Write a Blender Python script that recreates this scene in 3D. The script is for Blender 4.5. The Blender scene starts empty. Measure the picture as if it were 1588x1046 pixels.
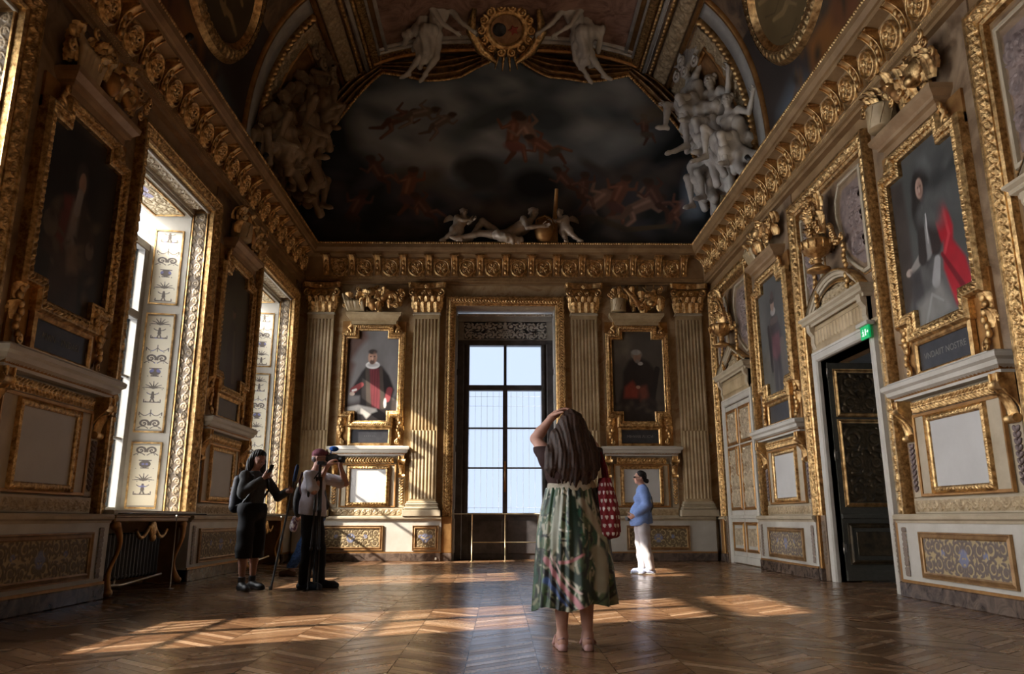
import bpy, math, random
import numpy as np
from mathutils import Vector, Matrix, Euler
PI = math.pi
R = math.radians
random.seed(7)
rng = np.random.default_rng(7)
sc = bpy.context.scene
C = sc.collection

# ------------------------------------------------------------------ camera, world, sun, exposure
cam_d = bpy.data.cameras.new('camera')
cam_d.sensor_width = 36.0
cam_d.lens = 1185.0 / 1588.0 * 36.0
cam_d.clip_end = 400
cam = bpy.data.objects.new('camera', cam_d)
C.objects.link(cam)
cam.location = (0, 0, 0.9)
cam.rotation_euler = Euler((R(90 + 13.38), R(0.0), R(-0.9)), 'XYZ')
sc.camera = cam
sc.view_settings.view_transform = 'Standard'
sc.view_settings.look = 'None'
sc.view_settings.gamma = 1.0
sc.view_settings.exposure = 0.50
sc.cycles.use_denoising = True
sc.cycles.max_bounces = 7
sc.cycles.diffuse_bounces = 2
sc.cycles.glossy_bounces = 4
sc.cycles.transmission_bounces = 4
sc.cycles.transparent_max_bounces = 8
sc.cycles.sample_clamp_indirect = 6.0
sc.cycles.caustics_reflective = False
sc.cycles.caustics_refractive = False

SUN_DIR = Vector((math.cos(R(22)) * math.cos(R(31)), math.sin(R(22)) * math.cos(R(31)), -math.sin(R(31))))
world = bpy.data.worlds.new('sky'); sc.world = world; world.use_nodes = True
wn = world.node_tree; wn.nodes.clear()
wo = wn.nodes.new('ShaderNodeOutputWorld'); wb = wn.nodes.new('ShaderNodeBackground')
tc = wn.nodes.new('ShaderNodeTexCoord'); dp = wn.nodes.new('ShaderNodeVectorMath'); dp.operation = 'DOT_PRODUCT'
dp.inputs[1].default_value = tuple(-SUN_DIR)
mr = wn.nodes.new('ShaderNodeMapRange'); mr.inputs[1].default_value = 0.0; mr.inputs[2].default_value = 0.85
mr.inputs[3].default_value = 0.82; mr.inputs[4].default_value = 11.0
cr = wn.nodes.new('ShaderNodeMapRange'); cr.data_type = 'FLOAT_VECTOR'
cr.inputs[7].default_value = (0.0, 0.0, 0.0); cr.inputs[8].default_value = (0.85, 0.85, 0.85)
cr.inputs[9].default_value = (0.68, 0.80, 1.0); cr.inputs[10].default_value = (1.0, 0.98, 0.95)
wn.links.new(tc.outputs['Generated'], dp.inputs[0]); wn.links.new(dp.outputs['Value'], mr.inputs[0])
wn.links.new(dp.outputs['Value'], cr.inputs[6]); wn.links.new(cr.outputs[1], wb.inputs['Color'])
wn.links.new(mr.outputs[0], wb.inputs['Strength']); wn.links.new(wb.outputs[0], wo.inputs[0])

sun_d = bpy.data.lights.new('sun', 'SUN'); sun_d.energy = 13.0; sun_d.angle = R(0.7); sun_d.color = (1.0, 0.90, 0.76)
sun = bpy.data.objects.new('sun', sun_d); C.objects.link(sun); sun.location = (-30, -5, 20)
sun.rotation_euler = SUN_DIR.to_track_quat('-Z', 'Y').to_euler()

def portal(name, loc, rot, sx, sy):
    d = bpy.data.lights.new(name, 'AREA'); d.shape = 'RECTANGLE'; d.size = sx; d.size_y = sy
    d.cycles.is_portal = True
    o = bpy.data.objects.new(name, d); C.objects.link(o); o.location = loc; o.rotation_euler = rot
    return o

# ------------------------------------------------------------------ dimensions
XC = 0.12                # the gallery's axis
XL, XR = -4.73, 4.97     # side wall planes
YE = 17.42               # end wall plane
YB = -9.0                # back wall
ZC = 6.30                # underside of the entablature
ZV = 7.10                # springing of the vault
LW = [0.34, 5.42, 10.50, 15.55]      # left window centres (Y)
LP = [7.96, 13.02]                   # left piers
RD = [5.60, 10.68, 15.72]            # right door bays
RP = [8.14, 13.20]                   # right piers
for i, y in enumerate(LW + [-4.74]):
    portal('daylight_portal', (XL - 0.85, y, 3.0), (0, R(-90), 0), 4.2, 2.0)
portal('daylight_portal', (XC, YE + 0.75, 3.0), (R(-90), 0, 0), 1.9, 4.2)

# ------------------------------------------------------------------ object helpers
def tag(o, label=None, cat=None, group=None, kind=None):
    if label: o['label'] = label
    if cat: o['category'] = cat
    if group: o['group'] = group
    if kind: o['kind'] = kind
    return o
def empty(name, loc=(0, 0, 0), rz=0.0):
    o = bpy.data.objects.new(name, None); C.objects.link(o); o.location = loc; o.rotation_euler = (0, 0, rz)
    o.empty_display_size = 0.1
    return o
def wall_at(side, c):
    """location and rotation of a module on a wall: local x runs left to right, local -y into the room"""
    if side == 'end': return (XC + c, YE, 0), 0.0
    if side == 'right': return (XR, c, 0), R(-90)
    return (XL, c, 0), R(90)
def module(name, side, c):
    l, r = wall_at(side, c); return empty(name, l, r)
def copy_tree(o, parent=None):
    c = o.copy(); C.objects.link(c); c.parent = parent
    for ch in list(o.children): copy_tree(ch, c)
    return c

def link_mesh(name, me, mats=None, parent=None):
    o = bpy.data.objects.new(name, me); C.objects.link(o)
    if mats is not None:
        for m in (mats if isinstance(mats, (list, tuple)) else [mats]): me.materials.append(m)
    if parent is not None: o.parent = parent
    return o
def np_mesh(name, V, F, smooth=False, cols=None, midx=None):
    """V (n,3) array, F (m,4) or (m,3) array"""
    V = np.asarray(V, dtype=np.float32); F = np.asarray(F, dtype=np.int32)
    me = bpy.data.meshes.new(name); k = F.shape[1]
    me.vertices.add(len(V)); me.vertices.foreach_set('co', V.ravel())
    me.loops.add(F.size); me.loops.foreach_set('vertex_index', F.ravel())
    me.polygons.add(len(F)); me.polygons.foreach_set('loop_start', np.arange(0, F.size, k, dtype=np.int32))
    me.polygons.foreach_set('loop_total', np.full(len(F), k, dtype=np.int32))
    if smooth: me.polygons.foreach_set('use_smooth', np.ones(len(F), dtype=bool))
    if midx is not None: me.polygons.foreach_set('material_index', np.asarray(midx, dtype=np.int32))
    me.update(calc_edges=True); me.validate()
    if cols is not None:
        ca = me.color_attributes.new('Col', 'FLOAT_COLOR', 'POINT')
        cc = np.ones((len(V), 4), dtype=np.float32); cc[:, :cols.shape[1]] = cols
        ca.data.foreach_set('color', cc.ravel())
    return me

class MB:
    """collects shapes and links them as one mesh object"""
    def __init__(s): s.v = []; s.f = []; s.sm = []; s.mi = []; s.n = 0
    def add(s, V, F, smooth=False, mi=0):
        V = np.asarray(V, dtype=float).reshape(-1, 3)
        s.v.append(V); n = s.n
        for f in F: s.f.append([int(i) + n for i in f])
        s.sm += [smooth] * len(F); s.mi += [mi] * len(F); s.n += len(V)
        return s
    def box(s, x0, x1, y0, y1, z0, z1, mi=0, b=0.0):
        x0, x1 = min(x0, x1), max(x0, x1); y0, y1 = min(y0, y1), max(y0, y1); z0, z1 = min(z0, z1), max(z0, z1)
        if b > 0:
            b = min(b, (x1 - x0) * .45, (y1 - y0) * .45, (z1 - z0) * .45)
            return s.add(*_bevbox(x0, x1, y0, y1, z0, z1, b), mi=mi)
        V = [(x, y, z) for z in (z0, z1) for y in (y0, y1) for x in (x0, x1)]
        F = [(0, 2, 3, 1), (4, 5, 7, 6), (0, 1, 5, 4), (2, 6, 7, 3), (0, 4, 6, 2), (1, 3, 7, 5)]
        return s.add(V, F, mi=mi)
    def prism(s, pts, y0, y1, mi=0, plane='xz'):
        n = len(pts)
        mp = {'xz': lambda p, e: (p[0], e, p[1]), 'xy': lambda p, e: (p[0], p[1], e), 'yz': lambda p, e: (e, p[0], p[1])}[plane]
        V = [mp(p, y0) for p in pts] + [mp(p, y1) for p in pts]
        F = [tuple(range(n)), tuple(range(2 * n - 1, n - 1, -1))] + [(i, (i + 1) % n, n + (i + 1) % n, n + i) for i in range(n)]
        return s.add(V, F, mi=mi)
    def grid(s, G, smooth=True, mi=0, cu=False, cv=False):
        G = np.asarray(G, dtype=float); a, b = G.shape[:2]
        I = np.arange(a * b).reshape(a, b); F = []
        ra = range(a if cu else a - 1); rb = range(b if cv else b - 1)
        for i in ra:
            for j in rb:
                F.append((I[i, j], I[i, (j + 1) % b], I[(i + 1) % a, (j + 1) % b], I[(i + 1) % a, j]))
        return s.add(G.reshape(-1, 3), F, smooth=smooth, mi=mi)
    def lathe(s, prof, cx=0, cy=0, cz=0, n=20, mi=0, smooth=True, sx=1.0, sy=1.0):
        A = np.linspace(0, 2 * PI, n, endpoint=False)
        G = np.array([[(cx + r * math.cos(a) * sx, cy + r * math.sin(a) * sy, cz + z) for a in A] for r, z in prof])
        return s.grid(G, smooth, mi, cv=True)
    def tube(s, pts, r, n=8, mi=0, smooth=True, caps=True):
        P = [Vector(p) for p in pts]; m = len(P)
        rr = r if isinstance(r, (list, tuple, np.ndarray)) else [r] * m
        G = []; up = Vector((0.013, 0.021, 1.0))
        t0 = (P[1] - P[0]).normalized(); side = t0.cross(up)
        if side.length < 1e-3: side = t0.cross(Vector((1, 0, 0)))
        side.normalize()
        for i in range(m):
            t = (P[min(i + 1, m - 1)] - P[max(i - 1, 0)])
            t = t.normalized() if t.length > 1e-9 else t0
            side = (side - t * side.dot(t))
            side = side.normalized() if side.length > 1e-6 else t.orthogonal().normalized()
            w = t.cross(side)
            G.append([tuple(P[i] + (side * math.cos(2 * PI * k / n) + w * math.sin(2 * PI * k / n)) * rr[i]) for k in range(n)])
        s.grid(G, smooth, mi, cv=True)
        if caps:
            base = s.n - m * n
            s.f.append([base + k for k in range(n)]); s.f.append([base + (m - 1) * n + k for k in range(n - 1, -1, -1)])
            s.sm += [False, False]; s.mi += [mi, mi]
        return s
    def ell(s, c, r, nu=12, nv=8, mi=0, rot=None):
        G = []
        for i in range(nv + 1):
            th = PI * i / nv
            th = min(max(th, 0.02), PI - 0.02)
            G.append([(math.sin(th) * math.cos(2 * PI * k / nu) * r[0], math.sin(th) * math.sin(2 * PI * k / nu) * r[1], math.cos(th) * r[2]) for k in range(nu)])
        G = np.array(G)
        if rot is not None: G = G @ np.array(Euler(rot).to_matrix()).T
        return s.grid(G + np.array(c), True, mi, cv=True)
    def xform(s, M):
        M = np.array(M); s.v = [np.c_[v, np.ones(len(v))] @ M[:3].T for v in s.v]; return s
    def build(s, name, mats, parent=None, me_only=False):
        me = bpy.data.meshes.new(name)
        V = np.concatenate(s.v)
        me.from_pydata(V.tolist(), [], s.f)
        me.polygons.foreach_set('use_smooth', np.array(s.sm, dtype=bool))
        me.polygons.foreach_set('material_index', np.array(s.mi, dtype=np.int32))
        me.update()
        return link_mesh(name, me, mats, parent)

def _bevbox(x0, x1, y0, y1, z0, z1, b):
    X = (x0, x1); Y = (y0, y1); Z = (z0, z1); V = []; idx = {}
    for i in (0, 1):
        for j in (0, 1):
            for k in (0, 1):
                sx, sy, sz = (1 - 2 * i) * b, (1 - 2 * j) * b, (1 - 2 * k) * b
                for a, o in enumerate(((0, sy, sz), (sx, 0, sz), (sx, sy, 0))):
                    idx[(i, j, k, a)] = len(V); V.append((X[i] + o[0], Y[j] + o[1], Z[k] + o[2]))
    q = idx; F = []
    for i in (0, 1): F.append([q[(i, 0, 0, 0)], q[(i, 1, 0, 0)], q[(i, 1, 1, 0)], q[(i, 0, 1, 0)]][::1 if i == 0 else -1][::-1])
    for j in (0, 1): F.append([q[(0, j, 0, 1)], q[(1, j, 0, 1)], q[(1, j, 1, 1)], q[(0, j, 1, 1)]][::1 if j == 0 else -1])
    for k in (0, 1): F.append([q[(0, 0, k, 2)], q[(1, 0, k, 2)], q[(1, 1, k, 2)], q[(0, 1, k, 2)]][::1 if k == 1 else -1])
    for i in (0, 1):
        for j in (0, 1): F.append([q[(i, j, 0, 0)], q[(i, j, 1, 0)], q[(i, j, 1, 1)], q[(i, j, 0, 1)]])
    for i in (0, 1):
        for k in (0, 1): F.append([q[(i, 0, k, 0)], q[(i, 1, k, 0)], q[(i, 1, k, 2)], q[(i, 0, k, 2)]])
    for j in (0, 1):
        for k in (0, 1): F.append([q[(0, j, k, 1)], q[(1, j, k, 1)], q[(1, j, k, 2)], q[(0, j, k, 2)]])
    for i in (0, 1):
        for j in (0, 1):
            for k in (0, 1): F.append([q[(i, j, k, 0)], q[(i, j, k, 1)], q[(i, j, k, 2)]])
    return V, F

# ------------------------------------------------------------------ materials
def new_mat(name):
    m = bpy.data.materials.new(name); m.use_nodes = True
    return m, m.node_tree, m.node_tree.nodes['Principled BSDF']
def nd(nt, t, **kw):
    n = nt.nodes.new(t)
    for k, v in kw.items(): setattr(n, k, v)
    return n
def coords(nt, obj=True):
    return nd(nt, 'ShaderNodeTexCoord').outputs['Object']
def noise(nt, scale, detail=4, rough=.6, vec=None, dist=0.0):
    n = nd(nt, 'ShaderNodeTexNoise'); n.inputs['Scale'].default_value = scale; n.inputs['Detail'].default_value = detail
    n.inputs['Roughness'].default_value = rough; n.inputs['Distortion'].default_value = dist
    nt.links.new(vec if vec is not None else coords(nt), n.inputs['Vector']); return n.outputs['Fac']
def ramp(nt, fac, stops):
    n = nd(nt, 'ShaderNodeValToRGB'); e = n.color_ramp.elements
    while len(e) > 1: e.remove(e[0])
    e[0].position = stops[0][0]; e[0].color = (*stops[0][1], 1)
    for p, c in stops[1:]:
        k = e.new(p); k.color = (*c, 1)
    nt.links.new(fac, n.inputs[0]); return n.outputs[0]
def bump(nt, b, h, strength, dist=0.01):
    n = nd(nt, 'ShaderNodeBump'); n.inputs['Strength'].default_value = strength; n.inputs['Distance'].default_value = dist
    nt.links.new(h, n.inputs['Height']); nt.links.new(n.outputs[0], b.inputs['Normal']); return n
def mat_noise(name, c0, c1, scale=6, rough=.6, metal=0.0, bmp=0.0, bscale=60, bdist=.01, spec=.5, detail=5, r1=None, p0=.35, p1=.65, dist=0.0):
    m, nt, b = new_mat(name)
    f = noise(nt, scale, detail, dist=dist)
    nt.links.new(ramp(nt, f, [(p0, c0), (p1, c1)]), b.inputs['Base Color'])
    b.inputs['Roughness'].default_value = rough; b.inputs['Metallic'].default_value = metal
    b.inputs['Specular IOR Level'].default_value = spec
    if r1 is not None:
        q = nd(nt, 'ShaderNodeMapRange'); q.inputs[3].default_value = rough; q.inputs[4].default_value = r1
        nt.links.new(noise(nt, scale * 2.3, 3), q.inputs[0]); nt.links.new(q.outputs[0], b.inputs['Roughness'])
    if bmp: bump(nt, b, noise(nt, bscale, 4), bmp, bdist)
    return m
def mat_attr(name, rough=.7, bmp=0.0, bscale=80, metal=0.0, spec=.4, coat=0.0):
    m, nt, b = new_mat(name)
    a = nd(nt, 'ShaderNodeVertexColor'); a.layer_name = 'Col'
    nt.links.new(a.outputs['Color'], b.inputs['Base Color'])
    b.inputs['Roughness'].default_value = rough; b.inputs['Metallic'].default_value = metal
    b.inputs['Specular IOR Level'].default_value = spec; b.inputs['Coat Weight'].default_value = coat
    if bmp: bump(nt, b, noise(nt, bscale, 4), bmp, .004)
    return m

M = {}
M['gold'] = mat_noise('gilding', (0.30, 0.155, 0.055), (0.86, 0.57, 0.25), 9, .24, .92, .55, 130, .006, r1=.5)
M['gold_carved'] = mat_noise('carved_gilding', (0.27, 0.145, 0.05), (0.84, 0.56, 0.25), 18, .22, .9, .5, 90, .008, r1=.42)
M['gold_plain'] = mat_noise('plain_gilding', (0.30, 0.14, 0.045), (0.48, 0.26, 0.09), 5, .38, .75, .3, 60, .004, r1=.6)
M['cream'] = mat_noise('cream_paint', (0.40, 0.32, 0.21), (0.52, 0.43, 0.30), 3, .55, 0, .15, 30, .004)
M['white'] = mat_noise('white_paint', (0.47, 0.43, 0.36), (0.57, 0.53, 0.46), 2.5, .5, 0, .08, 30, .003)
M['blank'] = mat_noise('blank_panel', (0.50, 0.48, 0.45), (0.58, 0.56, 0.53), 1.5, .6)
M['ochre'] = mat_noise('ochre_stone', (0.23, 0.13, 0.055), (0.38, 0.235, 0.11), 2.2, .45, .15, .15, 40, .004, dist=.6)
M['shade_wood'] = mat_noise('grey_wood', (0.30, 0.28, 0.25), (0.38, 0.36, 0.32), 5, .45)
M['plinth'] = mat_noise('plinth_marble', (0.035, 0.022, 0.017), (0.17, 0.12, 0.09), 5, .25, 0, 0, dist=1.5)
M['dark'] = mat_noise('dark_slate', (0.018, 0.018, 0.022), (0.035, 0.034, 0.038), 8, .45)
M['black'] = mat_noise('black', (0.010, 0.010, 0.011), (0.02, 0.02, 0.022), 8, .5)
M['window_wood'] = mat_noise('window_wood', (0.05, 0.045, 0.045), (0.09, 0.08, 0.08), 6, .4)
M['metal'] = mat_noise('brushed_metal', (0.45, 0.42, 0.38), (0.6, 0.57, 0.5), 10, .3, .9)
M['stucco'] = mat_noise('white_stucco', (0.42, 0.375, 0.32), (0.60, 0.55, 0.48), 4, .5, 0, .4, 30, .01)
M['painted'] = mat_attr('painted_panel', .6, .25, 60)
M['canvas'] = mat_attr('oil_canvas', .42, .35, 45, spec=.35)
M['relief'] = mat_attr('painted_relief', .5, .3, 60, spec=.5)
m, nt, b = new_mat('marble')                     # veined wall marble
vec = coords(nt)
f1 = noise(nt, 1.3, 8, .65, vec, 1.8)
nt.links.new(ramp(nt, f1, [(.28, (.24, .13, .05)), (.43, (.42, .28, .14)), (.55, (.50, .36, .21)), (.62, (.34, .19, .08)), (.75, (.50, .38, .24))]), b.inputs['Base Color'])
b.inputs['Roughness'].default_value = .28
M['marble'] = m
m, nt, b = new_mat('window_glass')
nt.nodes.remove(b)
tr = nd(nt, 'ShaderNodeBsdfTransparent'); tr.inputs[0].default_value = (.97, .98, 1, 1)
gl = nd(nt, 'ShaderNodeBsdfGlossy'); gl.inputs['Roughness'].default_value = .03
mx = nd(nt, 'ShaderNodeMixShader'); fr = nd(nt, 'ShaderNodeFresnel'); fr.inputs[0].default_value = 1.3
nt.links.new(fr.outputs[0], mx.inputs[0]); nt.links.new(tr.outputs[0], mx.inputs[1]); nt.links.new(gl.outputs[0], mx.inputs[2])
nt.links.new(mx.outputs[0], nt.nodes['Material Output'].inputs[0]); M['glass'] = m
def mat_flat(name, c, rough=.7, spec=.4, var=.15, scale=20, bmp=0.0, bscale=120, metal=0.0):
    c0 = tuple(max(0, x * (1 - var)) for x in c); c1 = tuple(min(1, x * (1 + var)) for x in c)
    return mat_noise(name, c0, c1, scale, rough, metal, bmp, bscale, .004, spec)
def mat_emit(name, c, s):
    m, nt, b = new_mat(name); b.inputs['Base Color'].default_value = (*c, 1)
    b.inputs['Emission Color'].default_value = (*c, 1); b.inputs['Emission Strength'].default_value = s; return m

# ------------------------------------------------------------------ ornament rasters
def raster(w, h): return np.zeros((h, w))
def splat(H, px, py, r, amp=1.0, wrap=False):
    """stamp round ridges along points (pixel units)"""
    h, w = H.shape
    px = np.atleast_1d(px); py = np.atleast_1d(py); n_ = max(len(px), len(py)); px = np.broadcast_to(px, n_); py = np.broadcast_to(py, n_); r = np.broadcast_to(r, n_); am = np.broadcast_to(amp, n_)
    for x, y, q, ap in zip(px, py, r, am):
        q = float(q)
        i0 = int(math.floor(y - q)); i1 = int(math.ceil(y + q)) + 1; j0 = int(math.floor(x - q)); j1 = int(math.ceil(x + q)) + 1
        ii = np.arange(max(i0, 0), min(i1, h))
        jj = np.arange(j0, j1)
        if not wrap: jj = jj[(jj >= 0) & (jj < w)]
        if len(ii) == 0 or len(jj) == 0: continue
        d2 = ((ii[:, None] - y) ** 2 + (jj[None, :] - x) ** 2) / (q * q)
        v = np.sqrt(np.clip(1 - d2, 0, 1)) * ap
        jm = jj % w
        H[np.ix_(ii, jm)] = np.maximum(H[np.ix_(ii, jm)], v)
def spiral(cx, cy, r, turns, a0, sgn=1, n=60):
    t = np.linspace(0, 1, n); a = a0 + sgn * turns * 2 * PI * t; q = r * (1 - t) ** 0.8
    return cx + q * np.cos(a), cy + q * np.sin(a)
def tile_rinceau(n=64):
    H = raster(2 * n, n); u = np.linspace(0, 2 * n, 160, endpoint=False)
    splat(H, u, n / 2 + n * .30 * np.sin(u / (2 * n) * 2 * PI), n * .05, .9, True)
    for k, s in ((0, 1), (1, -1)):
        cx = n * (.5 + k); cy = n / 2 - s * n * .02
        x, y = spiral(cx, cy, n * .34, 1.6, -s * PI / 2 * 1.0, s); splat(H, x, y, np.linspace(n * .07, n * .045, len(x)), 1, True)
        splat(H, [cx], [cy], n * .11, 1, True)
        for a in np.linspace(0, 2 * PI, 7)[:-1]:
            splat(H, cx + np.linspace(.14, .24, 5) * n * math.cos(a), cy + np.linspace(.14, .24, 5) * n * math.sin(a), n * .045, .8, True)
        for a in (-.9, -.3, .4, 1.0):
            t = np.linspace(0, 1, 8)
            splat(H, cx + n * (.42 + .1 * t) * math.sin(a) , cy + s * n * (.30 + .16 * t) * math.cos(a), n * .05 * (1.2 - t * .6), .8, True)
    return H
def tile_guilloche(n=48):
    H = raster(2 * n, n); u = np.linspace(0, 2 * n, 200, endpoint=False)
    for s in (1, -1): splat(H, u, n / 2 + s * n * .38 * np.sin(u / (2 * n) * 2 * PI), n * .055, 1, True)
    for k in (0, 1):
        cx = n * (.5 + k); splat(H, [cx], [n / 2], n * .12, 1, True)
        for a in np.linspace(0, 2 * PI, 9)[:-1]: splat(H, [cx + n * .2 * math.cos(a)], [n / 2 + n * .2 * math.sin(a)], n * .07, .85, True)
    return H
def tile_leaf(n=48):
    H = raster(n, n); t = np.linspace(0, 1, 20)
    for s in (1, -1):
        for k in range(2):
            splat(H, n * (.12 + k / 2 + .42 * t), n / 2 + s * n * (.12 + .33 * t ** 1.2), n * (.105 * (1.1 - t * .65)), 1 - .25 * t, True)
        splat(H, [n * .06, n * .56], [n / 2 + s * n * .40], n * .07, .8, True)
    splat(H, np.linspace(0, n, 30, endpoint=False), np.full(30, n / 2), n * .06, .9, True)
    return H
def tile_egg(n=32):
    H = raster(n, n)
    y, x = np.mgrid[0:n, 0:n] / n
    e = np.clip(1 - ((x - .5) / .32) ** 2 - ((y - .5) / .42) ** 2, 0, 1) ** .5
    ring = np.clip(1 - (np.abs(np.hypot((x - .5) / .44, (y - .45) / .52) - .95) / .12) ** 2, 0, 1) * .6
    d = np.clip(1 - (np.minimum(x, 1 - x) / .05) ** 2, 0, 1) * .7
    return np.maximum(np.maximum(e, ring), d)
def tile_bead(n=24):
    y, x = np.mgrid[0:n, 0:n] / n
    return np.clip(1 - ((x - .5) / .45) ** 2 - ((y - .5) / .5) ** 2, 0, 1) ** .5
def tile_flute(n=24):
    y, x = np.mgrid[0:n, 0:n] / n
    return np.clip(np.abs(np.sin(x * PI)), 0, 1) ** .6 * np.clip(np.minimum(y, 1 - y) * 8, 0, 1)
TILE = dict(rin=(tile_rinceau(), 2.0), gui=(tile_guilloche(), 2.0), leaf=(tile_leaf(), 1.0), egg=(tile_egg(), 1.0), bead=(tile_bead(), 1.0), flute=(tile_flute(), .45))
def sample(H, u, v):
    h, w = H.shape; x = (u % 1.0) * w; y = np.clip(v, 0, 1) * (h - 1.001)
    x0 = np.floor(x).astype(int) % w; y0 = np.floor(y).astype(int); fx = x - np.floor(x); fy = y - y0
    x1 = (x0 + 1) % w; y1 = np.minimum(y0 + 1, h - 1)
    return (H[y0, x0] * (1 - fx) + H[y0, x1] * fx) * (1 - fy) + (H[y1, x0] * (1 - fx) + H[y1, x1] * fx) * fy

def sweep(name, path, prof, mat, parent=None, closed=False, plane='xz', bands=(), res=.011, caps=False, smooth=False, flip=1, off=0.0):
    """sweep a profile along a mitred 2-D path.  prof: [(w, e)] w = offset to the right of the path direction, e = out of the plane.
    bands: [(i, tilename, amp)]: segment i of the profile is carved with a tile"""
    P = np.array(path, dtype=float); n = len(P); segs = n if closed else n - 1
    D = np.array([(P[(i + 1) % n] - P[i]) / np.linalg.norm(P[(i + 1) % n] - P[i]) for i in range(segs)])
    Nn = np.stack([D[:, 1], -D[:, 0]], 1) * flip
    mit = []
    for i in range(n):
        if closed: a, b2 = Nn[i - 1], Nn[i]
        elif i == 0: a = b2 = Nn[0]
        elif i == n - 1: a = b2 = Nn[-1]
        else: a, b2 = Nn[i - 1], Nn[i]
        mit.append((a + b2) / max(1 + a @ b2, .15))
    mit = np.array(mit); bd = {i: (t, am) for i, t, am in bands}
    Vs = []; Fs = []; base = 0
    def emit(G):
        nonlocal base
        a, b2 = G.shape[:2]; I = np.arange(a * b2).reshape(a, b2) + base
        Vs.append(G.reshape(-1, 3)); Fs.append(np.stack([I[:-1, :-1], I[:-1, 1:], I[1:, 1:], I[1:, :-1]], -1).reshape(-1, 4)); base += a * b2
    def to3(p2, e):
        e = np.broadcast_to(e, p2.shape[:-1])
        if plane == 'xz': return np.stack([p2[..., 0], -e, p2[..., 1]], -1)
        if plane == 'yz': return np.stack([e, p2[..., 0], p2[..., 1]], -1)
        return np.stack([p2[..., 0], p2[..., 1], e], -1)
    dist = 0.0
    for i in range(segs):
        A, B = P[i], P[(i + 1) % n]; mA, mB = mit[i], mit[(i + 1) % n]; L = np.linalg.norm(B - A)
        for k in range(len(prof) - 1):
            (w0, e0), (w1, e1) = prof[k], prof[k + 1]
            wd = math.hypot(w1 - w0, e1 - e0)
            if k in bd and L > .02:
                tn, am = bd[k]; H, asp = TILE[tn]
                nu = max(2, int(L / res * 1.15) + 1); nv = max(8, int(wd / res * 1.5) + 1)
                t = np.linspace(0, 1, nu)[:, None]; v = np.linspace(0, 1, nv)[None, :]
                w = w0 + (w1 - w0) * v; e = e0 + (e1 - e0) * v
                per = wd * asp; cnt = max(1, round(L / per))
                h = sample(H, t * cnt + 0 * v, v + 0 * t) * am * np.clip(np.minimum(v, 1 - v) * 12, 0, 1)
                h = h * np.clip(np.minimum(t, 1 - t) * L / .015, 0, 1)
                nw, ne = -(e1 - e0) / wd, (w1 - w0) / wd
                if ne < 0 or (ne == 0 and nw < 0): nw, ne = -nw, -ne
                w = w + h * nw; e = e + h * ne
                Aw = A[None, None] + w[..., None] * mA; Bw = B[None, None] + w[..., None] * mB
                emit(to3(Aw + (Bw - Aw) * t[..., None], e))
            else:
                w = np.array([[w0, w1], [w0, w1]]); e = np.array([[e0, e1], [e0, e1]])
                p = np.stack([np.stack([A + w0 * mA, A + w1 * mA]), np.stack([B + w0 * mB, B + w1 * mB])])
                emit(to3(p, e))
        dist += L
    F = np.concatenate(Fs)
    me = np_mesh(name, np.concatenate(Vs), F, smooth=smooth)
    if caps and not closed:
        pass
    return link_mesh(name, me, mat, parent)

def relief(name, x0, x1, z0, z1, H, mat, parent=None, d0=0.0, amp=.02, c0=None, c1=None, res=.012, cols=None, tint=None):
    """flat carved or painted panel in the local xz plane standing d0 in front of the wall"""
    nx = max(4, int((x1 - x0) / res)); nz = max(4, int((z1 - z0) / res))
    X = np.linspace(0, 1, nx); Z = np.linspace(0, 1, nz)
    gx, gz = np.meshgrid(X, Z)
    h = sample(H, np.clip(gx, 0, .9999), 1 - gz) if H is not None else np.zeros_like(gx)
    V = np.stack([x0 + gx * (x1 - x0), -(d0 + h * amp), z0 + gz * (z1 - z0)], -1)
    I = np.arange(nx * nz).reshape(nz, nx)
    F = np.stack([I[:-1, :-1], I[:-1, 1:], I[1:, 1:], I[1:, :-1]], -1).reshape(-1, 4)
    cc = None
    if c0 is not None:
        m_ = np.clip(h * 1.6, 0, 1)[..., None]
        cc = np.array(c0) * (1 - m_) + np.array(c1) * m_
        if tint is not None:
            tm, tcol = tint; q = sample(tm, np.clip(gx, 0, .9999), 1 - gz)[..., None]
            cc = cc * (1 - q) + np.array(tcol) * q
        cc = cc.reshape(-1, 3)
    if cols is not None:
        cc = np.stack([sample(cols[..., k], np.clip(gx, 0, .9999), 1 - gz) for k in range(3)], -1).reshape(-1, 3)
    me = np_mesh(name, V.reshape(-1, 3), F, smooth=True, cols=cc)
    return link_mesh(name, me, mat, parent)

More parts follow.
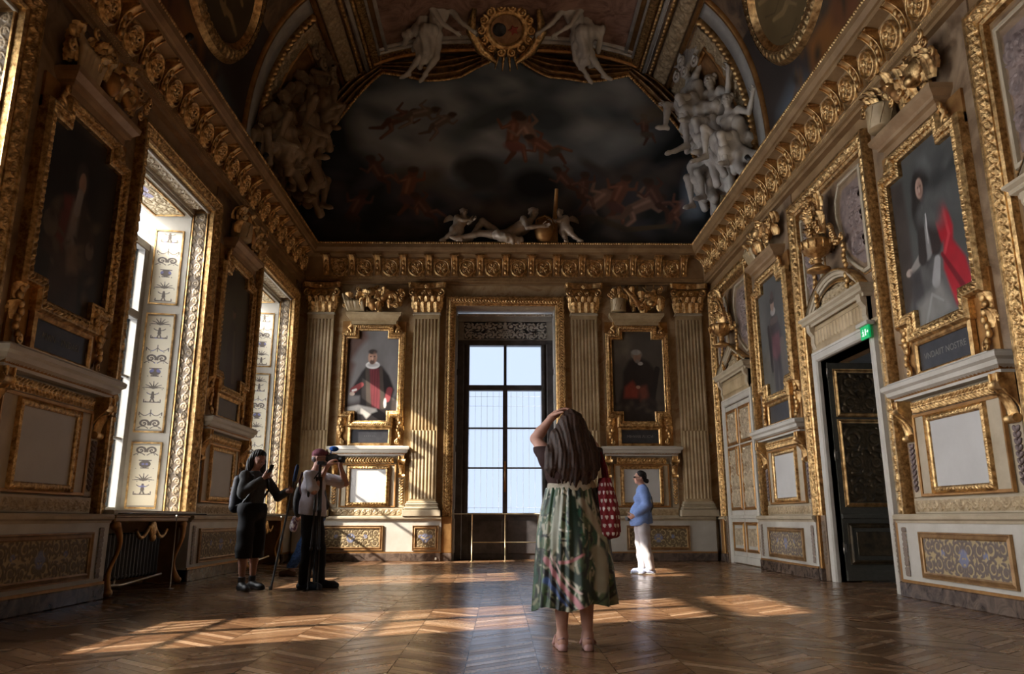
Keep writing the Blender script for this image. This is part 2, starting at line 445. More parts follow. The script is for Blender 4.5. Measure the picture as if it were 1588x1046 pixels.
def arabesque(w, h, seed, dens=1.0, mirror=True, thick=.022):
    """symmetric scrollwork raster w x h pixels"""
    r = np.random.default_rng(seed); H = raster(w, h); s = min(w, h)
    cx = w / 2
    nrow = max(1, int(round(h / (s * .55) * dens))); ncol = max(1, int(round(w / 2 / (s * .45))))
    for i in range(nrow):
        cy = h * (i + .5) / nrow
        for j in range(ncol):
            x = cx - (j + .5) * (w / 2) / ncol; y = cy + r.uniform(-.05, .05) * s
            q = min(w / 2 / ncol, h / nrow) * r.uniform(.36, .46); sg = r.choice([-1, 1]); a0 = r.uniform(0, 2 * PI)
            sx, sy = spiral(x, y, q, r.uniform(1.2, 1.8), a0, sg, 70); rad = np.linspace(s * thick * 1.3, s * thick * .7, 70)
            parts = [(sx, sy, rad)]
            for k in range(6):
                a = a0 + k * 1.05; t = np.linspace(0, 1, 10)
                lx = x + q * (1.0 + .35 * t) * np.cos(a + t * .6 * sg); ly = y + q * (1.0 + .35 * t) * np.sin(a + t * .6 * sg)
                parts.append((lx, ly, s * thick * (1.7 - t)))
            for k in range(5):
                a = 2 * PI * k / 5 + a0; parts.append((np.array([x + q * .2 * math.cos(a)]), np.array([y + q * .2 * math.sin(a)]), s * thick * 1.6))
            for lx, ly, rr in parts:
                splat(H, lx, ly, rr); splat(H, 2 * cx - lx, ly, rr)
        # central motif
        t = np.linspace(-1, 1, 30); q = h / nrow * .4
        k = r.integers(0, 3)
        if k == 0:
            for s2 in (1, -1): splat(H, cx + s2 * s * .10 * np.sqrt(1 - t ** 2 * .98), cy + t * q, s * thick * 1.1)
            splat(H, [cx], [cy], s * .06)
        elif k == 1:
            splat(H, np.full(30, cx), cy + t * q, s * thick * (1.2 + 1.2 * np.cos(t * PI * 2.5) ** 2))
        else:
            for a in np.linspace(0, 2 * PI, 10)[:-1]:
                splat(H, cx + np.linspace(.02, .13, 6) * s * math.cos(a), cy + np.linspace(.02, .13, 6) * s * math.sin(a), s * thick * 1.2)
    return H

def grotesque(w, h, seed):
    """tall candelabra ornament: motifs stacked on an axis with open ground between them"""
    r = np.random.default_rng(seed); H = raster(w, h); cx = w / 2; y = w * .25; k = int(r.integers(0, 4))
    def both(x, yy, q, a=1.0): splat(H, x, yy, q, a); splat(H, 2 * cx - np.asarray(x), yy, q, a)
    t = np.linspace(0, 1, 24)
    while y < h - w * .22:
        m = k % 5; s = w * .42
        if m == 0:      # facing scrolls
            x, z = spiral(cx + s * .48, y, s * .42, 1.5, PI * .9, 1, 50); both(x, z, np.linspace(w * .05, w * .026, 50)); both(cx + s * (.1 + .9 * t), y + s * .55 - s * .25 * np.sin(t * PI), w * .02); step = .9
        elif m == 1:    # urn
            for q in np.linspace(-1, 1, 15): splat(H, np.linspace(cx - s * .42 * math.sqrt(1 - q * q * .9), cx + s * .42 * math.sqrt(1 - q * q * .9), 12), y + q * s * .34, w * .028, .9)
            splat(H, np.linspace(cx - s * .5, cx + s * .5, 20), y - s * .42, w * .022); splat(H, np.linspace(cx - s * .3, cx + s * .3, 12), y + s * .46, w * .03); step = .85
        elif m == 2:    # leaf spray
            for a in (-1.2, -.8, -.4, 0, .4, .8, 1.2): splat(H, cx + s * .95 * t * math.sin(a), y + s * .4 - s * .8 * t * math.cos(a) + s * .2 * t * t * abs(a), w * (.034 - .02 * t)); 
            step = .8
        elif m == 3:    # figure on a plinth
            splat(H, [cx], [y - s * .55], w * .045); splat(H, np.full(10, cx), y - s * .45 + s * .5 * np.linspace(0, 1, 10), np.linspace(w * .05, w * .075, 10)); both(cx + s * .5 * t, y - s * .35 + s * .25 * t - s * .4 * t * t, w * .02); both(cx + s * .16 * t, y + s * (.05 + .45 * t), w * .028)
            splat(H, np.linspace(cx - s * .7, cx + s * .7, 26), y + s * .58, w * .026); both(cx + s * .7 + 0 * t, y + s * .58 - s * .3 * t, w * .014); step = 1.0
        else:           # garland with drops
            both(cx + s * .95 * t, y + s * .35 * np.sin(t * PI), w * .018); both(cx + s * .95 + 0 * t[:8], y + s * .5 * t[:8] * 2, w * .024); splat(H, np.full(9, cx), y + np.linspace(-.3, .4, 9) * s, w * .022); step = .7
        both([cx + s * r.uniform(.5, .9)], [y + s * .5], w * .022); y += w * step * .74; k += 1
    return H
# ------------------------------------------------------------------ painting rasters
def vnoise(h, w, cells, seed, octv=4):
    r = np.random.default_rng(seed); out = np.zeros((h, w)); amp = 1; tot = 0
    for o in range(octv):
        c = cells * 2 ** o; g = r.random((c + 2, c + 2))
        y = np.linspace(0, c, h)[:, None] + np.zeros((1, w)); x = np.linspace(0, c, w)[None, :] + np.zeros((h, 1))
        y0 = y.astype(int); x0 = x.astype(int); fy = y - y0; fx = x - x0; fy = fy * fy * (3 - 2 * fy); fx = fx * fx * (3 - 2 * fx)
        out += amp * ((g[y0, x0] * (1 - fx) + g[y0, x0 + 1] * fx) * (1 - fy) + (g[y0 + 1, x0] * (1 - fx) + g[y0 + 1, x0 + 1] * fx) * fy)
        tot += amp; amp *= .5
    return out / tot
class Paint:
    """a picture composed of soft colour masses; x, y in 0..1, y down"""
    def __init__(s, w, h, c0, c1, seed=1):
        s.w, s.h = w, h; s.asp = w / h
        s.Y, s.X = np.mgrid[0:h, 0:w].astype(float); s.X /= w; s.Y /= h
        n = vnoise(h, w, 3, seed)[..., None]; s.n = vnoise(h, w, 9, seed + 5, 4)
        s.I = np.array(c0) * (1 - n) + np.array(c1) * n
    def blend(s, m, col, tex=.35):
        m = np.clip(m, 0, 1)[..., None]; c = np.array(col) * (1 + tex * (s.n[..., None] - .5) * 2)
        s.I = s.I * (1 - m) + c * m; return s
    def ell(s, cx, cy, rx, ry, col, rot=0, soft=.15, tex=.35):
        dx = (s.X - cx) * s.asp; dy = s.Y - cy; c, q = math.cos(rot), math.sin(rot)
        u = (dx * c + dy * q) / (rx * s.asp); v = (-dx * q + dy * c) / ry
        d = np.sqrt(u * u + v * v); return s.blend((1 + soft / 2 - d) / soft, col, tex)
    def limb(s, pts, r0, r1, col, soft=.3, tex=.2):
        n = len(pts) - 1
        best = np.full(s.X.shape, 9.0)
        for i in range(n):
            (x0, y0), (x1, y1) = pts[i], pts[i + 1]
            ax, ay = x0 * s.asp, y0; bx, by = x1 * s.asp, y1; px, py = s.X * s.asp, s.Y
            L = (bx - ax) ** 2 + (by - ay) ** 2 + 1e-9; t = np.clip(((px - ax) * (bx - ax) + (py - ay) * (by - ay)) / L, 0, 1)
            rr = r0 + (r1 - r0) * (i + t) / n
            best = np.minimum(best, np.hypot(px - ax - t * (bx - ax), py - ay - t * (by - ay)) / rr)
        return s.blend((1 + soft / 2 - best) / soft, col, tex)
    def poly(s, pts, col, soft=.012, tex=.35):
        P = np.array(pts, dtype=float); inside = np.zeros(s.X.shape, dtype=bool); dm = np.full(s.X.shape, 9.0)
        n = len(P)
        for i in range(n):
            x0, y0 = P[i]; x1, y1 = P[(i + 1) % n]
            c = ((y0 > s.Y) != (y1 > s.Y)) & (s.X < (x1 - x0) * (s.Y - y0) / (y1 - y0 + 1e-12) + x0); inside ^= c
            ax, ay = x0 * s.asp, y0; bx, by = x1 * s.asp, y1; px, py = s.X * s.asp, s.Y
            L = (bx - ax) ** 2 + (by - ay) ** 2 + 1e-9; t = np.clip(((px - ax) * (bx - ax) + (py - ay) * (by - ay)) / L, 0, 1)
            dm = np.minimum(dm, np.hypot(px - ax - t * (bx - ax), py - ay - t * (by - ay)))
        return s.blend(.5 + np.where(inside, dm, -dm) / (2 * soft), col, tex)
    def strokes(s, n, seed, cols, rmin=.01, rmax=.03, area=(0, 1, 0, 1), k=.5):
        r = np.random.default_rng(seed)
        for _ in range(n):
            s.ell(r.uniform(*area[:2]), r.uniform(*area[2:]), r.uniform(rmin, rmax) * 1.6 / s.asp, r.uniform(rmin, rmax), cols[r.integers(len(cols))], r.uniform(-.8, .8), 1.6, .3)
        return s
def canvas(name, poly2, z_of, painting, mat, parent, d, x0, x1, z0, z1, res=.012):
    """painting restricted to cells inside a polygon outline (list of (x,z))"""
    nx = int((x1 - x0) / res); nz = int((z1 - z0) / res)
    gx, gz = np.meshgrid(np.linspace(0, 1, nx), np.linspace(0, 1, nz))
    cc = np.stack([sample(painting.I[..., k], np.clip(gx, 0, .9999), 1 - gz) for k in range(3)], -1).reshape(-1, 3)
    X = x0 + gx * (x1 - x0); Z = z0 + gz * (z1 - z0)
    I = np.arange(nx * nz).reshape(nz, nx)
    F = np.stack([I[:-1, :-1], I[:-1, 1:], I[1:, 1:], I[1:, :-1]], -1).reshape(-1, 4)
    mx = (X[:-1, :-1] + X[1:, 1:]) / 2; mz = (Z[:-1, :-1] + Z[1:, 1:]) / 2
    keep = z_of(mx, mz).ravel(); F = F[keep]
    used = np.unique(F); remap = -np.ones(nx * nz, int); remap[used] = np.arange(len(used))
    V = np.stack([X, np.full_like(X, -d), Z], -1).reshape(-1, 3)[used]
    me = np_mesh(name, V, remap[F], smooth=True, cols=cc[used])
    return link_mesh(name, me, mat, parent)

# ------------------------------------------------------------------ implicit surfaces for figures and sculpture
class Blob:
    """smooth union of round cones and ellipsoids, meshed with surface nets"""
    def __init__(s, h=.01): s.p = []; s.h = h
    def cone(s, a, b, r0, r1=None, k=.02):
        s.p.append(('c', np.array(a, float), np.array(b, float), r0, r0 if r1 is None else r1, k)); return s
    def chain(s, pts, rad, k=.02):
        for i in range(len(pts) - 1): s.cone(pts[i], pts[i + 1], rad[i], rad[i + 1], k)
        return s
    def ell(s, c, r, k=.02, rot=(0, 0, 0), sub=False):
        s.p.append(('s' if sub else 'e', np.array(c, float), np.array(r, float), np.array(Euler(rot).to_matrix()), 0, k)); return s
    def mesh(s, inflate=0.0, clip=None, disp=None, xform=None):
        h = s.h; lo = []; hi = []
        for q in s.p:
            if q[0] == 'c':
                r = max(q[3], q[4]); lo.append(np.minimum(q[1], q[2]) - r); hi.append(np.maximum(q[1], q[2]) + r)
            elif q[0] == 'e': lo.append(q[1] - q[2].max()); hi.append(q[1] + q[2].max())
        lo = np.min(lo, 0) - inflate - 4 * h; hi = np.max(hi, 0) + inflate + 4 * h
        n = np.ceil((hi - lo) / h).astype(int) + 1
        ax = [lo[i] + np.arange(n[i]) * h for i in range(3)]
        F = np.full(n, .2)
        for q in s.p:
            k = q[5]; c = q[1]
            if q[0] == 'c': r = max(q[3], q[4]); l = np.minimum(c, q[2]) - r; u = np.maximum(c, q[2]) + r
            else: r = q[2].max(); l = c - r; u = c + r
            pad = inflate + k + 4 * h
            i0 = np.clip(np.floor((l - pad - lo) / h).astype(int), 0, n); i1 = np.clip(np.ceil((u + pad - lo) / h).astype(int) + 1, 0, n)
            sl = tuple(slice(i0[i], i1[i]) for i in range(3))
            X = ax[0][sl[0]][:, None, None]; Y = ax[1][sl[1]][None, :, None]; Z = ax[2][sl[2]][None, None, :]
            if q[0] == 'c':
                ab = q[2] - c; L = ab @ ab + 1e-12
                t = np.clip(((X - c[0]) * ab[0] + (Y - c[1]) * ab[1] + (Z - c[2]) * ab[2]) / L, 0, 1)
                d = np.sqrt((X - c[0] - t * ab[0]) ** 2 + (Y - c[1] - t * ab[1]) ** 2 + (Z - c[2] - t * ab[2]) ** 2) - (q[3] + (q[4] - q[3]) * t)
            else:
                m = q[3]; px = X - c[0]; py = Y - c[1]; pz = Z - c[2]
                u0 = px * m[0, 0] + py * m[1, 0] + pz * m[2, 0]; u1 = px * m[0, 1] + py * m[1, 1] + pz * m[2, 1]; u2 = px * m[0, 2] + py * m[1, 2] + pz * m[2, 2]
                rr = q[2]; k0 = np.sqrt((u0 / rr[0]) ** 2 + (u1 / rr[1]) ** 2 + (u2 / rr[2]) ** 2)
                k1 = np.sqrt((u0 / rr[0] ** 2) ** 2 + (u1 / rr[1] ** 2) ** 2 + (u2 / rr[2] ** 2) ** 2) + 1e-9
                d = k0 * (k0 - 1) / k1
            cur = F[sl]
            if q[0] == 's':
                hh = np.clip(.5 - .5 * (cur + d) / k, 0, 1); F[sl] = cur * (1 - hh) + (-d) * hh + k * hh * (1 - hh)
            else:
                hh = np.clip(.5 + .5 * (cur - d) / k, 0, 1); F[sl] = cur * (1 - hh) + d * hh - k * hh * (1 - hh)
        F -= inflate
        X, Y, Z = np.meshgrid(*ax, indexing='ij', sparse=True)
        if disp is not None: F = F - disp(X, Y, Z)
        if clip is not None: F = np.maximum(F, clip(X, Y, Z))
        F[0] = F[-1] = .2; F[:, 0] = F[:, -1] = .2; F[:, :, 0] = F[:, :, -1] = .2
        V, Q = surface_nets(F, lo, h)
        if xform is not None: V = np.c_[V, np.ones(len(V))] @ np.array(xform)[:3].T
        return V, Q
    def build(s, name, mat, parent=None, **kw):
        V, Q = s.mesh(**kw); return link_mesh(name, np_mesh(name, V, Q, smooth=True), mat, parent)
def surface_nets(F, lo, h):
    S = F < 0; nx, ny, nz = F.shape
    c = np.zeros((nx - 1, ny - 1, nz - 1), dtype=np.uint8)
    for dx in (0, 1):
        for dy in (0, 1):
            for dz in (0, 1): c += S[dx:nx - 1 + dx, dy:ny - 1 + dy, dz:nz - 1 + dz]
    act = (c > 0) & (c < 8); ids = -np.ones(act.shape, dtype=np.int64); idx = np.argwhere(act); ids[act] = np.arange(len(idx))
    P = np.zeros((len(idx), 3)); W = np.zeros(len(idx))
    offs = [(dx, dy, dz) for dx in (0, 1) for dy in (0, 1) for dz in (0, 1)]
    val = {o: F[idx[:, 0] + o[0], idx[:, 1] + o[1], idx[:, 2] + o[2]] for o in offs}
    for o in offs:
        for a in range(3):
            if o[a] == 0:
                o2 = tuple(o[i] + (1 if i == a else 0) for i in range(3)); f0 = val[o]; f1 = val[o2]
                m = (f0 < 0) != (f1 < 0); t = np.where(m, f0 / np.where(m, f0 - f1, 1), 0)
                q = np.array(o, float)[None, :].repeat(len(idx), 0); q[:, a] += t
                P += q * m[:, None]; W += m
    V = (idx + P / W[:, None]) * h + lo
    Q = []
    for a in range(3):
        b, d = [(1, 2), (2, 0), (0, 1)][a]
        sl0 = [slice(None)] * 3; sl1 = [slice(None)] * 3; sl0[a] = slice(0, -1); sl1[a] = slice(1, None)
        s0 = S[tuple(sl0)]; s1 = S[tuple(sl1)]; e = np.argwhere(s0 != s1)
        e = e[(e[:, b] > 0) & (e[:, d] > 0)]
        e = e[(e[:, b] < F.shape[b] - 1) & (e[:, d] < F.shape[d] - 1)]
        if len(e) == 0: continue
        def g(ob, od):
            k = e.copy(); k[:, b] -= ob; k[:, d] -= od; return ids[k[:, 0], k[:, 1], k[:, 2]]
        q = np.stack([g(1, 1), g(0, 1), g(0, 0), g(1, 0)], 1)
        fl = ~s0[e[:, 0], e[:, 1], e[:, 2]]; q[fl] = q[fl][:, ::-1]; Q.append(q)
    return V, np.concatenate(Q)

def text_mesh(name, body, size, mat, parent=None, ext=.001):
    cu = bpy.data.curves.new(name, 'FONT'); cu.body = body; cu.size = size; cu.align_x = 'CENTER'; cu.align_y = 'CENTER'; cu.extrude = ext; cu.resolution_u = 3
    o = bpy.data.objects.new(name + '_tmp', cu); C.objects.link(o); bpy.context.view_layer.update()
    me = bpy.data.meshes.new_from_object(o.evaluated_get(bpy.context.evaluated_depsgraph_get())); bpy.data.objects.remove(o); bpy.data.curves.remove(cu)
    me.materials.clear(); return link_mesh(name, me, mat, parent)
M['niche_dark'] = mat_noise('veined_brown_marble', (0.15, 0.09, 0.05), (0.36, 0.25, 0.155), 2.2, .35, .1, .1, 30, .004, dist=1.5)
# ================================================================== THE SETTING
def struct(o): o['kind'] = 'structure'; return o

# floor of chevron parquet: every plank a face of its own with its own tone
def make_floor():
    V = []; F = []; Cc = []
    cw, pw = .46, .105; x = XL - 1.0; k = 0; r = np.random.default_rng(3)
    pal = np.array([(.205, .110, .055), (.150, .076, .037), (.255, .145, .076), (.178, .092, .045), (.37, .235, .14)])
    while x < XR + 3.2:
        s = 1 if k % 2 == 0 else -1
        y = YB - .6; row = 0
        while y < YE + 1.6:
            y0a, y0b = (y, y + cw * .8) if s > 0 else (y + cw * .8, y)
            c = pal[r.choice(5, p=[.3, .22, .22, .16, .10])] * r.uniform(.85, 1.15)
            g = .0025; n = len(V)
            t1, t2 = r.uniform(-.0009, .0009, 2)
            V += [(x + g, y0a + g, t1), (x + cw - g, y0b + g, t2), (x + cw - g, y0b + pw - g, t2), (x + g, y0a + pw - g, t1)]
            F.append((n, n + 1, n + 2, n + 3)); rg = r.random()
            Cc += [(*c, rg)] * 4
            y += pw; row += 1
        x += cw; k += 1
    n = len(V); V += [(XL - 1, YB - .6, -.003), (XR + 3.2, YB - .6, -.003), (XR + 3.2, YE + 1.6, -.003), (XL - 1, YE + 1.6, -.003)]
    F.append((n, n + 1, n + 2, n + 3)); Cc += [(.03, .015, .008, .5)] * 4
    me = np_mesh('floor', V, F, cols=np.array(Cc))
    m, nt, b = new_mat('parquet')
    a = nd(nt, 'ShaderNodeVertexColor'); a.layer_name = 'Col'; v = coords(nt)
    mp = nd(nt, 'ShaderNodeMapping'); mp.inputs['Scale'].default_value = (6, 1.2, 1); nt.links.new(v, mp.inputs[0])
    g = noise(nt, 9, 6, .6, mp.outputs[0]); mixn = nd(nt, 'ShaderNodeMix', data_type='RGBA', blend_type='MULTIPLY')
    mixn.inputs[0].default_value = .6; nt.links.new(a.outputs['Color'], mixn.inputs[6]); nt.links.new(ramp(nt, g, [(.3, (.6, .55, .5)), (.7, (1.25, 1.2, 1.15))]), mixn.inputs[7])
    nt.links.new(mixn.outputs[2], b.inputs['Base Color'])
    q = nd(nt, 'ShaderNodeMapRange'); q.inputs[3].default_value = .14; q.inputs[4].default_value = .34
    ad = nd(nt, 'ShaderNodeMath', operation='MULTIPLY_ADD'); ad.inputs[1].default_value = .5
    nt.links.new(a.outputs['Alpha'], ad.inputs[0]); nt.links.new(noise(nt, 2.2, 3, .5, v), ad.inputs[2]); nt.links.new(ad.outputs[0], q.inputs[0])
    q.inputs[2].default_value = 1.3
    nt.links.new(q.outputs[0], b.inputs['Roughness']); b.inputs['Specular IOR Level'].default_value = .55
    bump(nt, b, noise(nt, 7, 3, .5, v), .06, .01)
    return struct(link_mesh('floor', me, m))
make_floor()

# walls
WH = 5.78      # head of the openings
def wall_left():
    w = MB(); D = 1.0; y = YB
    ops = [(c - 1.2, c + 1.2) for c in [-4.74] + LW]
    for a, b in ops:
        w.box(XL - D, XL, y, a, 0, ZC + 1); w.box(XL - D, XL, a, b, WH, ZC + 1)
        w.box(XL - D, XL, a, b, .86, .95)                     # window board
        w.box(XL - D, XL - .45, a, b, 0, .86); y = b           # back of the niche below the window
    w.box(XL - D, XL, y, YE + 1, 0, ZC + 1)
    return struct(w.build('wall_left', M['ochre']))
wall_left()
def wall_right():
    w = MB(); D = .45; c = RD[1]
    w.box(XR, XR + D, YB, c - .86, 0, ZC + 1); w.box(XR, XR + D, c + .86, YE + 1, 0, ZC + 1); w.box(XR, XR + D, c - .86, c + .86, 3.27, ZC + 1)
    o = struct(w.build('wall_right', M['ochre']))
    d = MB()                                                   # the dark room behind the open door
    d.box(XR + 4.2, XR + 4.3, c - 3, c + 3.6, 0, 3.8); d.box(XR + D, XR + 4.3, c - 3.1, c - 3, 0, 3.8); d.box(XR + D, XR + 4.3, c + 3.6, c + 3.7, 0, 3.8)
    d.box(XR + D, XR + 4.3, c - 3.1, c + 3.7, 3.8, 3.9)
    struct(d.build('wall_anteroom', M['shade_wood']))
wall_right()
def wall_end():
    w = MB(); D = .95
    w.box(XL - 1, XC - 1.17, YE, YE + D, 0, ZC + 1); w.box(XC + 1.17, XR + .45, YE, YE + D, 0, ZC + 1)
    w.box(XC - 1.17, XC + 1.17, YE, YE + D, WH, ZC + 1)
    struct(w.build('wall_end', M['marble']))
    b = MB(); b.box(XL - 1, XR + 1, YB - .3, YB, 0, ZV + 6); struct(b.build('wall_back', M['ochre']))
wall_end()
# marble lining of the end wall is its own stone; side piers lined with marble slabs
def lining(side, c, hw, name='wall_lining'):
    w = MB(); w.box(-hw, hw, -.02, 0, .95, ZC); o = w.build(name, M['niche_dark']); l, r = wall_at(side, c); o.location = l; o.rotation_euler = (0, 0, r); struct(o)
for c in LP + [17.3 - .3 + .12]: lining('left', c if c < 17 else 17.2, 1.12 if c < 17 else .2)
for c in RP: lining('right', c, 1.12)

# dado: stone plinth, white body and moulded cap
def dado(side, c, hw, d=.16, gap=None):
    l, r = wall_at(side, c)
    b = MB(); b.box(-hw, hw, -d - .03, 0, 0, .17, b=.01); o = b.build('baseboard_' + side, M['plinth']); o.location = l; o.rotation_euler = (0, 0, r); struct(o)
    b = MB(); b.box(-hw, hw, -d, 0, .17, .86); o = b.build('wall_dado_' + side, M['white']); o.location = l; o.rotation_euler = (0, 0, r); struct(o)
    b = MB(); b.prism([(0, .85), (-d - .015, .85), (-d - .02, .875), (-d - .05, .895), (-d - .055, .925), (-d - .04, .95), (0, .955)], -hw - .0, hw, plane='yz')
    o = b.build('trim_dado_' + side, M['cream']); o.location = l; o.rotation_euler = (0, 0, r); struct(o)
    b = MB(); b.box(-hw, hw, -d - .018, -d, .17, .20); o = b.build('trim_plinth_' + side, M['gold_plain']); o.location = l; o.rotation_euler = (0, 0, r); struct(o)
for s in (-1, 1):
    dado('end', s * 3.02, 1.62, .17)
for c in LP: dado('left', c, 1.33)
dado('left', 17.1, .32); dado('left', 2.88, 1.33)
for c in RP: dado('right', c, 1.30)
dado('right', 17.1, .30, .10); dado('right', 3.06, 1.3)

# carved gilt surrounds of windows and doorways: outer fillet, carved band, plain inner moulding
def surround(side, c, hw, top, z0=.95, name='trim_window_surround', tile='rin'):
    l, r = wall_at(side, c)
    prof = [(0, 0), (0, .07), (.03, .085), (.05, .075), (.05, .09), (.17, .12), (.18, .135), (.215, .135), (.225, .10), (.225, 0)]
    path = [(-hw, z0), (-hw, top), (hw, top), (hw, z0)]
    o = sweep(name, path, prof, M['gold_carved'], plane='xz', flip=-1, bands=[(4, tile, .028)])
    o.location = l; o.rotation_euler = (0, 0, r); struct(o)
    e = MB()
    for s in (-1, 1):    # feet of the surround in front of the dado zone
        e.box(s * hw, s * (hw + .225), -.15, 0, .17, .95, b=.01)
    o = e.build('trim_surround_foot', M['gold_plain']); o.location = l; o.rotation_euler = (0, 0, r); struct(o)
    p = MB()
    for s in (-1, 1): p.box(s * (hw - .01), s * (hw + .24), -.17, 0, 0, .17, b=.01)
    o = p.build('baseboard_surround_' + side, M['plinth']); o.location = l; o.rotation_euler = (0, 0, r); struct(o)
surround('end', 0, 1.17, 5.78, tile='leaf')
for c in LW[1:]: surround('left', c, 1.2, 5.76)
for c in RD: surround('right', c, 1.16, 5.80, tile='gui' if c < 6 else 'rin')

# entablature: architrave, frieze, cornice with a string of beads; modillions and medallions stand on it
EN = [(0, ZC), (0.10, ZC), (.10, ZC + .05), (.14, ZC + .06), (.14, ZC + .15), (.13, ZC + .16), (.15, ZC + .35), (.20, ZC + .60), (.21, ZC + .63), (.36, ZC + .66), (.37, ZC + .72), (.40, ZC + .73),
      (.44, ZC + .80), (.45, ZC + .88), (.42, ZC + .90), (.42, ZC + .945), (.30, ZC + .96), (0, ZC + .96)]
def entablature(side, c, hw, m0, m1):
    t = module('trim_entablature_' + side, side, c); struct(t)
    o = sweep('entablature_moulding', [(-hw, 0), (hw, 0)], [(e, z) for e, z in EN], M['ochre'], t, plane='xy', flip=1)
    o2 = sweep('bead_string', [(-hw, 0), (hw, 0)], [(.448, ZC + .883), (.43, ZC + .935)], M['gold'], t, plane='xy', flip=1, bands=[(0, 'bead', .028)], res=.008)
    pt = sweep('architrave_carving', [(-hw, 0), (hw, 0)], [(.14, ZC + .06), (.142, ZC + .15)], M['gold_carved'], t, plane='xy', flip=1, bands=[(0, 'leaf', .014)])
    return t
ents = {s: entablature(s, c, hw, 0, 0) for s, c, hw in (('end', 0, 4.85), ('left', 5.7, 11.75), ('right', 5.7, 11.75))}
# one modillion, one medallion; copies run round the room
def modillion():
    b = MB(); n = 24; pts = []
    for i in range(n):     # S-curved bracket in the yz plane
        t = i / (n - 1); pts.append((-(.15 + .03 * t + .20 * (t ** 3.5)), ZC + .20 + .42 * t))
    prof = [(-.13, ZC + .20)] + pts + [(-.13, ZC + .62)]
    b.prism(prof, -.075, .075, plane='yz')
    b.box(-.11, .11, -.385, -.12, ZC + .615, ZC + .66, b=.008)
    for s in (-1, 1):
        b.tube([(s * .06, -(.165 + .03 * t + .20 * t ** 3.5), ZC + .20 + .42 * t) for t in np.linspace(0, 1, 10)], .012, 6)
    for k in range(3): b.ell((0, -.175 - .02 * k * k, ZC + .28 + .11 * k), (.035, .03, .055), 10, 6)
    return b
H_med = raster(96, 96)
for a in np.linspace(0, 2 * PI, 90): splat(H_med, [48 + 40 * math.cos(a)], [48 + 40 * math.sin(a)], 4.5)
for k in range(4):
    x, y = spiral(48 + 17 * math.cos(k * PI / 2 + .7), 48 + 17 * math.sin(k * PI / 2 + .7), 13, 1.3, k * PI / 2, 1, 40); splat(H_med, x, y, 3.6)
splat(H_med, [48], [48], 9); 
def dup_mesh(name, src, parent, loc, rz=0.0):
    o = src.copy(); o.name = name; C.objects.link(o); o.parent = parent; o.location = loc; o.rotation_euler = (0, 0, rz); return o
mod0 = None; med0 = None
SP = .605
for side, hw, x0, x1 in (('end', 4.85, -4.235, 4.3), ('left', 11.75, -1.2, 11.3), ('right', 11.75, -11.3, 1.2)):
    t = ents[side]; x = x0
    while x <= x1 + 1e-3:
        if mod0 is None:
            mod0 = modillion().build('modillion', M['gold'], t); mod0.location = (x, 0, 0)
            med0 = relief('medallion', -.20, .20, ZC + .17, ZC + .59, H_med, M['gold_carved'], t, .14, .05, res=.007); med0.location = (x + SP / 2, 0, 0)
            me = med0.data; co = np.empty(len(me.vertices) * 3, dtype=np.float32); me.vertices.foreach_get('co', co); co = co.reshape(-1, 3); co[:, 1] -= np.clip(co[:, 2] - ZC - .2, 0, 1) ** 1.5 * .30; me.vertices.foreach_set('co', co.ravel()); me.update()
        else:
            dup_mesh('modillion', mod0, t, (x, 0, 0)); 
            if x + SP / 2 < x1 + .2: dup_mesh('medallion', med0, t, (x + SP / 2, 0, 0))
        x += SP

# ------------------------------------------------------------------ vault
VA, VB, VN = 5.25, 5.35, 3.1
_T = np.linspace(0, PI, 6001)
_X = XC + VA * np.sign(np.cos(_T)) * np.abs(np.cos(_T)) ** (2 / VN); _Z = ZV + VB * np.abs(np.sin(_T)) ** (2 / VN)
_S = np.concatenate([[0], np.cumsum(np.hypot(np.diff(_X), np.diff(_Z)))]); VS = _S[-1] / 2; _S = VS - _S
def vpt(s, y, off=0.0):
    """point on the vault at arc length s from the crown (right positive), raised off into the room"""
    s = np.asarray(s, float); o = np.argsort(_S); S_, X_, Z_ = _S[o], _X[o], _Z[o]
    x = np.interp(s, S_, X_); z = np.interp(s, S_, Z_); e = .06
    dx = np.interp(s + e, S_, X_) - np.interp(s - e, S_, X_); dz = np.interp(s + e, S_, Z_) - np.interp(s - e, S_, Z_); L = np.hypot(dx, dz) + 1e-9
    nx, nz = dz / L, -dx / L        # inward
    return np.stack([x + nx * off, np.broadcast_to(y, x.shape) + 0 * x, z + nz * off], -1)
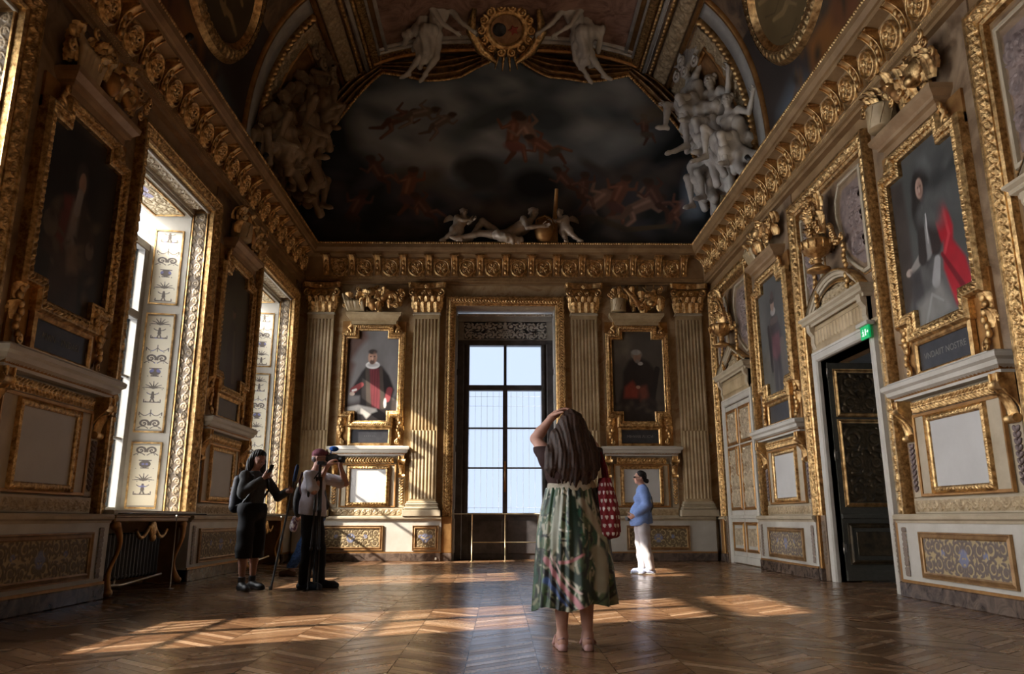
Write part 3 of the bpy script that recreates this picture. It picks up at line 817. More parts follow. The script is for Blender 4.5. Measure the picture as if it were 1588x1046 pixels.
def vpatch(name, s0, s1, y0, y1, off, mat, parent=None, H=None, amp=.03, rep=(1, 1), res=.05, cols=None, sides=True, along='y'):
    ns = max(2, int(abs(s1 - s0) / res) + 1); ny = max(2, int(abs(y1 - y0) / res) + 1)
    if H is None and cols is None: ny = 2 if abs(s1 - s0) > .01 else ny
    gs, gy = np.meshgrid(np.linspace(0, 1, ns), np.linspace(0, 1, ny))
    h = 0
    if H is not None:
        h = sample(H, gy * rep[1], (gs * rep[0]) % 1.0001) if along == 'y' else sample(H, gs * rep[0], (gy * rep[1]) % 1.0001)
        h = h * amp
    S = s0 + gs * (s1 - s0); Y = y0 + gy * (y1 - y0)
    offm = off + h
    P = vpt(S, Y, offm)
    if sides and off > 0:     # turn the rim down to the vault
        def rim(P_, S_, Y_): return vpt(S_, Y_, 0.0)
        P = np.concatenate([vpt(S[:, :1], Y[:, :1], -.01), P, vpt(S[:, -1:], Y[:, -1:], -.01)], 1); Sx = np.concatenate([S[:, :1], S, S[:, -1:]], 1)
        P = np.concatenate([vpt(Sx[0:1], y0, -.01), P, vpt(Sx[-1:], y1, -.01)], 0)
    a, b = P.shape[:2]; I = np.arange(a * b).reshape(a, b)
    F = np.stack([I[:-1, :-1], I[1:, :-1], I[1:, 1:], I[:-1, 1:]], -1).reshape(-1, 4)
    cc = None
    if cols is not None: cc = np.stack([sample(cols[..., k], np.clip(gs, 0, .9999), gy) for k in range(3)], -1).reshape(-1, 3)
    return link_mesh(name, np_mesh(name, P.reshape(-1, 3), F, smooth=True, cols=cc), mat, parent)
M['vault'] = mat_noise('vault_painting', (0.05, 0.033, 0.022), (0.22, 0.14, 0.08), 1.6, .6, 0, .2, 20, .01, dist=1.2)
M['vault_orange'] = mat_noise('vault_marbling', (0.20, 0.09, 0.03), (0.38, 0.19, 0.07), 2.0, .5, 0, .1, 20, .01, dist=2.0)
M['vault_pink'] = mat_noise('vault_rose_marbling', (0.15, 0.075, 0.05), (0.38, 0.23, 0.17), 1.5, .5, 0, .1, 20, .01, dist=2.5)
ceiling = struct(vpatch('ceiling', -VS, VS, YB, YE + .05, 0, M['vault'], res=.12, sides=False))
# flat strips closing the vault behind the cornice
cl = MB(); cl.box(XL - 1, XL + .15, YB, YE + .3, ZV, ZV + .1); cl.box(XR - .15, XR + 1, YB, YE + .3, ZV, ZV + .1); cl.box(XL - 1, XR + 1, YE - .2, YE + .9, ZV, ZV + .1)
struct(cl.build('ceiling_ledge', M['ochre']))
lw = MB(); lw.box(XL - 1, XR + 1, YE + .02, YE + .9, ZV + .1, ZV + 6); struct(lw.build('wall_lunette', M['vault']))
M['hood'] = mat_noise('brown_hood_stone', (0.24, 0.135, 0.06), (0.40, 0.26, 0.14), 3, .4, .2, .12, 40, .004)
# ================================================================== WINDOWS
def end_window():
    t = module('window_1', 'end', 0); struct(t)
    y = .62
    f = MB()                                      # dark timber frame and panelled apron
    for s in (-1, 1):
        f.box(s * .86, s * 1.17, y - .02, y + .16, 0, 5.72); f.box(s * .99, s * 1.17, y - .10, y, 0, 5.0, b=.015)
        f.box(s * .865, s * .94, y - .07, y + .0, .95, 4.98, b=.01)
    f.box(-.86, .86, y, y + .14, 0, .97)
    f.box(-.87, .87, y - .05, y + .16, .95, 1.03, b=.01)
    f.box(-1.17, 1.17, y - .05, y + .16, 4.97, 5.10, b=.015)
    f.box(-.87, .87, y - .07, y + .12, 3.87, 4.0, b=.02)
    f.box(-.055, .055, y - .07, y + .10, .97, 3.9, b=.012)
    f.box(-.035, .035, y - .0, y + .10, 4.0, 5.0)
    for z in (2.98, 2.05):
        for s in (-1, 1): f.box(s * .05, s * .87, y + .02, y + .07, z - .018, z + .018)
    for s in (-1, 1):
        f.box(s * .06, s * .82, y - .03, y, .12, .86, b=.012)
    f.build('window_frame', M['window_wood'], t)
    g = MB()
    for s in (-1, 1): g.box(s * .05, s * .87, y + .045, y + .05, 1.0, 3.9); g.box(s * .03, s * .87, y + .045, y + .05, 4.0, 4.98)
    g.build('pane', M['glass'], t)
    h = MB(); h.tube([(.0, y - .08, 1.75), (.0, y - .12, 1.8), (.0, y - .12, 1.95), (0, y - .08, 2.0)], .012); h.box(-.02, .02, y - .085, y - .07, 1.5, 2.2)
    h.build('handle', M['gold_plain'], t)
    H = arabesque(320, 96, 5, thick=.03)
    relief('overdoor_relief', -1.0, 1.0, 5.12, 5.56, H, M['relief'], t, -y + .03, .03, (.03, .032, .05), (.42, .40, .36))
    b = MB(); b.box(-1.15, 1.15, y - .06, y, 5.56, 5.75); b.box(-1.15, 1.15, y - .03, y + .02, 5.08, 5.6); b.build('transom_panel', M['shade_wood'], t)
    sweep('egg_moulding', [(-1.15, 5.68), (1.15, 5.68)], [(0, -y + .09), (.07, -y + .07)], M['stucco'], t, bands=[(0, 'egg', .02)], flip=-1)
    for s in (-1, 1):     # reveal panels
        w = MB(); w.box(s * 1.155, s * 1.17, .04, y - .1, .0, 5.75)
        for z0, z1 in ((.15, .9), (1.1, 2.4), (2.55, 4.2), (4.35, 5.6)):
            w.box(s * 1.135, s * 1.16, .12, y - .18, z0, z1, b=.008)
        w.build('reveal_panel', M['shade_wood'], t)
end_window()
n_ = MB()                                          # fine wire netting hung outside the lower lights
for x in np.linspace(-.86, .86, 13): n_.tube([(x, .95, .9), (x, .95, 3.9)], .0035, 5)
for z in (1.15, 2.05, 2.98, 3.55, 3.78): n_.tube([(-.9, .95, z), (.9, .95, z)], .0035, 5)
o = n_.build('window_netting', M['metal']); o.location, _r = wall_at('end', 0)
tag(o, 'fine wire netting hung outside the lower panes of the tall end window', 'netting')

def side_window(c, n, rich=True):
    t = module('window_%d' % n, 'left', c); struct(t); y = .88
    f = MB()
    for s in (-1, 1): f.box(s * .93, s * 1.06, y - .05, y + .12, .95, 5.1, b=.012)
    f.box(-1.05, 1.05, y - .04, y + .12, .95, 1.06, b=.01); f.box(-1.05, 1.05, y - .06, y + .12, 5.0, 5.14, b=.015)
    f.box(-.95, .95, y - .06, y + .10, 3.87, 4.0, b=.015); f.box(-.05, .05, y - .05, y + .08, 1.0, 5.05, b=.012)
    for z in (2.98, 2.05):
        for s in (-1, 1): f.box(s * .05, s * .93, y, y + .05, z - .018, z + .018)
    f.build('window_frame', M['shade_wood'], t)
    g = MB(); g.box(-.94, .94, y + .045, y + .05, 1.0, 5.05); g.build('pane', M['glass'], t)
    if not rich: return
    for s in (-1, 1):
        w = MB()         # splayed shutter boxes from (1.18, .30) to (1.04, .86)
        def q(u, e, z): return (s * (1.185 - .13 * u) - s * e, .27 + .58 * u, z)
        def slab(u0, u1, z0, z1, e0, e1, mi=0):
            V = [q(u, e, z) for z in (z0, z1) for u, e in ((u0, e0), (u1, e0), (u1, e1), (u0, e1))]
            w.add(V, [(0, 1, 2, 3), (4, 5, 6, 7), (0, 1, 5, 4), (1, 2, 6, 5), (2, 3, 7, 6), (3, 0, 4, 7)], mi=mi)
        slab(0, 1, .95, 5.66, -.08, .012)
        PZ = ((1.04, 2.02), (2.16, 4.02), (4.16, 5.40))
        for z0, z1 in PZ:
            for a in ((.14, .86, z0, z0 + .025), (.14, .86, z1 - .025, z1), (.14, .18, z0, z1), (.82, .86, z0, z1)): slab(*a, .005, .028, 1)
        w.build('shutter_box', [M['white'], M['gold']], t)
        for k, (z0, z1) in enumerate(PZ):
            hh = int(120 * (z1 - z0) / .42); H = grotesque(96, hh, 11 + k)
            tm = raster(96, hh); rr = np.random.default_rng(k)
            for _ in range(3 if k != 1 else 8): 
                px = rr.uniform(30, 48); py = rr.uniform(.1, .9) * hh; q_ = rr.uniform(5, 9)
                splat(tm, [px, 96 - px], [py, py], q_)
            tm = tm * (H > .15)
            o = relief('painted_arabesque', 0, .40, z0 + .05, z1 - .05, H, M['painted'], t, 0, .003, (.80, .73, .57), (.17, .14, .12), tint=(np.clip(tm * 2, 0, 1), (.22, .22, .42)), res=.007)
            # place on the splay
            me = o.data; co = np.empty(len(me.vertices) * 3, dtype=np.float32); me.vertices.foreach_get('co', co); co = co.reshape(-1, 3)
            u = .17 + co[:, 0] / .40 * .66; e = .016 - co[:, 1]
            co[:, 0], co[:, 1] = s * (1.185 - .13 * u) - s * e, .27 + .58 * u
            me.vertices.foreach_set('co', co.ravel()); me.update()
        # carved strip lining the opening beside the room
        o = sweep('carved_reveal', [(1.19 * s, .95), (1.19 * s, 5.72)], [(0, 0), (0, .0)], M['painted'], t) if False else None
        H = TILE['rin'][0]; nz = 440; ny = 24
        gz, gy = np.meshgrid(np.linspace(0, 1, nz), np.linspace(0, 1, ny), indexing='ij')
        h = sample(H, gz * 17, (gy * 1.5) % 1.0001)
        V = np.stack([s * (1.195 - h * .012), .035 + gy * .20, .955 + gz * 4.77], -1)
        I = np.arange(nz * ny).reshape(nz, ny); F = np.stack([I[:-1, :-1], I[:-1, 1:], I[1:, 1:], I[1:, :-1]], -1).reshape(-1, 4)
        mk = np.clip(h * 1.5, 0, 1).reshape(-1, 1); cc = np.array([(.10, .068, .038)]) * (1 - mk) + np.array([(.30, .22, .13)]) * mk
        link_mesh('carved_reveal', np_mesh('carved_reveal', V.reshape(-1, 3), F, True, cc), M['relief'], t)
        b = MB()
        for yy in (.02, .245): b.box(s * 1.17, s * 1.2, yy - .012, yy + .012, .95, 5.73, b=.004)
        b.build('fillet', M['gold'], t)
    # soffit: carved strip, then a painted panel
    b = MB(); b.box(-1.2, 1.2, .27, .9, 5.64, 5.78); b.box(-1.2, 1.2, .0, .035, 5.72, 5.76, b=.004); b.box(-1.2, 1.2, .235, .26, 5.69, 5.76, b=.004); b.build('soffit', M['white'], t)
    def soffit(name, y0, y1, z, H, c0, c1, amp, rep, tint=None):
        nx, ny = 260, 60; gx, gy = np.meshgrid(np.linspace(0, 1, nx), np.linspace(0, 1, ny), indexing='ij')
        h = sample(H, np.clip(gx * rep, 0, rep - 1e-4), gy); V = np.stack([-1.02 + 2.04 * gx, y0 + (y1 - y0) * gy, z - h * amp], -1)
        I = np.arange(nx * ny).reshape(nx, ny); F = np.stack([I[:-1, :-1], I[:-1, 1:], I[1:, 1:], I[1:, :-1]], -1).reshape(-1, 4)
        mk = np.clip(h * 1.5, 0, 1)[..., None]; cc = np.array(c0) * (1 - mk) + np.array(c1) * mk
        if tint is not None:
            q = sample(tint, np.clip(gx, 0, .9999), gy)[..., None]; cc = cc * (1 - q) + np.array((.25, .24, .45)) * q
        link_mesh(name, np_mesh(name, V.reshape(-1, 3), F, True, cc.reshape(-1, 3)), M['relief'], t)
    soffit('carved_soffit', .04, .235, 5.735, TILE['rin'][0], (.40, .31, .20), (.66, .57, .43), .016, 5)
    tm = raster(300, 96); splat(tm, [110, 150, 190], [48, 48, 48], [16, 24, 16])
    soffit('painted_soffit', .36, .78, 5.636, arabesque(300, 96, 21, thick=.03), (.62, .52, .33), (.34, .25, .14), .01, 1, np.clip(tm * 1.4, 0, .7))
    b = MB()
    for a in ((-1.05, 1.05, .33, .355), (-1.05, 1.05, .785, .81)): b.box(*a, 5.615, 5.645, b=.004)
    for s in (-1, 1): b.box(s * 1.03, s * 1.055, .34, .8, 5.615, 5.645, b=.004)
    b.build('fillet', M['gold'], t)
    b = MB(); b.prism([(.10, .945), (-.20, .945), (-.215, .96), (-.215, .985), (-.20, 1.0), (.90, 1.0), (.90, .945)], -1.24, 1.24, plane='yz'); b.build('window_sill', M['white'], t)
side_window(LW[2], 2); side_window(LW[3], 3); side_window(LW[1], 4); side_window(LW[0], 5, False); side_window(-4.74, 6, False)

# console table like radiator covers in the niches below the left windows
def niche_console(c):
    t = module('radiator_console', 'left', c)
    b = MB(); b.box(-1.1, 1.1, -.17, .0, .86, .93, b=.015); b.box(-1.12, 1.12, -.19, .02, .91, .945, b=.01); b.build('console_top', M['ochre'], t)
    for s in (-1, 1):
        l = MB(); P = [(s * (1.0 - .10 * math.sin(u * PI)), -.12 - .05 * math.sin(u * 2 * PI), .86 - .82 * u) for u in np.linspace(0, 1, 12)]
        l.tube(P, [.055 - .03 * math.sin(u * PI) for u in np.linspace(0, 1, 12)], 8); l.ell((s * 1.0, -.12, .05), (.07, .06, .05)); l.ell((s * 1.0, -.13, .82), (.075, .06, .06))
        l.build('leg', M['gold_plain'], t)
    a = MB()
    for s in (-1, 1):
        a.tube([(s * (.08 + .38 * u), -.13, .80 - .14 * math.sin(u * PI * .9)) for u in np.linspace(0, 1, 10)], .025, 8)
    a.ell((0, -.14, .76), (.10, .04, .12)); a.ell((0, -.15, .66), (.05, .04, .06)); a.build('apron_ornament', M['gold_carved'], t)
    r = MB()
    for x in np.linspace(-.8, .8, 17): r.box(x - .035, x + .035, .10, .16, .14, .72, b=.02)
    r.tube([(-.85, .13, .18), (.85, .13, .18)], .02); r.build('radiator', M['black'], t)
    p = MB(); p.tube([(-.95, -.05, .12), (-.5, -.05, .10), (.6, -.05, .16)], .018); p.tube([(-.72, -.05, .10), (-.70, -.05, .2)], .014); p.build('pipe', M['metal'], t)
    return t
for c, s_ in ((LW[2], 'beside the large framed portrait of a seated sitter'), (LW[3], 'nearest the corner of the end wall'), (LW[1], 'below the left window nearest the camera')):
    t = niche_console(c); tag(t, 'gilded console with dark radiator ' + {LW[2]: 'below the second left window', LW[3]: 'below the left window nearest the end wall', LW[1]: 'below the left window nearest the camera'}[c], 'console', 'radiator consoles below the left windows')

# ================================================================== PILASTERS
def acanthus(mb, cx, cy, z0, h, w, out, yaw=0.0, curl=.5):
    """a curling leaf, base at (cx, cy, z0)"""
    nu, nv = 12, 9; G = np.zeros((nu, nv, 3)); c_, s_ = math.cos(yaw), math.sin(yaw)
    for i in range(nu):
        u = i / (nu - 1)
        zz = h * (u if u < .75 else .75 + .25 * math.sin((u - .75) * 4 * PI / 2) * .9 - max(0, u - .85) * .9)
        o = out * (u ** 2.2) + curl * out * max(0, u - .7) * 2
        ww = w * (math.sin(min(u * 1.25 + .25, 1) * PI * .62) ** .8) * (1 - .75 * max(0, u - .78) / .22) * (1 + .10 * math.cos(u * 26))
        for j in range(nv):
            v = j / (nv - 1) * 2 - 1
            x = v * ww / 2; d = o + .018 * (1 - v * v) + .010 * math.cos(v * 9) - .02 * abs(v)
            G[i, j] = (cx + x * c_ + d * s_, cy - d * c_ + x * s_, z0 + zz)
    mb.grid(G, True)
    G2 = G.copy(); G2[..., 1] += .012; mb.grid(G2, True)
def volute(mb, cx, cy, cz, r, sgn=1, rad=.022, turns=1.6, tail=None, n=34, yaw=0.0):
    x, z = spiral(0, 0, r, turns, PI / 2, sgn, n)
    c_, s_ = math.cos(yaw), math.sin(yaw)
    P = [(cx + a * c_, cy + a * s_, cz + b) for a, b in zip(x, z)]
    if tail: P = [tail] + P
    mb.tube(P, [rad] * (len(P) - n) + list(np.linspace(rad, rad * .45, n)), 7); mb.ell((cx, cy - .004, cz), (rad * 1.3,) * 3, 8, 6)
PROF_BASE = [(0, 0), (0, .12)]
def pilaster(label):
    t = empty('pilaster')
    hw = .30; d = .13
    b = MB()
    b.box(-.42, .42, -d - .12, 0, .95, 1.09, b=.008)
    def ring(z0, z1, e, r=.02): b.box(-hw - e, hw + e, -d - e, 0, z0, z1, b=r)
    ring(1.09, 1.15, .095, .028); ring(1.15, 1.18, .06, .01); ring(1.18, 1.23, .07, .024); ring(1.23, 1.27, .035, .01)
    b.build('pilaster_base', M['cream'], t)
    # fluted shaft: seven flutes, lower third cabled
    prof = []; n = 7; fw = (2 * hw - .05) / n
    x = -hw
    P0 = [(-hw, 0), (-hw, -d)]
    def section(cable):
        pts = [(-hw, 0), (-hw, -d)]
        for k in range(n):
            x0 = -hw + .025 + k * fw + .012; x1 = x0 + fw - .024
            pts.append((x0, -d))
            for a in np.linspace(0, PI, 7)[1:-1]:
                dep = .028 * math.sin(a); xx = (x0 + x1) / 2 - (x1 - x0) / 2 * math.cos(a)
                pts.append((xx, -d - (.014 * math.sin(a) if cable else -dep)))
            pts.append((x1, -d))
        return pts + [(hw, -d), (hw, 0)]
    s = MB()
    for z0, z1, cb in ((1.27, 1.33, None), (1.33, 2.84, True), (2.84, 5.44, False), (5.44, 5.54, None)):
        if cb is None: s.box(-hw, hw, -d, 0, z0, z1)
        else:
            pts = section(cb); G = np.array([[(p[0], p[1], z) for p in pts] for z in (z0, z1)])
            s.grid(G, False, mi=0)
    s.box(-hw + .01, hw - .01, -d + .035, 0, 1.27, 5.54)
    s.build('shaft', M['pil'], t)
    c = MB()
    for z0, z1, e in ((5.54, 5.565, .03), (5.565, 5.60, .015)): c.box(-hw - e, hw + e, -d - e, 0, z0, z1, b=.008)
    c.build('astragal', M['cream'], t)
    k = MB()
    k.prism([(-hw + .02, 5.60), (hw - .02, 5.60), (hw + .0, 5.98), (hw + .08, 6.16), (-hw - .08, 6.16), (-hw - .0, 5.98)], -d - .0, 0)
    for i in range(4): acanthus(k, -hw + .075 + i * .15, -d - .01, 5.60, .27, .17, .085)
    for i in range(5): acanthus(k, -hw + .0 + i * .15, -d - .0, 5.66, .36, .15, .11)
    for s_ in (-1, 1):
        acanthus(k, s_ * (hw - .01), -d + .05, 5.60, .28, .16, .10, yaw=s_ * PI / 3); acanthus(k, s_ * (hw - .0), -d + .06, 5.66, .38, .15, .13, yaw=s_ * PI / 3)
        volute(k, s_ * (hw + .03), -d - .10, 6.06, .085, -s_, .026, tail=(s_ * (hw - .14), -d - .03, 5.86))
        volute(k, s_ * .085, -d - .075, 6.06, .06, s_, .018, tail=(s_ * .16, -d - .03, 5.88))
    for a in np.linspace(0, 2 * PI, 7)[:-1]: k.ell((.035 * math.cos(a), -d - .13, 6.20 + .035 * math.sin(a)), (.026, .022, .026), 8, 6)
    k.ell((0, -d - .145, 6.20), (.022,) * 3, 8, 6)
    k.build('capital', M['gold_carved'], t)
    a = MB(); pts = [(-hw - .13, 0), (-hw - .13, -d - .13), (-hw - .08, -d - .17), (-.2, -d - .10), (0, -d - .085), (.2, -d - .10), (hw + .08, -d - .17), (hw + .13, -d - .13), (hw + .13, 0)]
    a.prism(pts, 6.17, 6.24, plane='xy'); a.prism([(p[0] * 1.02, p[1] * 1.05) for p in pts], 6.24, 6.29, plane='xy')
    a.build('abacus', M['gold'], t)
    return t
M['pil'] = mat_noise('pilaster_stone', (0.34, 0.235, 0.115), (0.54, 0.405, 0.235), 2.5, .4, .1, .12, 40, .004)
PILS = [(-4.30, 'fluted pilaster in the left corner of the end wall'), (-1.84, 'fluted pilaster just left of the tall end window'),
        (1.84, 'fluted pilaster just right of the tall end window'), (4.30, 'fluted pilaster in the right corner of the end wall')]
pil0 = None
for c, lab in PILS:
    if pil0 is None: pil0 = pilaster(lab); q = pil0
    else: q = copy_tree(pil0)
    q.location = (XC + c, YE, 0); tag(q, lab + ', gilded capital', 'pilaster', 'fluted pilasters on the end wall')

# ================================================================== PICTURE BAYS
M['gold_cool'] = M['gold_carved']
def stepped(hw, z0, z1, nt, nb, dt, db):
    """outline with notched corners, clockwise from lower left (x, z)"""
    return [(-nb, z0), (-nb, z0 + db), (-hw, z0 + db), (-hw, z1 - dt), (-nt, z1 - dt), (-nt, z1), (nt, z1), (nt, z1 - dt), (hw, z1 - dt), (hw, z0 + db), (nb, z0 + db), (nb, z0)]
def picture(side, c, k, paint, plaque_lines, name='framed_portrait'):
    """k widens the bay: 1 on the end wall, 1.22 on the side walls"""
    t = module(name, side, c); d = .06
    hw, nt, nb = .60 * k, .345 * k, .37 * k; z0, z1, dt, db = 3.05, 5.17, .19, .22
    out = stepped(hw, z0, z1, nt, nb, dt, db)
    prof = [(-.012, d), (-.012, d + .06), (.02, d + .075), (.03, d + .06), (.10, d + .10), (.115, d + .10), (.14, d + .06), (.14, -0.0)]
    sweep('frame', out, prof, M['gold_carved'], t, closed=True, flip=-1, bands=[(1, 'bead', .006), (3, 'leaf' if side == 'end' else 'rin', .034)], res=.008)
    def inside(x, z):
        a = (np.abs(x) < hw) & (z > z0 + db) & (z < z1 - dt)
        return a | ((np.abs(x) < nt) & (z >= z1 - dt) & (z < z1)) | ((np.abs(x) < nb) & (z <= z0 + db) & (z > z0))
    canvas('canvas', out, inside, paint, M['canvas'], t, d + .008, -hw, hw, z0, z1, .010)
    bk = MB(); bk.box(-hw - .10, hw + .10, -.055, 0, z0 + db, z1 - dt); bk.box(-nt - .1, nt + .1, -.055, 0, z0 - .1, z1 + .1)
    bk.box(-hw - .16, hw + .16, -.05, -.0, 2.5, z0 + .33); bk.box(-hw - .14, hw + .14, -.05, 0, 5.0, 5.4)
    bk.build('backboard', M['gold_plain'], t)
    # hood cornice on the frame
    hp = [(0, 5.30), (.04, 5.30), (.045, 5.38), (.09, 5.40), (.10, 5.44), (.16, 5.50), (.17, 5.56), (.0, 5.565)]
    w_ = nt + .13
    pc = sweep('hood_cornice', [(-w_, -.0), (-w_, -.12), (w_, -.12), (w_, 0)], hp, M['pil' if side == 'end' else 'hood'], t, plane='xy', flip=1)  # end hoods paler for sun, side hoods browner for shade: light in the colour
    sweep('egg_moulding', [(-w_, -.0), (-w_, -.12), (w_, -.12), (w_, 0)], [(.055, 5.385), (.10, 5.445)], M['gold_carved'], t, plane='xy', flip=1, bands=[(0, 'egg', .018)], res=.008)
    for s in (-1, 1):     # scrolls on the shoulders
        b = MB(); volute(b, s * (nt + .25), -.12, 5.13, .085, s, .03, tail=(s * (nt + .15), -.10, 5.33)); volute(b, s * (nt + .16), -.13, 5.34, .045, -s, .02)
        acanthus(b, s * (nt + .26), -.07, 5.0, .16, .16, .05); b.build('shoulder_scroll', M['gold'], t)
        g = MB()              # pendant of acanthus and husks beside the tablet
        X = s * (hw + .05)
        volute(g, X, -.12, 3.20, .07, -s, .026); acanthus(g, X, -.06, 2.92, .26, .20, .07); acanthus(g, X + s * .04, -.05, 2.76, .22, .16, .06)
        for q in range(7): g.ell((X + s * .03 * math.sin(q * 1.7), -.085, 3.08 - q * .075), (.05 - q * .003, .032, .05), 8, 6)
        volute(g, X - s * .03, -.10, 2.58, .05, s, .02); g.build('acanthus_pendant', M['gold'], t)
    # inscription tablet
    tw = nb + .05
    sweep('tablet_frame', [(-tw, 2.56), (-tw, 2.86), (tw, 2.86), (tw, 2.56)], [(0, .07), (.0, .10), (.02, .12), (.07, .11), (.075, .06)], M['gold'], t, closed=True, flip=-1)
    b = MB(); b.box(-tw, tw, -.08, 0, 2.56, 2.86); tb = b.build('tablet', M['dark'], t)
    if plaque_lines:
        for i, ln in enumerate(plaque_lines):
            o = text_mesh('inscription', ln, .085 * k, M['letter'], tb); o.rotation_euler = (R(90), 0, 0); o.location = (0, -.0815, 2.71 + (len(plaque_lines) - 1) * .07 - i * .14)
    return t
M['letter'] = mat_flat('inscription_grey', (.20, .19, .17), .6)
def shelf(side, c, k, hw):
    """stone ledge on two gilded consoles with the panel below: one architectural piece"""
    t = module('console_shelf', side, c)
    hp = [(0, 2.27), (.03, 2.27), (.035, 2.31), (.09, 2.34), (.10, 2.385), (.135, 2.41), (.14, 2.455), (.12, 2.475), (0, 2.485)]
    sweep('ledge', [(-hw + .14, 0), (-hw + .14, -.14), (hw - .14, -.14), (hw - .14, 0)], hp, M['white'], t, plane='xy', flip=1)
    b = MB(); b.box(-hw + .14, hw - .14, -.26, 0, 2.44, 2.484); b.box(-hw + .14, hw - .14, -.14, 0, 2.27, 2.3); b.build('ledge_top', M['white'], t)
    sweep('dentil_moulding', [(-hw + .14, 0), (-hw + .14, -.14), (hw - .14, -.14), (hw - .14, 0)], [(.035, 2.30), (.085, 2.34)], M['gold_plain'], t, plane='xy', flip=1, bands=[(0, 'egg', .014)], res=.008)
    pw = hw - .30
    # gilt leaf frieze and the framed panel below
    sweep('leaf_frieze', [(-pw + .06, 2.18), (pw - .06, 2.18)], [(-.08, .10), (.05, .12)], M['gold_carved'], t, bands=[(0, 'leaf', .022)], flip=-1)
    f = MB(); f.box(-pw - .19, pw + .19, -.04, 0, .95, 2.27)
    f.box(-pw, pw, -.07, 0, 1.14, 2.12, b=.006); f.build('panel_field', M['cream'], t)
    iw = .40 * k; z0, z1 = 1.25, 1.98
    sweep('panel_frame', [(-iw, z0), (-iw, z1), (iw, z1), (iw, z0)], [(0, .07), (0, .095), (.015, .105), (.065, .085), (.075, .11), (.085, .07)], M['gold_carved'], t, closed=True, flip=-1, bands=[(2, 'egg' if k > 1 else 'gui', .014)], res=.008)
    sweep('panel_moulding', [(-pw, 1.15), (-pw, 2.09), (pw, 2.09), (pw, 1.15)], [(-.03, .07), (-.03, .085), (.0, .09), (.01, .06)], M['gold_plain'], t, closed=True, flip=-1)
    b = MB(); b.box(-iw, iw, -.074, 0, z0, z1); b.build('blank_panel', M['blank'], t)
    for s in (-1, 1):
        X = s * (hw - .17)
        g = MB()      # scrolled console bracket
        pr = []
        for u in np.linspace(0, 1, 16): pr.append((-(.05 + .15 * (1 - u) ** 1.6 + .045 * math.sin(u * PI * 2)), 2.27 - .46 * u))
        g.prism([(-.0, 2.27)] + pr + [(0, 1.81)], X - .06, X + .06, plane='yz')
        for e in (-1, 1):
            g.tube([(X + e * .055, p[0] - .008, p[1]) for p in pr], .016, 6)
        for e in (-1, 1): g.lathe([(0, -.01), (.05, -.008), (.06, 0), (.05, .008), (0, .01)], 0, 0, 0, 12, sx=1) if False else None
        g.tube([(X - .085, -.17, 2.16), (X + .085, -.17, 2.16)], .055, 10); g.tube([(X - .07, -.085, 1.83), (X + .07, -.085, 1.83)], .045, 10)
        acanthus(g, X, -.09, 1.80, .30, .12, .12)
        g.build('bracket', M['gold'], t)
        h = MB()      # husk garland on the side strip
        h.box(X - .075, X + .075, -.055, 0, 1.14, 1.80, b=.006)
        h.build('side_strip', M['cream'], t)
        gl_ = MB()
        for q in range(9):
            zz = 1.74 - q * .062
            for e in (-1, 1): gl_.ell((X + e * .026, -.065, zz), (.026 - q * .0012, .018, .034), 7, 5, rot=(0, e * .6, 0))
            gl_.ell((X, -.07, zz - .02), (.016, .016, .024), 7, 5)
        gl_.build('husk_garland', M['gold'] if k <= 1 else M['garland'], t)
    sweep('base_frieze', [(-hw + .13, 1.05), (hw - .13, 1.05)], [(-.075, .085), (.055, .085)], M['relief_gold'], t, bands=[(0, 'rin', .014)], flip=-1, res=.010)
    f = MB(); f.box(-hw + .12, hw - .12, -.080, 0, .955, 1.13, b=.006); f.build('base_strip', M['cream'], t)
    return t
M['garland'] = mat_flat('mauve_garland', (.19, .14, .13), .5)
M['relief_gold'] = mat_noise('carved_stone_gilt', (0.34, 0.24, 0.13), (0.56, 0.43, 0.26), 12, .45, .35, .5, 90, .008)
def dado_panel(side, c, hw, z0, z1, seed, d=.17, name='dado_panel', dark=False):
    t = module(name, side, c)
    sweep('panel_frame', [(-hw, z0), (-hw, z1), (hw, z1), (hw, z0)], [(-.055, d + .002), (-.055, d + .022), (-.04, d + .03), (-.01, d + .012), (.0, d + .03), (.012, d + .03), (.015, d)], M['gold_frame2'], t, closed=True, flip=-1)
    w, h = hw * 2 - .1, z1 - z0 - .1
    H = arabesque(int(96 * w / h) if w > h else 96, 96, seed, thick=.035)
    tm = raster(H.shape[1], 96); splat(tm, [H.shape[1] * .5], [48], [24]); splat(tm, [H.shape[1] * .25, H.shape[1] * .75], [40, 40], [11, 11]); tm *= (H > .1)
    relief('painted_arabesque', -hw + .05, hw - .05, z0 + .05, z1 - .05, H, M['painted'], t, d + .006, .006, (.44, .33, .17), (.16, .11, .055) if not dark else (.16, .12, .10), tint=(np.clip(tm * 1.5, 0, 1), (.20, .21, .30)), res=.007)
    return t
M['gold_frame2'] = mat_noise('panel_frame_brown', (0.22, 0.115, 0.045), (0.42, 0.25, 0.11), 6, .4, .4, .2, 60, .004)

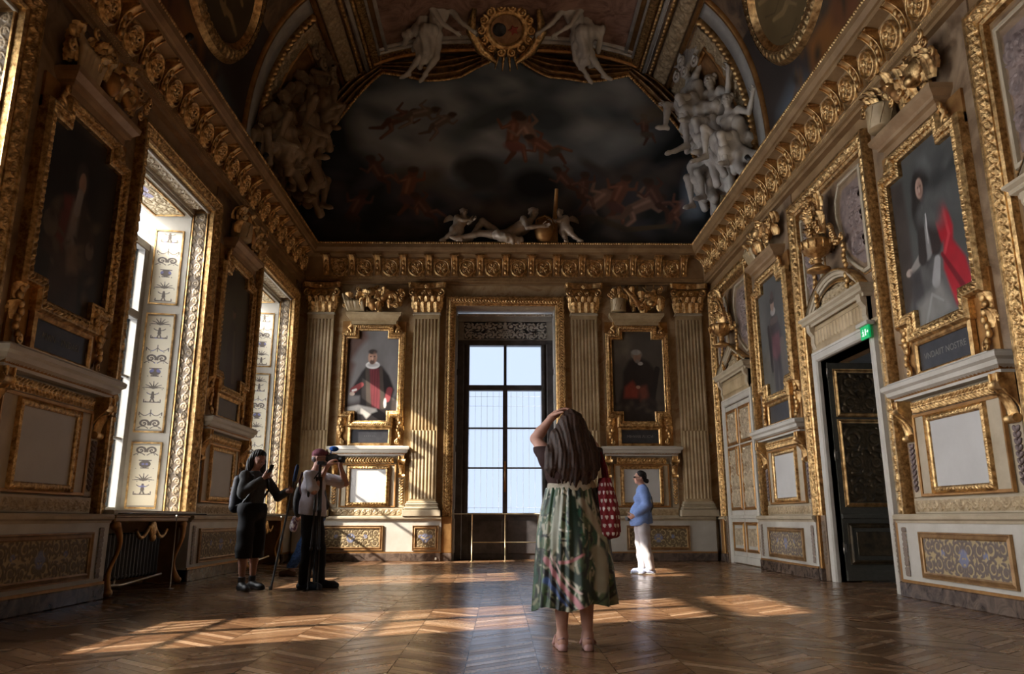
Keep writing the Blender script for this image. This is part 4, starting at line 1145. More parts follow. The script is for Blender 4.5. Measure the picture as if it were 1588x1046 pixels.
# small narrow carved panel between shelves and door surrounds
def trophies(side, c, kind, hw, name='carved_trophy'):
    """pile of carved attributes standing on the hood cornice"""
    t = module(name, side, c); r = np.random.default_rng(kind + 40)
    g = MB()      # gilded foliage ground
    for i in range(34):
        x = r.uniform(-hw, hw); acanthus(g, x, -.12 - r.uniform(0, .16), 5.57 + r.uniform(0, .38), r.uniform(.18, .32), r.uniform(.12, .2), r.uniform(.04, .12), yaw=r.uniform(-.6, .6))
    for i in range(12):
        x = r.uniform(-hw * 1.1, hw * 1.1); volute(g, x, -.22 - r.uniform(0, .1), 5.70 + r.uniform(0, .45), r.uniform(.04, .08), r.choice([-1, 1]), .02)
    g.build('foliage', M['gold'], t)
    if kind == 0:
        b = Blob(.012)      # coiled cornucopia shell
        x, z = spiral(.40, 5.86, .20, 1.25, PI * .9, -1, 22)
        b.chain([(a, -.22, q) for a, q in zip(x, z)], np.linspace(.085, .04, 22), .01); b.build('cornucopia', M['gold_plain'], t)
        b = Blob(.014); 
        for i in range(9): b.chain([(-.60 + .045 * i, -.22, 5.62), (-.66 + .05 * i + .02 * math.sin(i * 2.0), -.27, 5.82), (-.74 + .06 * i, -.2, 6.02 - .03 * i)], [.03, .042, .03], .02)
        b.build('drapery', M['pil'], t)
        b = MB(); b.lathe([(0, 0), (.06, .02), (.11, .10), (.12, .18), (.09, .24), (.10, .27), (0, .27)], -.02, -.24, 5.60, 16); b.build('drum', M['gold_plain'], t)
        b = Blob(.012); b.ell((-.08, -.22, 6.06), (.13, .10, .13)); b.cone((-.2, -.2, 6.0), (.06, -.22, 6.2), .05, .04); b.cone((.0, -.2, 6.12), (.2, -.2, 5.8), .05, .03); b.build('helmet', M['gold_carved'], t)
    else:
        b = MB(); b.lathe([(0, 0), (.17, 0), (.18, .02), (.17, .28), (.18, .30), (0, .30)], -.42, -.22, 5.6, 18); 
        for a in range(8): b.tube([(-.42 + .175 * math.cos(a * .8), -.22 + .175 * math.sin(a * .8), 5.62), (-.42 + .175 * math.cos(a * .8 + .4), -.22 + .175 * math.sin(a * .8 + .4), 5.88)], .008, 5)
        b.build('drum', M['pil'], t)
        b = Blob(.012); b.cone((-.25, -.24, 6.15), (.02, -.26, 5.84), .05, .075, .01); b.ell((.06, -.26, 5.8), (.10, .05, .09), rot=(0, .7, 0)); b.build('cannon', M['gold_plain'], t)
        b = Blob(.012); b.ell((.36, -.22, 5.92), (.17, .10, .20)); b.ell((.36, -.28, 5.78), (.08, .07, .07)); b.cone((.28, -.22, 6.1), (.18, -.2, 6.22), .04, .015); b.cone((.44, -.22, 6.1), (.56, -.2, 6.2), .04, .015)
        b.build('helmet', M['gold_carved'], t)
        b = MB()
        for i in range(5): b.tube([(-.1 + .12 * i, -.16, 5.7), (-.35 + .2 * i, -.14, 6.25)], .012, 6); b.ell((-.35 + .2 * i, -.14, 6.24), (.02, .012, .05), 6, 5)
        b.build('spear', M['gold'], t)
    return t

# ---- generic oil paintings
def P_ruff():
    p = Paint(130, 220, (.10, .085, .08), (.26, .245, .235), 3)
    p.poly([(0, 0), (.34, 0), (.40, .08), (.22, .2), (.10, .33), (.16, .38), (.06, .6), (0, .75)], (.12, .07, .055), .03)
    p.poly([(.0, .8), (1, .74), (1, 1), (0, 1)], (.06, .045, .04), .03)
    p.poly([(.30, .46), (.38, .40), (.52, .375), (.68, .40), (.82, .50), (.93, .66), (.90, .72), (.86, 1), (.30, 1), (.28, .72), (.12, .72), (.14, .62)], (.018, .014, .014), .012)
    p.poly([(.44, .42), (.62, .42), (.68, .6), (.66, .86), (.47, .86), (.46, .6)], (.15, .032, .037), .012)
    for x in (.50, .545, .60): p.limb([(x, .44), (x + .005, .84)], .006, .006, (.11, .02, .025))
    p.limb([(.40, .43), (.46, .86)], .022, .028, (.065, .05, .04)); p.limb([(.66, .42), (.72, .84)], .018, .026, (.065, .05, .04))
    p.limb([(.15, .66), (.30, .60)], .035, .025, (.22, .045, .045)); p.limb([(.84, .66), (.80, .76)], .035, .03, (.24, .05, .055))
    p.ell(.13, .70, .05, .022, (.55, .42, .33)); p.ell(.76, .80, .03, .055, (.50, .45, .42)); p.limb([(.14, .665), (.20, .655)], .012, .012, (.7, .66, .62))
    p.poly([(.0, .85), (.25, .82), (.60, .86), (.62, .89), (.52, .91), (.42, .97), (.35, .92), (.12, .90), (0, .88)], (.46, .42, .37), .01)
    p.ell(.50, .385, .135, .042, (.62, .60, .57)); p.ell(.50, .385, .10, .02, (.40, .38, .36), soft=.5)
    p.ell(.49, .30, .085, .075, (.42, .24, .165)); p.ell(.49, .238, .082, .028, (.04, .03, .025), soft=.5); p.ell(.525, .31, .035, .055, (.25, .14, .10), soft=1.2); p.ell(.485, .352, .045, .026, (.10, .06, .045), soft=.6)
    p.ell(.455, .29, .016, .006, (.05, .03, .03)); p.ell(.53, .29, .016, .006, (.05, .03, .03)); p.ell(.49, .315, .014, .018, (.55, .34, .24), soft=.8)
    return p
def P_dark_seated():
    p = Paint(130, 220, (.055, .045, .035), (.12, .10, .08), 8)
    p.poly([(0, 0), (.4, 0), (.34, .3), (.0, .34)], (.14, .115, .085), .05)
    p.poly([(.22, .45), (.35, .32), (.55, .29), (.72, .34), (.86, .45), (.80, .7), (.9, 1), (.05, 1), (.1, .8), (.2, .62)], (.022, .016, .014), .02)
    p.poly([(.25, .62), (.40, .55), (.52, .66), (.48, .74), (.22, .74)], (.20, .035, .02), .02); p.poly([(.50, .62), (.66, .60), (.70, .74), (.54, .78)], (.15, .045, .03), .025)
    p.limb([(.72, .9), (.88, .42)], .03, .03, (.02, .016, .015))
    p.ell(.50, .62, .04, .018, (.38, .22, .15)); p.ell(.56, .36, .05, .02, (.40, .37, .33))
    p.ell(.49, .26, .11, .055, (.20, .16, .13)); p.ell(.50, .29, .075, .06, (.26, .15, .10)); p.ell(.48, .235, .09, .03, (.30, .28, .25), soft=.4); p.ell(.5, .335, .04, .02, (.22, .18, .15), soft=.6)
    p.strokes(20, 4, [(.06, .045, .035), (.03, .022, .02)], area=(.0, 1, .75, 1)); return p
def P_red_coat():
    p = Paint(150, 210, (.025, .026, .025), (.10, .10, .092), 15)
    p.poly([(0, .1), (.20, .12), (.22, .9), (0, 1)], (.05, .04, .035), .02)
    p.poly([(.30, .66), (.75, .62), (.98, .86), (.9, 1), (.1, 1), (.05, .9)], (.10, .095, .09), .02)
    p.poly([(.36, .28), (.46, .22), (.58, .30), (.64, .44), (.58, .62), (.40, .68), (.33, .5)], (.05, .045, .042), .02)
    p.poly([(.46, .34), (.60, .33), (.74, .38), (.80, .55), (.78, .62), (.90, .74), (.96, .92), (.72, .96), (.62, .74), (.66, .60), (.48, .62)], (.36, .012, .022), .012)
    p.limb([(.70, .40), (.74, .58), (.66, .66)], .012, .012, (.50, .04, .05)); p.limb([(.62, .66), (.85, .9)], .012, .02, (.16, .006, .012))
    p.limb([(.45, .36), (.43, .60)], .032, .05, (.24, .23, .22)); p.limb([(.45, .33), (.44, .40)], .025, .03, (.40, .38, .36))
    p.limb([(.32, .62), (.18, .66)], .03, .02, (.30, .27, .24)); p.ell(.14, .66, .05, .022, (.42, .33, .28)); p.limb([(.55, .68), (.50, .78)], .03, .04, (.34, .33, .32))
    p.poly([(.16, .66), (.30, .68), (.34, .98), (.12, .98)], (.05, .045, .045), .015); p.poly([(.2, .86), (.55, .80), (.7, .98), (.2, 1)], (.22, .21, .19), .03)
    p.ell(.44, .235, .13, .11, (.022, .018, .016), soft=.3); p.ell(.53, .35, .085, .13, (.022, .018, .016), soft=.4); p.ell(.36, .35, .075, .11, (.022, .018, .016), soft=.4)
    p.ell(.43, .235, .052, .058, (.46, .30, .23)); p.ell(.445, .245, .03, .05, (.26, .15, .11), soft=1.2); p.ell(.418, .226, .013, .006, (.10, .06, .05), soft=.8); p.ell(.45, .226, .012, .006, (.09, .055, .045), soft=.8); p.ell(.43, .246, .010, .018, (.52, .36, .28), soft=.9); p.ell(.425, .266, .016, .004, (.30, .12, .10), soft=.9); p.limb([(.50, .36), (.56, .60)], .03, .05, (.035, .025, .022)); p.limb([(.40, .38), (.36, .62)], .03, .045, (.035, .028, .025)); p.strokes(24, 7, [(.10, .10, .095), (.035, .035, .034)], .03, .07, (.5, 1, .0, .45)); p.limb([(.30, .98), (.42, .84), (.56, .90)], .012, .006, (.30, .29, .27)); p.limb([(.47, .40), (.46, .56)], .006, .004, (.5, .48, .46))
    return p
def P_armour():
    p = Paint(150, 210, (.055, .055, .052), (.15, .15, .142), 23)
    p.poly([(0, .62), (.4, .56), (1, .60), (1, 1), (0, 1)], (.10, .095, .08), .04)
    p.poly([(.36, .36), (.48, .32), (.62, .35), (.72, .5), (.74, .7), (.64, .68), (.66, .96), (.56, .98), (.53, .74), (.50, .98), (.40, .98), (.40, .70), (.30, .74), (.32, .5)], (.05, .042, .045), .014)
    p.poly([(.40, .50), (.64, .50), (.68, .66), (.52, .72), (.38, .68)], (.13, .055, .065), .02); p.limb([(.42, .38), (.60, .38)], .03, .03, (.10, .075, .07)); p.limb([(.30, .42), (.34, .78)], .03, .03, (.03, .025, .025))
    p.limb([(.72, .60), (.78, .95)], .05, .05, (.12, .10, .085)); p.ell(.5, .30, .085, .035, (.30, .27, .25)); p.ell(.49, .245, .06, .05, (.30, .2, .15)); p.ell(.49, .20, .08, .03, (.05, .04, .035)); p.ell(.50, .16, .05, .035, (.09, .06, .06)); return p
def P_brocade():
    p = Paint(150, 210, (.012, .011, .011), (.035, .032, .03), 31)
    p.poly([(.20, .5), (.42, .38), (.58, .38), (.76, .5), (.80, .72), (.62, .76), (.66, 1), (.22, 1), (.26, .76), (.12, .74)], (.05, .035, .028), .02)
    p.poly([(.42, .42), (.52, .44), (.50, .72), (.38, .66)], (.22, .18, .15), .02); p.poly([(.40, .66), (.62, .62), (.64, .76), (.46, .80)], (.16, .11, .08), .02); p.poly([(.3, .42), (.42, .40), (.36, .7), (.26, .66)], (.13, .03, .025), .02)
    p.ell(.18, .60, .09, .07, (.11, .085, .065)); p.ell(.72, .62, .06, .05, (.16, .12, .1)); p.ell(.50, .28, .085, .09, (.06, .05, .045), soft=.4); p.ell(.51, .30, .05, .06, (.30, .19, .14)); p.limb([(.5, .36), (.48, .46)], .03, .03, (.25, .22, .2))
    p.strokes(30, 2, [(.10, .075, .05), (.04, .03, .025)], area=(.15, .8, .45, 1)); return p
def P_robe():
    p = Paint(150, 210, (.03, .026, .02), (.065, .055, .042), 44)
    p.poly([(.36, .48), (.46, .42), (.58, .44), (.66, .6), (.66, .96), (.36, .96), (.34, .66)], (.022, .018, .016), .02); p.limb([(.56, .52), (.62, .9)], .02, .04, (.09, .07, .05)); p.ell(.50, .36, .05, .05, (.16, .1, .075)); p.ell(.50, .325, .06, .03, (.02, .015, .013)); return p

PB = [ # side, centre, k, shelf half width, painting, tablet, portrait label, trophy kind/label
 ('end', -3.06, 1.0, .92, P_ruff, ['· · · · · ·'], 'gilt framed portrait of a bearded sitter in white ruff', 0, 'on the end wall, left of the tall window'),
 ('end', 3.06, 1.0, .92, P_dark_seated, ['MIHVAIII ΛI ICVI'], 'gilt framed dark portrait of a seated old sitter', 1, 'on the end wall, right of the tall window'),
 ('right', RP[0], 1.2, 1.12, P_red_coat, ['VNDAIIT NOSTRE'], 'gilt framed portrait of a sitter in red cloak', 1, 'on the right wall, nearest the camera'),
 ('right', RP[1], 1.2, 1.12, P_armour, None, 'gilt framed portrait of a standing figure in armour', 0, 'on the right wall, between the two doors'),
 ('left', LP[0], 1.2, 1.12, P_brocade, ['MVIN · VNDARI'], 'gilt framed shadowy portrait of a sitter in brocade', 0, 'on the left wall, nearest the camera'),
 ('left', LP[1], 1.2, 1.12, P_robe, None, 'gilt framed dark portrait of a small robed figure', 1, 'on the left wall, between the two windows')]
for i, (side, c, k, hw, pf, pl, lab, tk, where) in enumerate(PB):
    tag(picture(side, c, k, pf(), pl), lab + ', ' + where.split(',')[0], 'picture', 'framed portraits round the gallery')
    tag(shelf(side, c, k, hw), 'bracketed ledge and blank panel ' + where, 'wall shelf', 'console shelves below the portraits')
    tag(trophies(side, c, tk, .62 * k), 'carved ' + ('cornucopia' if tk == 0 else 'drum') + ' trophy above the portrait ' + where, 'carving', 'carved trophies above the portraits')
    if side == 'end':
        s = 1 if c > 0 else -1; a, b2 = ('right', 'left') if s < 0 else ('left', 'right')
        tag(dado_panel(side, c + s * .30, .68, .24, .74, 60 + i), 'wide dado panel ' + where, 'wall panel', 'painted dado panels')
        tag(dado_panel(side, c - s * 1.32, .27, .24, .74, 70 + i), 'small square dado panel ' + where, 'wall panel', 'painted dado panels')
    else:
        tag(dado_panel(side, c, .80 if side == 'right' else .95, .26, .74, 60 + i, .162, dark=side == 'right'), 'long dado panel ' + where, 'wall panel', 'painted dado panels')
        for s in (-1, 1):
            t = module('carved_strip', side, c + s * 1.16); relief('strip_relief', -.05, .05, .24, .80, arabesque(40, 220, 90 + i, thick=.06), M['relief'], t, .162, .012, (.46, .36, .22), (.22, .16, .12), res=.006)
            struct(t)
# ================================================================== DOOR BAYS ON THE RIGHT WALL
def overdoor(c, seg, lab):
    t = module('overdoor_pediment', 'right', c)
    b = MB(); b.box(-.92, .92, -.07, 0, 3.42, 3.82); b.build('frieze', M['pil'], t)
    sweep('fluted_frieze', [(-.80, 3.62), (.80, 3.62)], [(-.12, .075), (.12, .075)], M['pil'], t, bands=[(0, 'flute', .02)], flip=-1, res=.01)
    for s in (-1, 1):
        k = MB(); k.prism([(0, 3.84), (-.16, 3.84), (-.15, 3.74), (-.09, 3.66), (-.10, 3.55), (-.07, 3.46), (0, 3.44)], s * .86 - .06, s * .86 + .06, plane='yz'); k.build('console', M['cream'], t)
    hp = [(0, 3.80), (.03, 3.80), (.035, 3.84), (.08, 3.86), (.085, 3.90), (.12, 3.93), (.12, 3.96), (0, 3.965)]
    sweep('cornice', [(-.94, 0), (-.94, -.10), (.94, -.10), (.94, 0)], hp, M['cream'], t, plane='xy', flip=1)
    sweep('egg_moulding', [(-.94, 0), (-.94, -.10), (.94, -.10), (.94, 0)], [(.04, 3.845), (.085, 3.885)], M['gold'], t, plane='xy', flip=1, bands=[(0, 'egg', .014)], res=.008)
    if seg:
        A = np.linspace(R(152), R(28), 19); cx, cz, rr = 0, 3.50, 1.06
        arc = lambda r_: [(r_ * math.cos(a) * 1.0 + cx, cz + r_ * math.sin(a) * .86) for a in A]
        tri = arc(1.06)
        field = [(p[0] * .80, (p[1] - 3.96) * .78 + 3.96) for p in tri]
    else:
        tri = [(-1.04, 3.97), (0, 4.48), (1.04, 3.97)]; field = [(-.74, 3.98), (0, 4.34), (.74, 3.98)]
    sweep('raking_cornice', tri, [(.02, 0), (.02, .15), (-.01, .16), (-.015, .13), (-.055, .12), (-.06, .10), (-.09, .09), (-.09, 0)], [M['cream']], t, flip=-1)
    sweep('raking_moulding', tri, [(.022, .02), (.032, .14), (.0, .168)], M['gold'], t, flip=-1, bands=[(1, 'leaf', .014)], res=.009)
    sweep('raking_bead', tri, [(-.095, .04), (-.17, .095)], M['gold'], t, flip=-1, bands=[(0, 'gui', .016)], res=.009)
    m = MB(); m.prism([field[0]] + field[1:-1] + [field[-1]], -.045, 0); m.build('tympanum', M['relief_gold'], t)
    H = arabesque(200, 70, 31, thick=.05)
    w = .5 if seg else .3
    relief('tympanum_relief', -w, w, 4.0, 4.0 + (.22 if seg else .17), H, M['relief_gold'], t, .046, .03, res=.008)
    tag(t, lab, 'pediment'); return t
overdoor(RD[1], True, 'arched gilt edged pediment above the open dark door')
overdoor(RD[2], False, 'small triangular pediment above the closed white double door')
overdoor(RD[0], True, 'arched pediment over the doorway beside the camera, half outside the frame')

def vase(c, lab):
    t = module('gilded_vase', 'right', c); z = 4.46
    b = MB(); b.lathe([(0, 0), (.17, 0), (.17, .03), (.12, .05), (.06, .09), (.05, .13), (.075, .15), (.05, .17), (.06, .20), (.16, .26), (.235, .36), (.25, .44), (.22, .46), (.21, .45), (0, .44)], 0, -.27, z, 28)
    r = np.random.default_rng(int(c * 10))
    for i in range(14):
        a = 2 * PI * i / 14; b.tube([(.235 * math.cos(a), -.27 + .235 * math.sin(a), z + .30), (.258 * math.cos(a), -.27 + .258 * math.sin(a), z + .42)], .014, 6)
    b.build('bowl', M['gold'], t)
    f = MB()
    for i in range(34):
        x = r.normal(0, .11); zz = z + .50 + r.uniform(0, .72); rr = .22 * (1 - (zz - z - .5) / 1.0)
        x = r.uniform(-rr, rr); y = -.25 + r.uniform(-.12, .10)
        for q in range(5): a = q * 2 * PI / 5 + r.uniform(0, 1); f.ell((x + .038 * math.cos(a), y - .02, zz + .038 * math.sin(a)), (.032, .02, .032), 7, 5)
        f.ell((x, y - .04, zz), (.02, .02, .02), 6, 4)
    for i in range(26):
        x = r.uniform(-.2, .2); acanthus(f, x, -.22 - r.uniform(0, .1), z + .45 + r.uniform(0, .5), r.uniform(.18, .3), r.uniform(.1, .16), r.uniform(.05, .12), yaw=r.uniform(-.8, .8))
    f.build('flower_bunch', M['gold'], t)
    for s in (-1, 1):
        h = MB(); P = [(s * (.24 + .22 * u), -.16, z + .62 - .32 * math.sin(u * 2.4) * u - .1 * u) for u in np.linspace(0, 1, 14)]
        for i, p in enumerate(P):
            h.ell(p, (.045, .04, .045), 8, 5); h.ell((p[0] + r.uniform(-.03, .03), p[1] - .03, p[2] + r.uniform(-.04, .04)), (.028, .02, .028), 6, 4)
        for q in range(9): h.ell((s * (.52 + .02 * math.sin(q * 2)), -.12, z + .22 - q * .075), (.055 - .003 * q, .035, .05), 8, 5)
        volute(h, s * .52, -.13, z + .34, .06, s, .02)
        h.build('garland', M['gold_carved'], t)
    tag(t, lab, 'vase', 'gilded flower vases above the doors'); return t
vase(RD[1], 'gilded vase of carved flowers standing on the arched pediment above the open door')
vase(RD[2], 'gilded vase of carved flowers above the triangular pediment of the closed door')

def niche_panels(c, n):
    """curved white frames with mauve reliefs behind the vase"""
    t = module('niche_panelling', 'right', c); struct(t)
    for s in (-1, 1):
        arc = [(s * (.34 + .22 * math.sin(u * PI) * (1 if u < .5 else 1)), 4.45 + 1.1 * u) for u in np.linspace(0, 1, 12)]
        inner = [(s * (.42 - .30 * math.sin(u * PI) ** 2 * .45 + .06), 4.55 + .98 * u) for u in np.linspace(0, 1, 12)]
        pts = [(s * 1.02, 4.20), (s * 1.02, 5.62)] + [(s * x, z) for x, z in [(.42, 5.62), (.30, 5.45), (.26, 5.25), (.30, 5.05), (.38, 4.85), (.40, 4.65), (.52, 4.48), (.75, 4.30), (.90, 4.20)]]
        sweep('curved_frame', pts, [(0, 0), (0, .05), (.012, .06), (.05, .05), (.06, .0)], M['cream'], t, closed=True, flip=s)
        sweep('fillet', pts, [(.06, .0), (.06, .028), (.08, .028), (.08, 0)], M['gold'], t, closed=True, flip=s)
        P2 = np.array(pts)
        m = MB(); m.prism([((x - s * .72) * .86 + s * .72, (z - 4.9) * .88 + 4.9) for x, z in pts], -.02, 0); m.build('panel_field', M['mauve'], t)
        H = arabesque(90, 200, 50 + n, thick=.05, dens=.8); relief('mauve_relief', s * .80 - .17, s * .80 + .17, 4.45, 5.45, H, M['mauve'], t, .026, .035, res=.010)
    b = MB(); b.box(-1.1, 1.1, -.012, 0, 3.28, 5.75); b.box(-1.1, -.9, -.012, 0, .95, 3.28); b.box(.9, 1.1, -.012, 0, .95, 3.28); b.build('niche_back', M['niche'], t)
M['mauve'] = mat_noise('mauve_relief', (0.14, 0.10, 0.09), (0.30, 0.22, 0.19), 6, .5, .1, .4, 60, .006)
M['niche'] = mat_noise('niche_marble', (0.16, 0.10, 0.06), (0.34, 0.23, 0.14), 2.2, .4, .1, .1, 30, .004, dist=1.5)
for i, c in enumerate(RD): niche_panels(c, i)

def door_leaf(t, w, th, cols, seeds, name='door_leaf', y=0.0, both=True):
    """leaf from x=0 to w in the parent's frame, panelled, its face towards -y"""
    leaf = MB(); leaf.box(0, w, y, y + th, .02, 3.25); leaf.box(-.0, w, y - .03, y + th + .02, .90, .97, b=.01)
    leaf.box(0, w, y - .02, y, .02, .16, b=.006)
    lf = leaf.build(name, cols[0], t)
    for i, (z0, z1) in enumerate(((.30, .78), (1.12, 2.32), (2.46, 3.10))):
        x0, x1 = .13 if w > .9 else .10, w - (.13 if w > .9 else .10)
        o = sweep('panel_frame', [(x0, z0), (x0, z1), (x1, z1), (x1, z0)], [(-.01, -y), (-.01, -y + .02), (.01, -y + .03), (.035, -y + .012), (.05, -y + .02), (.055, -y)], cols[1] if i else cols[3], lf, closed=True, flip=-1)
        if i:
            H = arabesque(90, int(90 * (z1 - z0) / (x1 - x0)), seeds + i, thick=.045)
            relief('carved_panel', x0 + .02, x1 - .02, z0 + .02, z1 - .02, H, cols[2], lf, -y + .004, .022, res=.008)
        else:
            b = MB(); b.box(x0 + .07, x1 - .07, y - .012, y, z0 + .07, z1 - .07, b=.006); b.build('raised_panel', cols[2], lf)
    return lf
M['door_dark'] = mat_flat('dark_green_paint', (.075, .072, .058), .45, bmp=.1)
M['door_relief'] = mat_noise('dark_carving', (0.045, 0.035, 0.022), (0.12, 0.085, 0.045), 9, .35, .5, .5, 70, .008)
M['door_white_relief'] = mat_noise('gilt_white_carving', (0.30, 0.21, 0.12), (0.72, 0.60, 0.42), 14, .4, .3, .6, 70, .008)
def door_frame(c, n):
    t = module('door_%d' % n, 'right', c); struct(t)
    sweep('door_frame', [(-.86, 0), (-.86, 3.27), (.86, 3.27), (.86, 0)], [(0, -.30), (0, .05), (.02, .075), (.10, .085), (.12, .07), (.15, .075), (.16, .0)], M['white'], t, flip=-1)
    sweep('carved_edge', [(-.86, .95), (-.86, 3.27), (.86, 3.27), (.86, .95)], [(.16, .02), (.22, .03)], M['relief_gold'], t, flip=-1, bands=[(0, 'leaf', .012)], res=.010)
    return t
d1 = door_frame(RD[1], 1)
# the open dark leaf: hinged on the far jamb and swung back into the next room
h = empty('panelled_door', (XR + .08, RD[1] + .84, 0), R(2)); h.parent = None
lf = door_leaf(h, .92, .06, [M['door_dark'], M['gold'], M['door_relief'], M['door_relief']], 200)
for z in (.4, 1.75, 3.0):
    b = MB(); b.tube([(-.012, -.01, z), (-.012, -.01, z + .16)], .012, 8); b.box(-.01, .03, -.008, 0, z + .02, z + .14); b.build('hinge', M['metal'], h)
b = MB(); b.tube([(.84, -.03, 1.0), (.84, -.075, 1.02)], .01); b.tube([(.84, -.075, 1.02), (.74, -.08, 1.02)], .011); b.box(.81, .87, -.036, -.03, .94, 1.14, b=.003); b.build('handle', M['gold_plain'], h)
tag(h, 'dark green panelled door leaf with gilt frames, standing open in the right doorway', 'door')
# the closed white double door
d2 = door_frame(RD[2], 2)
for s in (-1, 1):
    q = empty('leaf_hinge', (-.86 if s < 0 else .01, -.0, 0)); q.parent = d2
    q.location.y = -.035; door_leaf(q, .85, .05, [M['white'], M['gold_plain'], M['door_white_relief'], M['gold_plain']], 210)
b = MB(); b.tube([(-.05, -.09, 1.75), (-.05, -.12, 1.8), (-.05, -.12, 2.3), (-.05, -.09, 2.35)], .012); b.build('espagnolette', M['gold_plain'], d2)
d3 = door_frame(RD[0], 3)
b = MB(); b.box(-.86, .86, -.02, .0, 0, 3.27); b.build('door_panel', M['door_dark'], d3)
# dado pieces between the door frames and the gilt surrounds
for c in RD:
    for s in (-1, 1):
        t = module('wall_dado_pier', 'right', c + s * 1.09); struct(t)
        b = MB(); b.box(-.07, .07, -.10, 0, .0, .95, b=.008); b.build('pier', M['niche'], t)
        relief('pier_relief', -.05, .05, .24, .86, arabesque(40, 220, 95, thick=.06), M['relief'], t, .102, .012, (.30, .21, .11), (.14, .09, .05), res=.007)

# emergency exit sign hanging below the lintel
M['exit_green'] = mat_emit('exit_green', (.0, .42, .12), .35); M['exit_white'] = mat_emit('exit_white', (.8, .9, .85), .5)
t = empty('exit_sign', (XR - .14, RD[1] - .98, 0), R(-90))
b = MB(); b.box(-.22, .22, -.05, .06, 3.35, 3.42, b=.008); b.box(-.04, .04, .06, .14, 3.36, 3.41); b.build('housing', M['white'], t)
b = MB(); b.box(-.15, .17, -.012, .012, 3.14, 3.35); pl = b.build('sign_plate', M['exit_green'], t)
b = MB(); q = -.0135        # running figure, arrow and doorway
b.ell((-.05, q, 3.29), (.013, .002, .013), 8, 5); b.tube([(-.05, q, 3.27), (-.045, q, 3.235)], .009, 6); b.tube([(-.045, q, 3.235), (-.02, q, 3.21), (-.03, q, 3.18)], .007, 6); b.tube([(-.045, q, 3.235), (-.065, q, 3.20), (-.09, q, 3.195)], .007, 6)
b.tube([(-.05, q, 3.265), (-.02, q, 3.25)], .005, 5); b.tube([(-.05, q, 3.265), (-.085, q, 3.25)], .005, 5)
b.box(.02, .06, q - .001, q + .001, 3.19, 3.30); b.prism([(.085, 3.255), (.12, 3.255), (.12, 3.275), (.15, 3.245), (.12, 3.215), (.12, 3.235), (.085, 3.235)], q - .001, q + .001)
b.build('pictogram', M['exit_white'], pl)
t.scale = (.72, 1, .8); t.location.z = .70; t.location.y = RD[1] - .93
tag(t, 'lit green emergency exit sign under the lintel of the open door', 'exit sign')

# ================================================================== BARRIERS, SPOTLIGHTS, SENSORS
M['rail'] = mat_flat('brass_rail', (.50, .40, .24), .35, metal=.8)
t = empty('barrier_rail', (XC, YE - .24, 0))
b = MB(); b.tube([(-1.16, 0, 1.0), (1.16, 0, 1.0)], .011, 8); b.tube([(-.72, 0, .40), (1.16, 0, .40)], .010, 8); b.build('rail', M['rail'], t)
for x in (-.72, .0, .72):
    b = MB(); b.tube([(x, 0, 0), (x, 0, 1.0)], .013, 8); b.lathe([(0, 0), (.04, 0), (.04, .008), (0, .01)], x, 0, 0, 12); b.build('post', M['rail'], t)
tag(t, 'thin brass barrier rail with slim posts before the tall end window', 'barrier')
for c, lab in ((LW[2], 'second left window'), (LW[3], 'left window nearest the end wall'), (LW[1], 'left window nearest the camera')):
    t = empty('window_rail', (XL + .40, c, 0))
    b = MB(); b.tube([(0, -1.15, .96), (0, 1.15, .96)], .008, 8); b.tube([(0, -1.15, .96), (-.18, -1.15, .96)], .008, 6); b.tube([(0, 1.15, .96), (-.18, 1.15, .96)], .008, 6); b.build('rail', M['black'], t)
    b = MB(); b.tube([(0, .1, 0), (0, .1, .96)], .007, 8); b.ell((0, .1, .93), (.014, .014, .02)); b.lathe([(0, 0), (.05, 0), (.05, .008), (0, .01)], 0, .1, 0, 12); b.build('post', M['metal'], t)
    tag(t, 'thin dark guard rail on one post before the ' + lab, 'barrier', 'guard rails before the left windows')
M['lamp_glow'] = mat_emit('lamp_glow', (1.0, .93, .82), 14.0)
def spotlight(x, y, z, aim, watts, lab, size=.034):
    t = empty('spotlight', (x, y, z))
    b = MB(); b.lathe([(0, 0), (.05, 0), (.05, .015), (.012, .02), (.012, .09), (0, .09)], 0, 0, 0, 12); b.build('bracket', M['black'], t)
    d = (Vector(aim) - Vector((x, y, z + .12))).normalized(); q = d.to_track_quat('Z', 'Y').to_matrix().to_4x4()
    b = MB(); b.lathe([(0, -.09), (.04, -.09), (.05, .06), (.042, .06), (.035, .03), (0, .03)], 0, 0, 0, 14); b.xform(Matrix.Translation((0, 0, .12)) @ q); b.build('lamp_head', M['black'], t)
    b = MB(); b.ell((0, 0, .125), (size,) * 3, 10, 6); b.build('bulb', M['lamp_glow'], t)
    L = bpy.data.lights.new('spotlight_beam', 'SPOT'); L.energy = watts; L.spot_size = R(95); L.spot_blend = .9; L.color = (1.0, .82, .62); L.shadow_soft_size = .05
    o = bpy.data.objects.new('spotlight_beam', L); C.objects.link(o); o.location = tuple(d * .10 + Vector((0, 0, .12))); o.rotation_euler = (-d).to_track_quat('Z', 'Y').to_euler(); o.parent = t
    tag(t, lab, 'spotlight', 'small spotlights on the cornice')
ZS = ZC + .96
spotlight(XR - .40, 12.9, ZS, (3.2, 15.6, 11.5), 16, 'small glowing spotlight on the right cornice below the white stucco figures')
spotlight(XR - .22, 10.2, ZS, (1.5, 13.5, 12.0), 60, 'added vault-brightening spotlight further along the right cornice, above the open door')  # extra lamp added to brighten the vault and the arched painting
spotlight(XL + .40, 12.95, ZS, (-3.8, 14.9, 10.0), 4, 'small glowing spotlight on the left cornice, the nearer to the end wall')
spotlight(XL + .40, 12.55, ZS, (-4, 12, 10), 3, 'small glowing spotlight on the left cornice, beside its neighbour', .026)
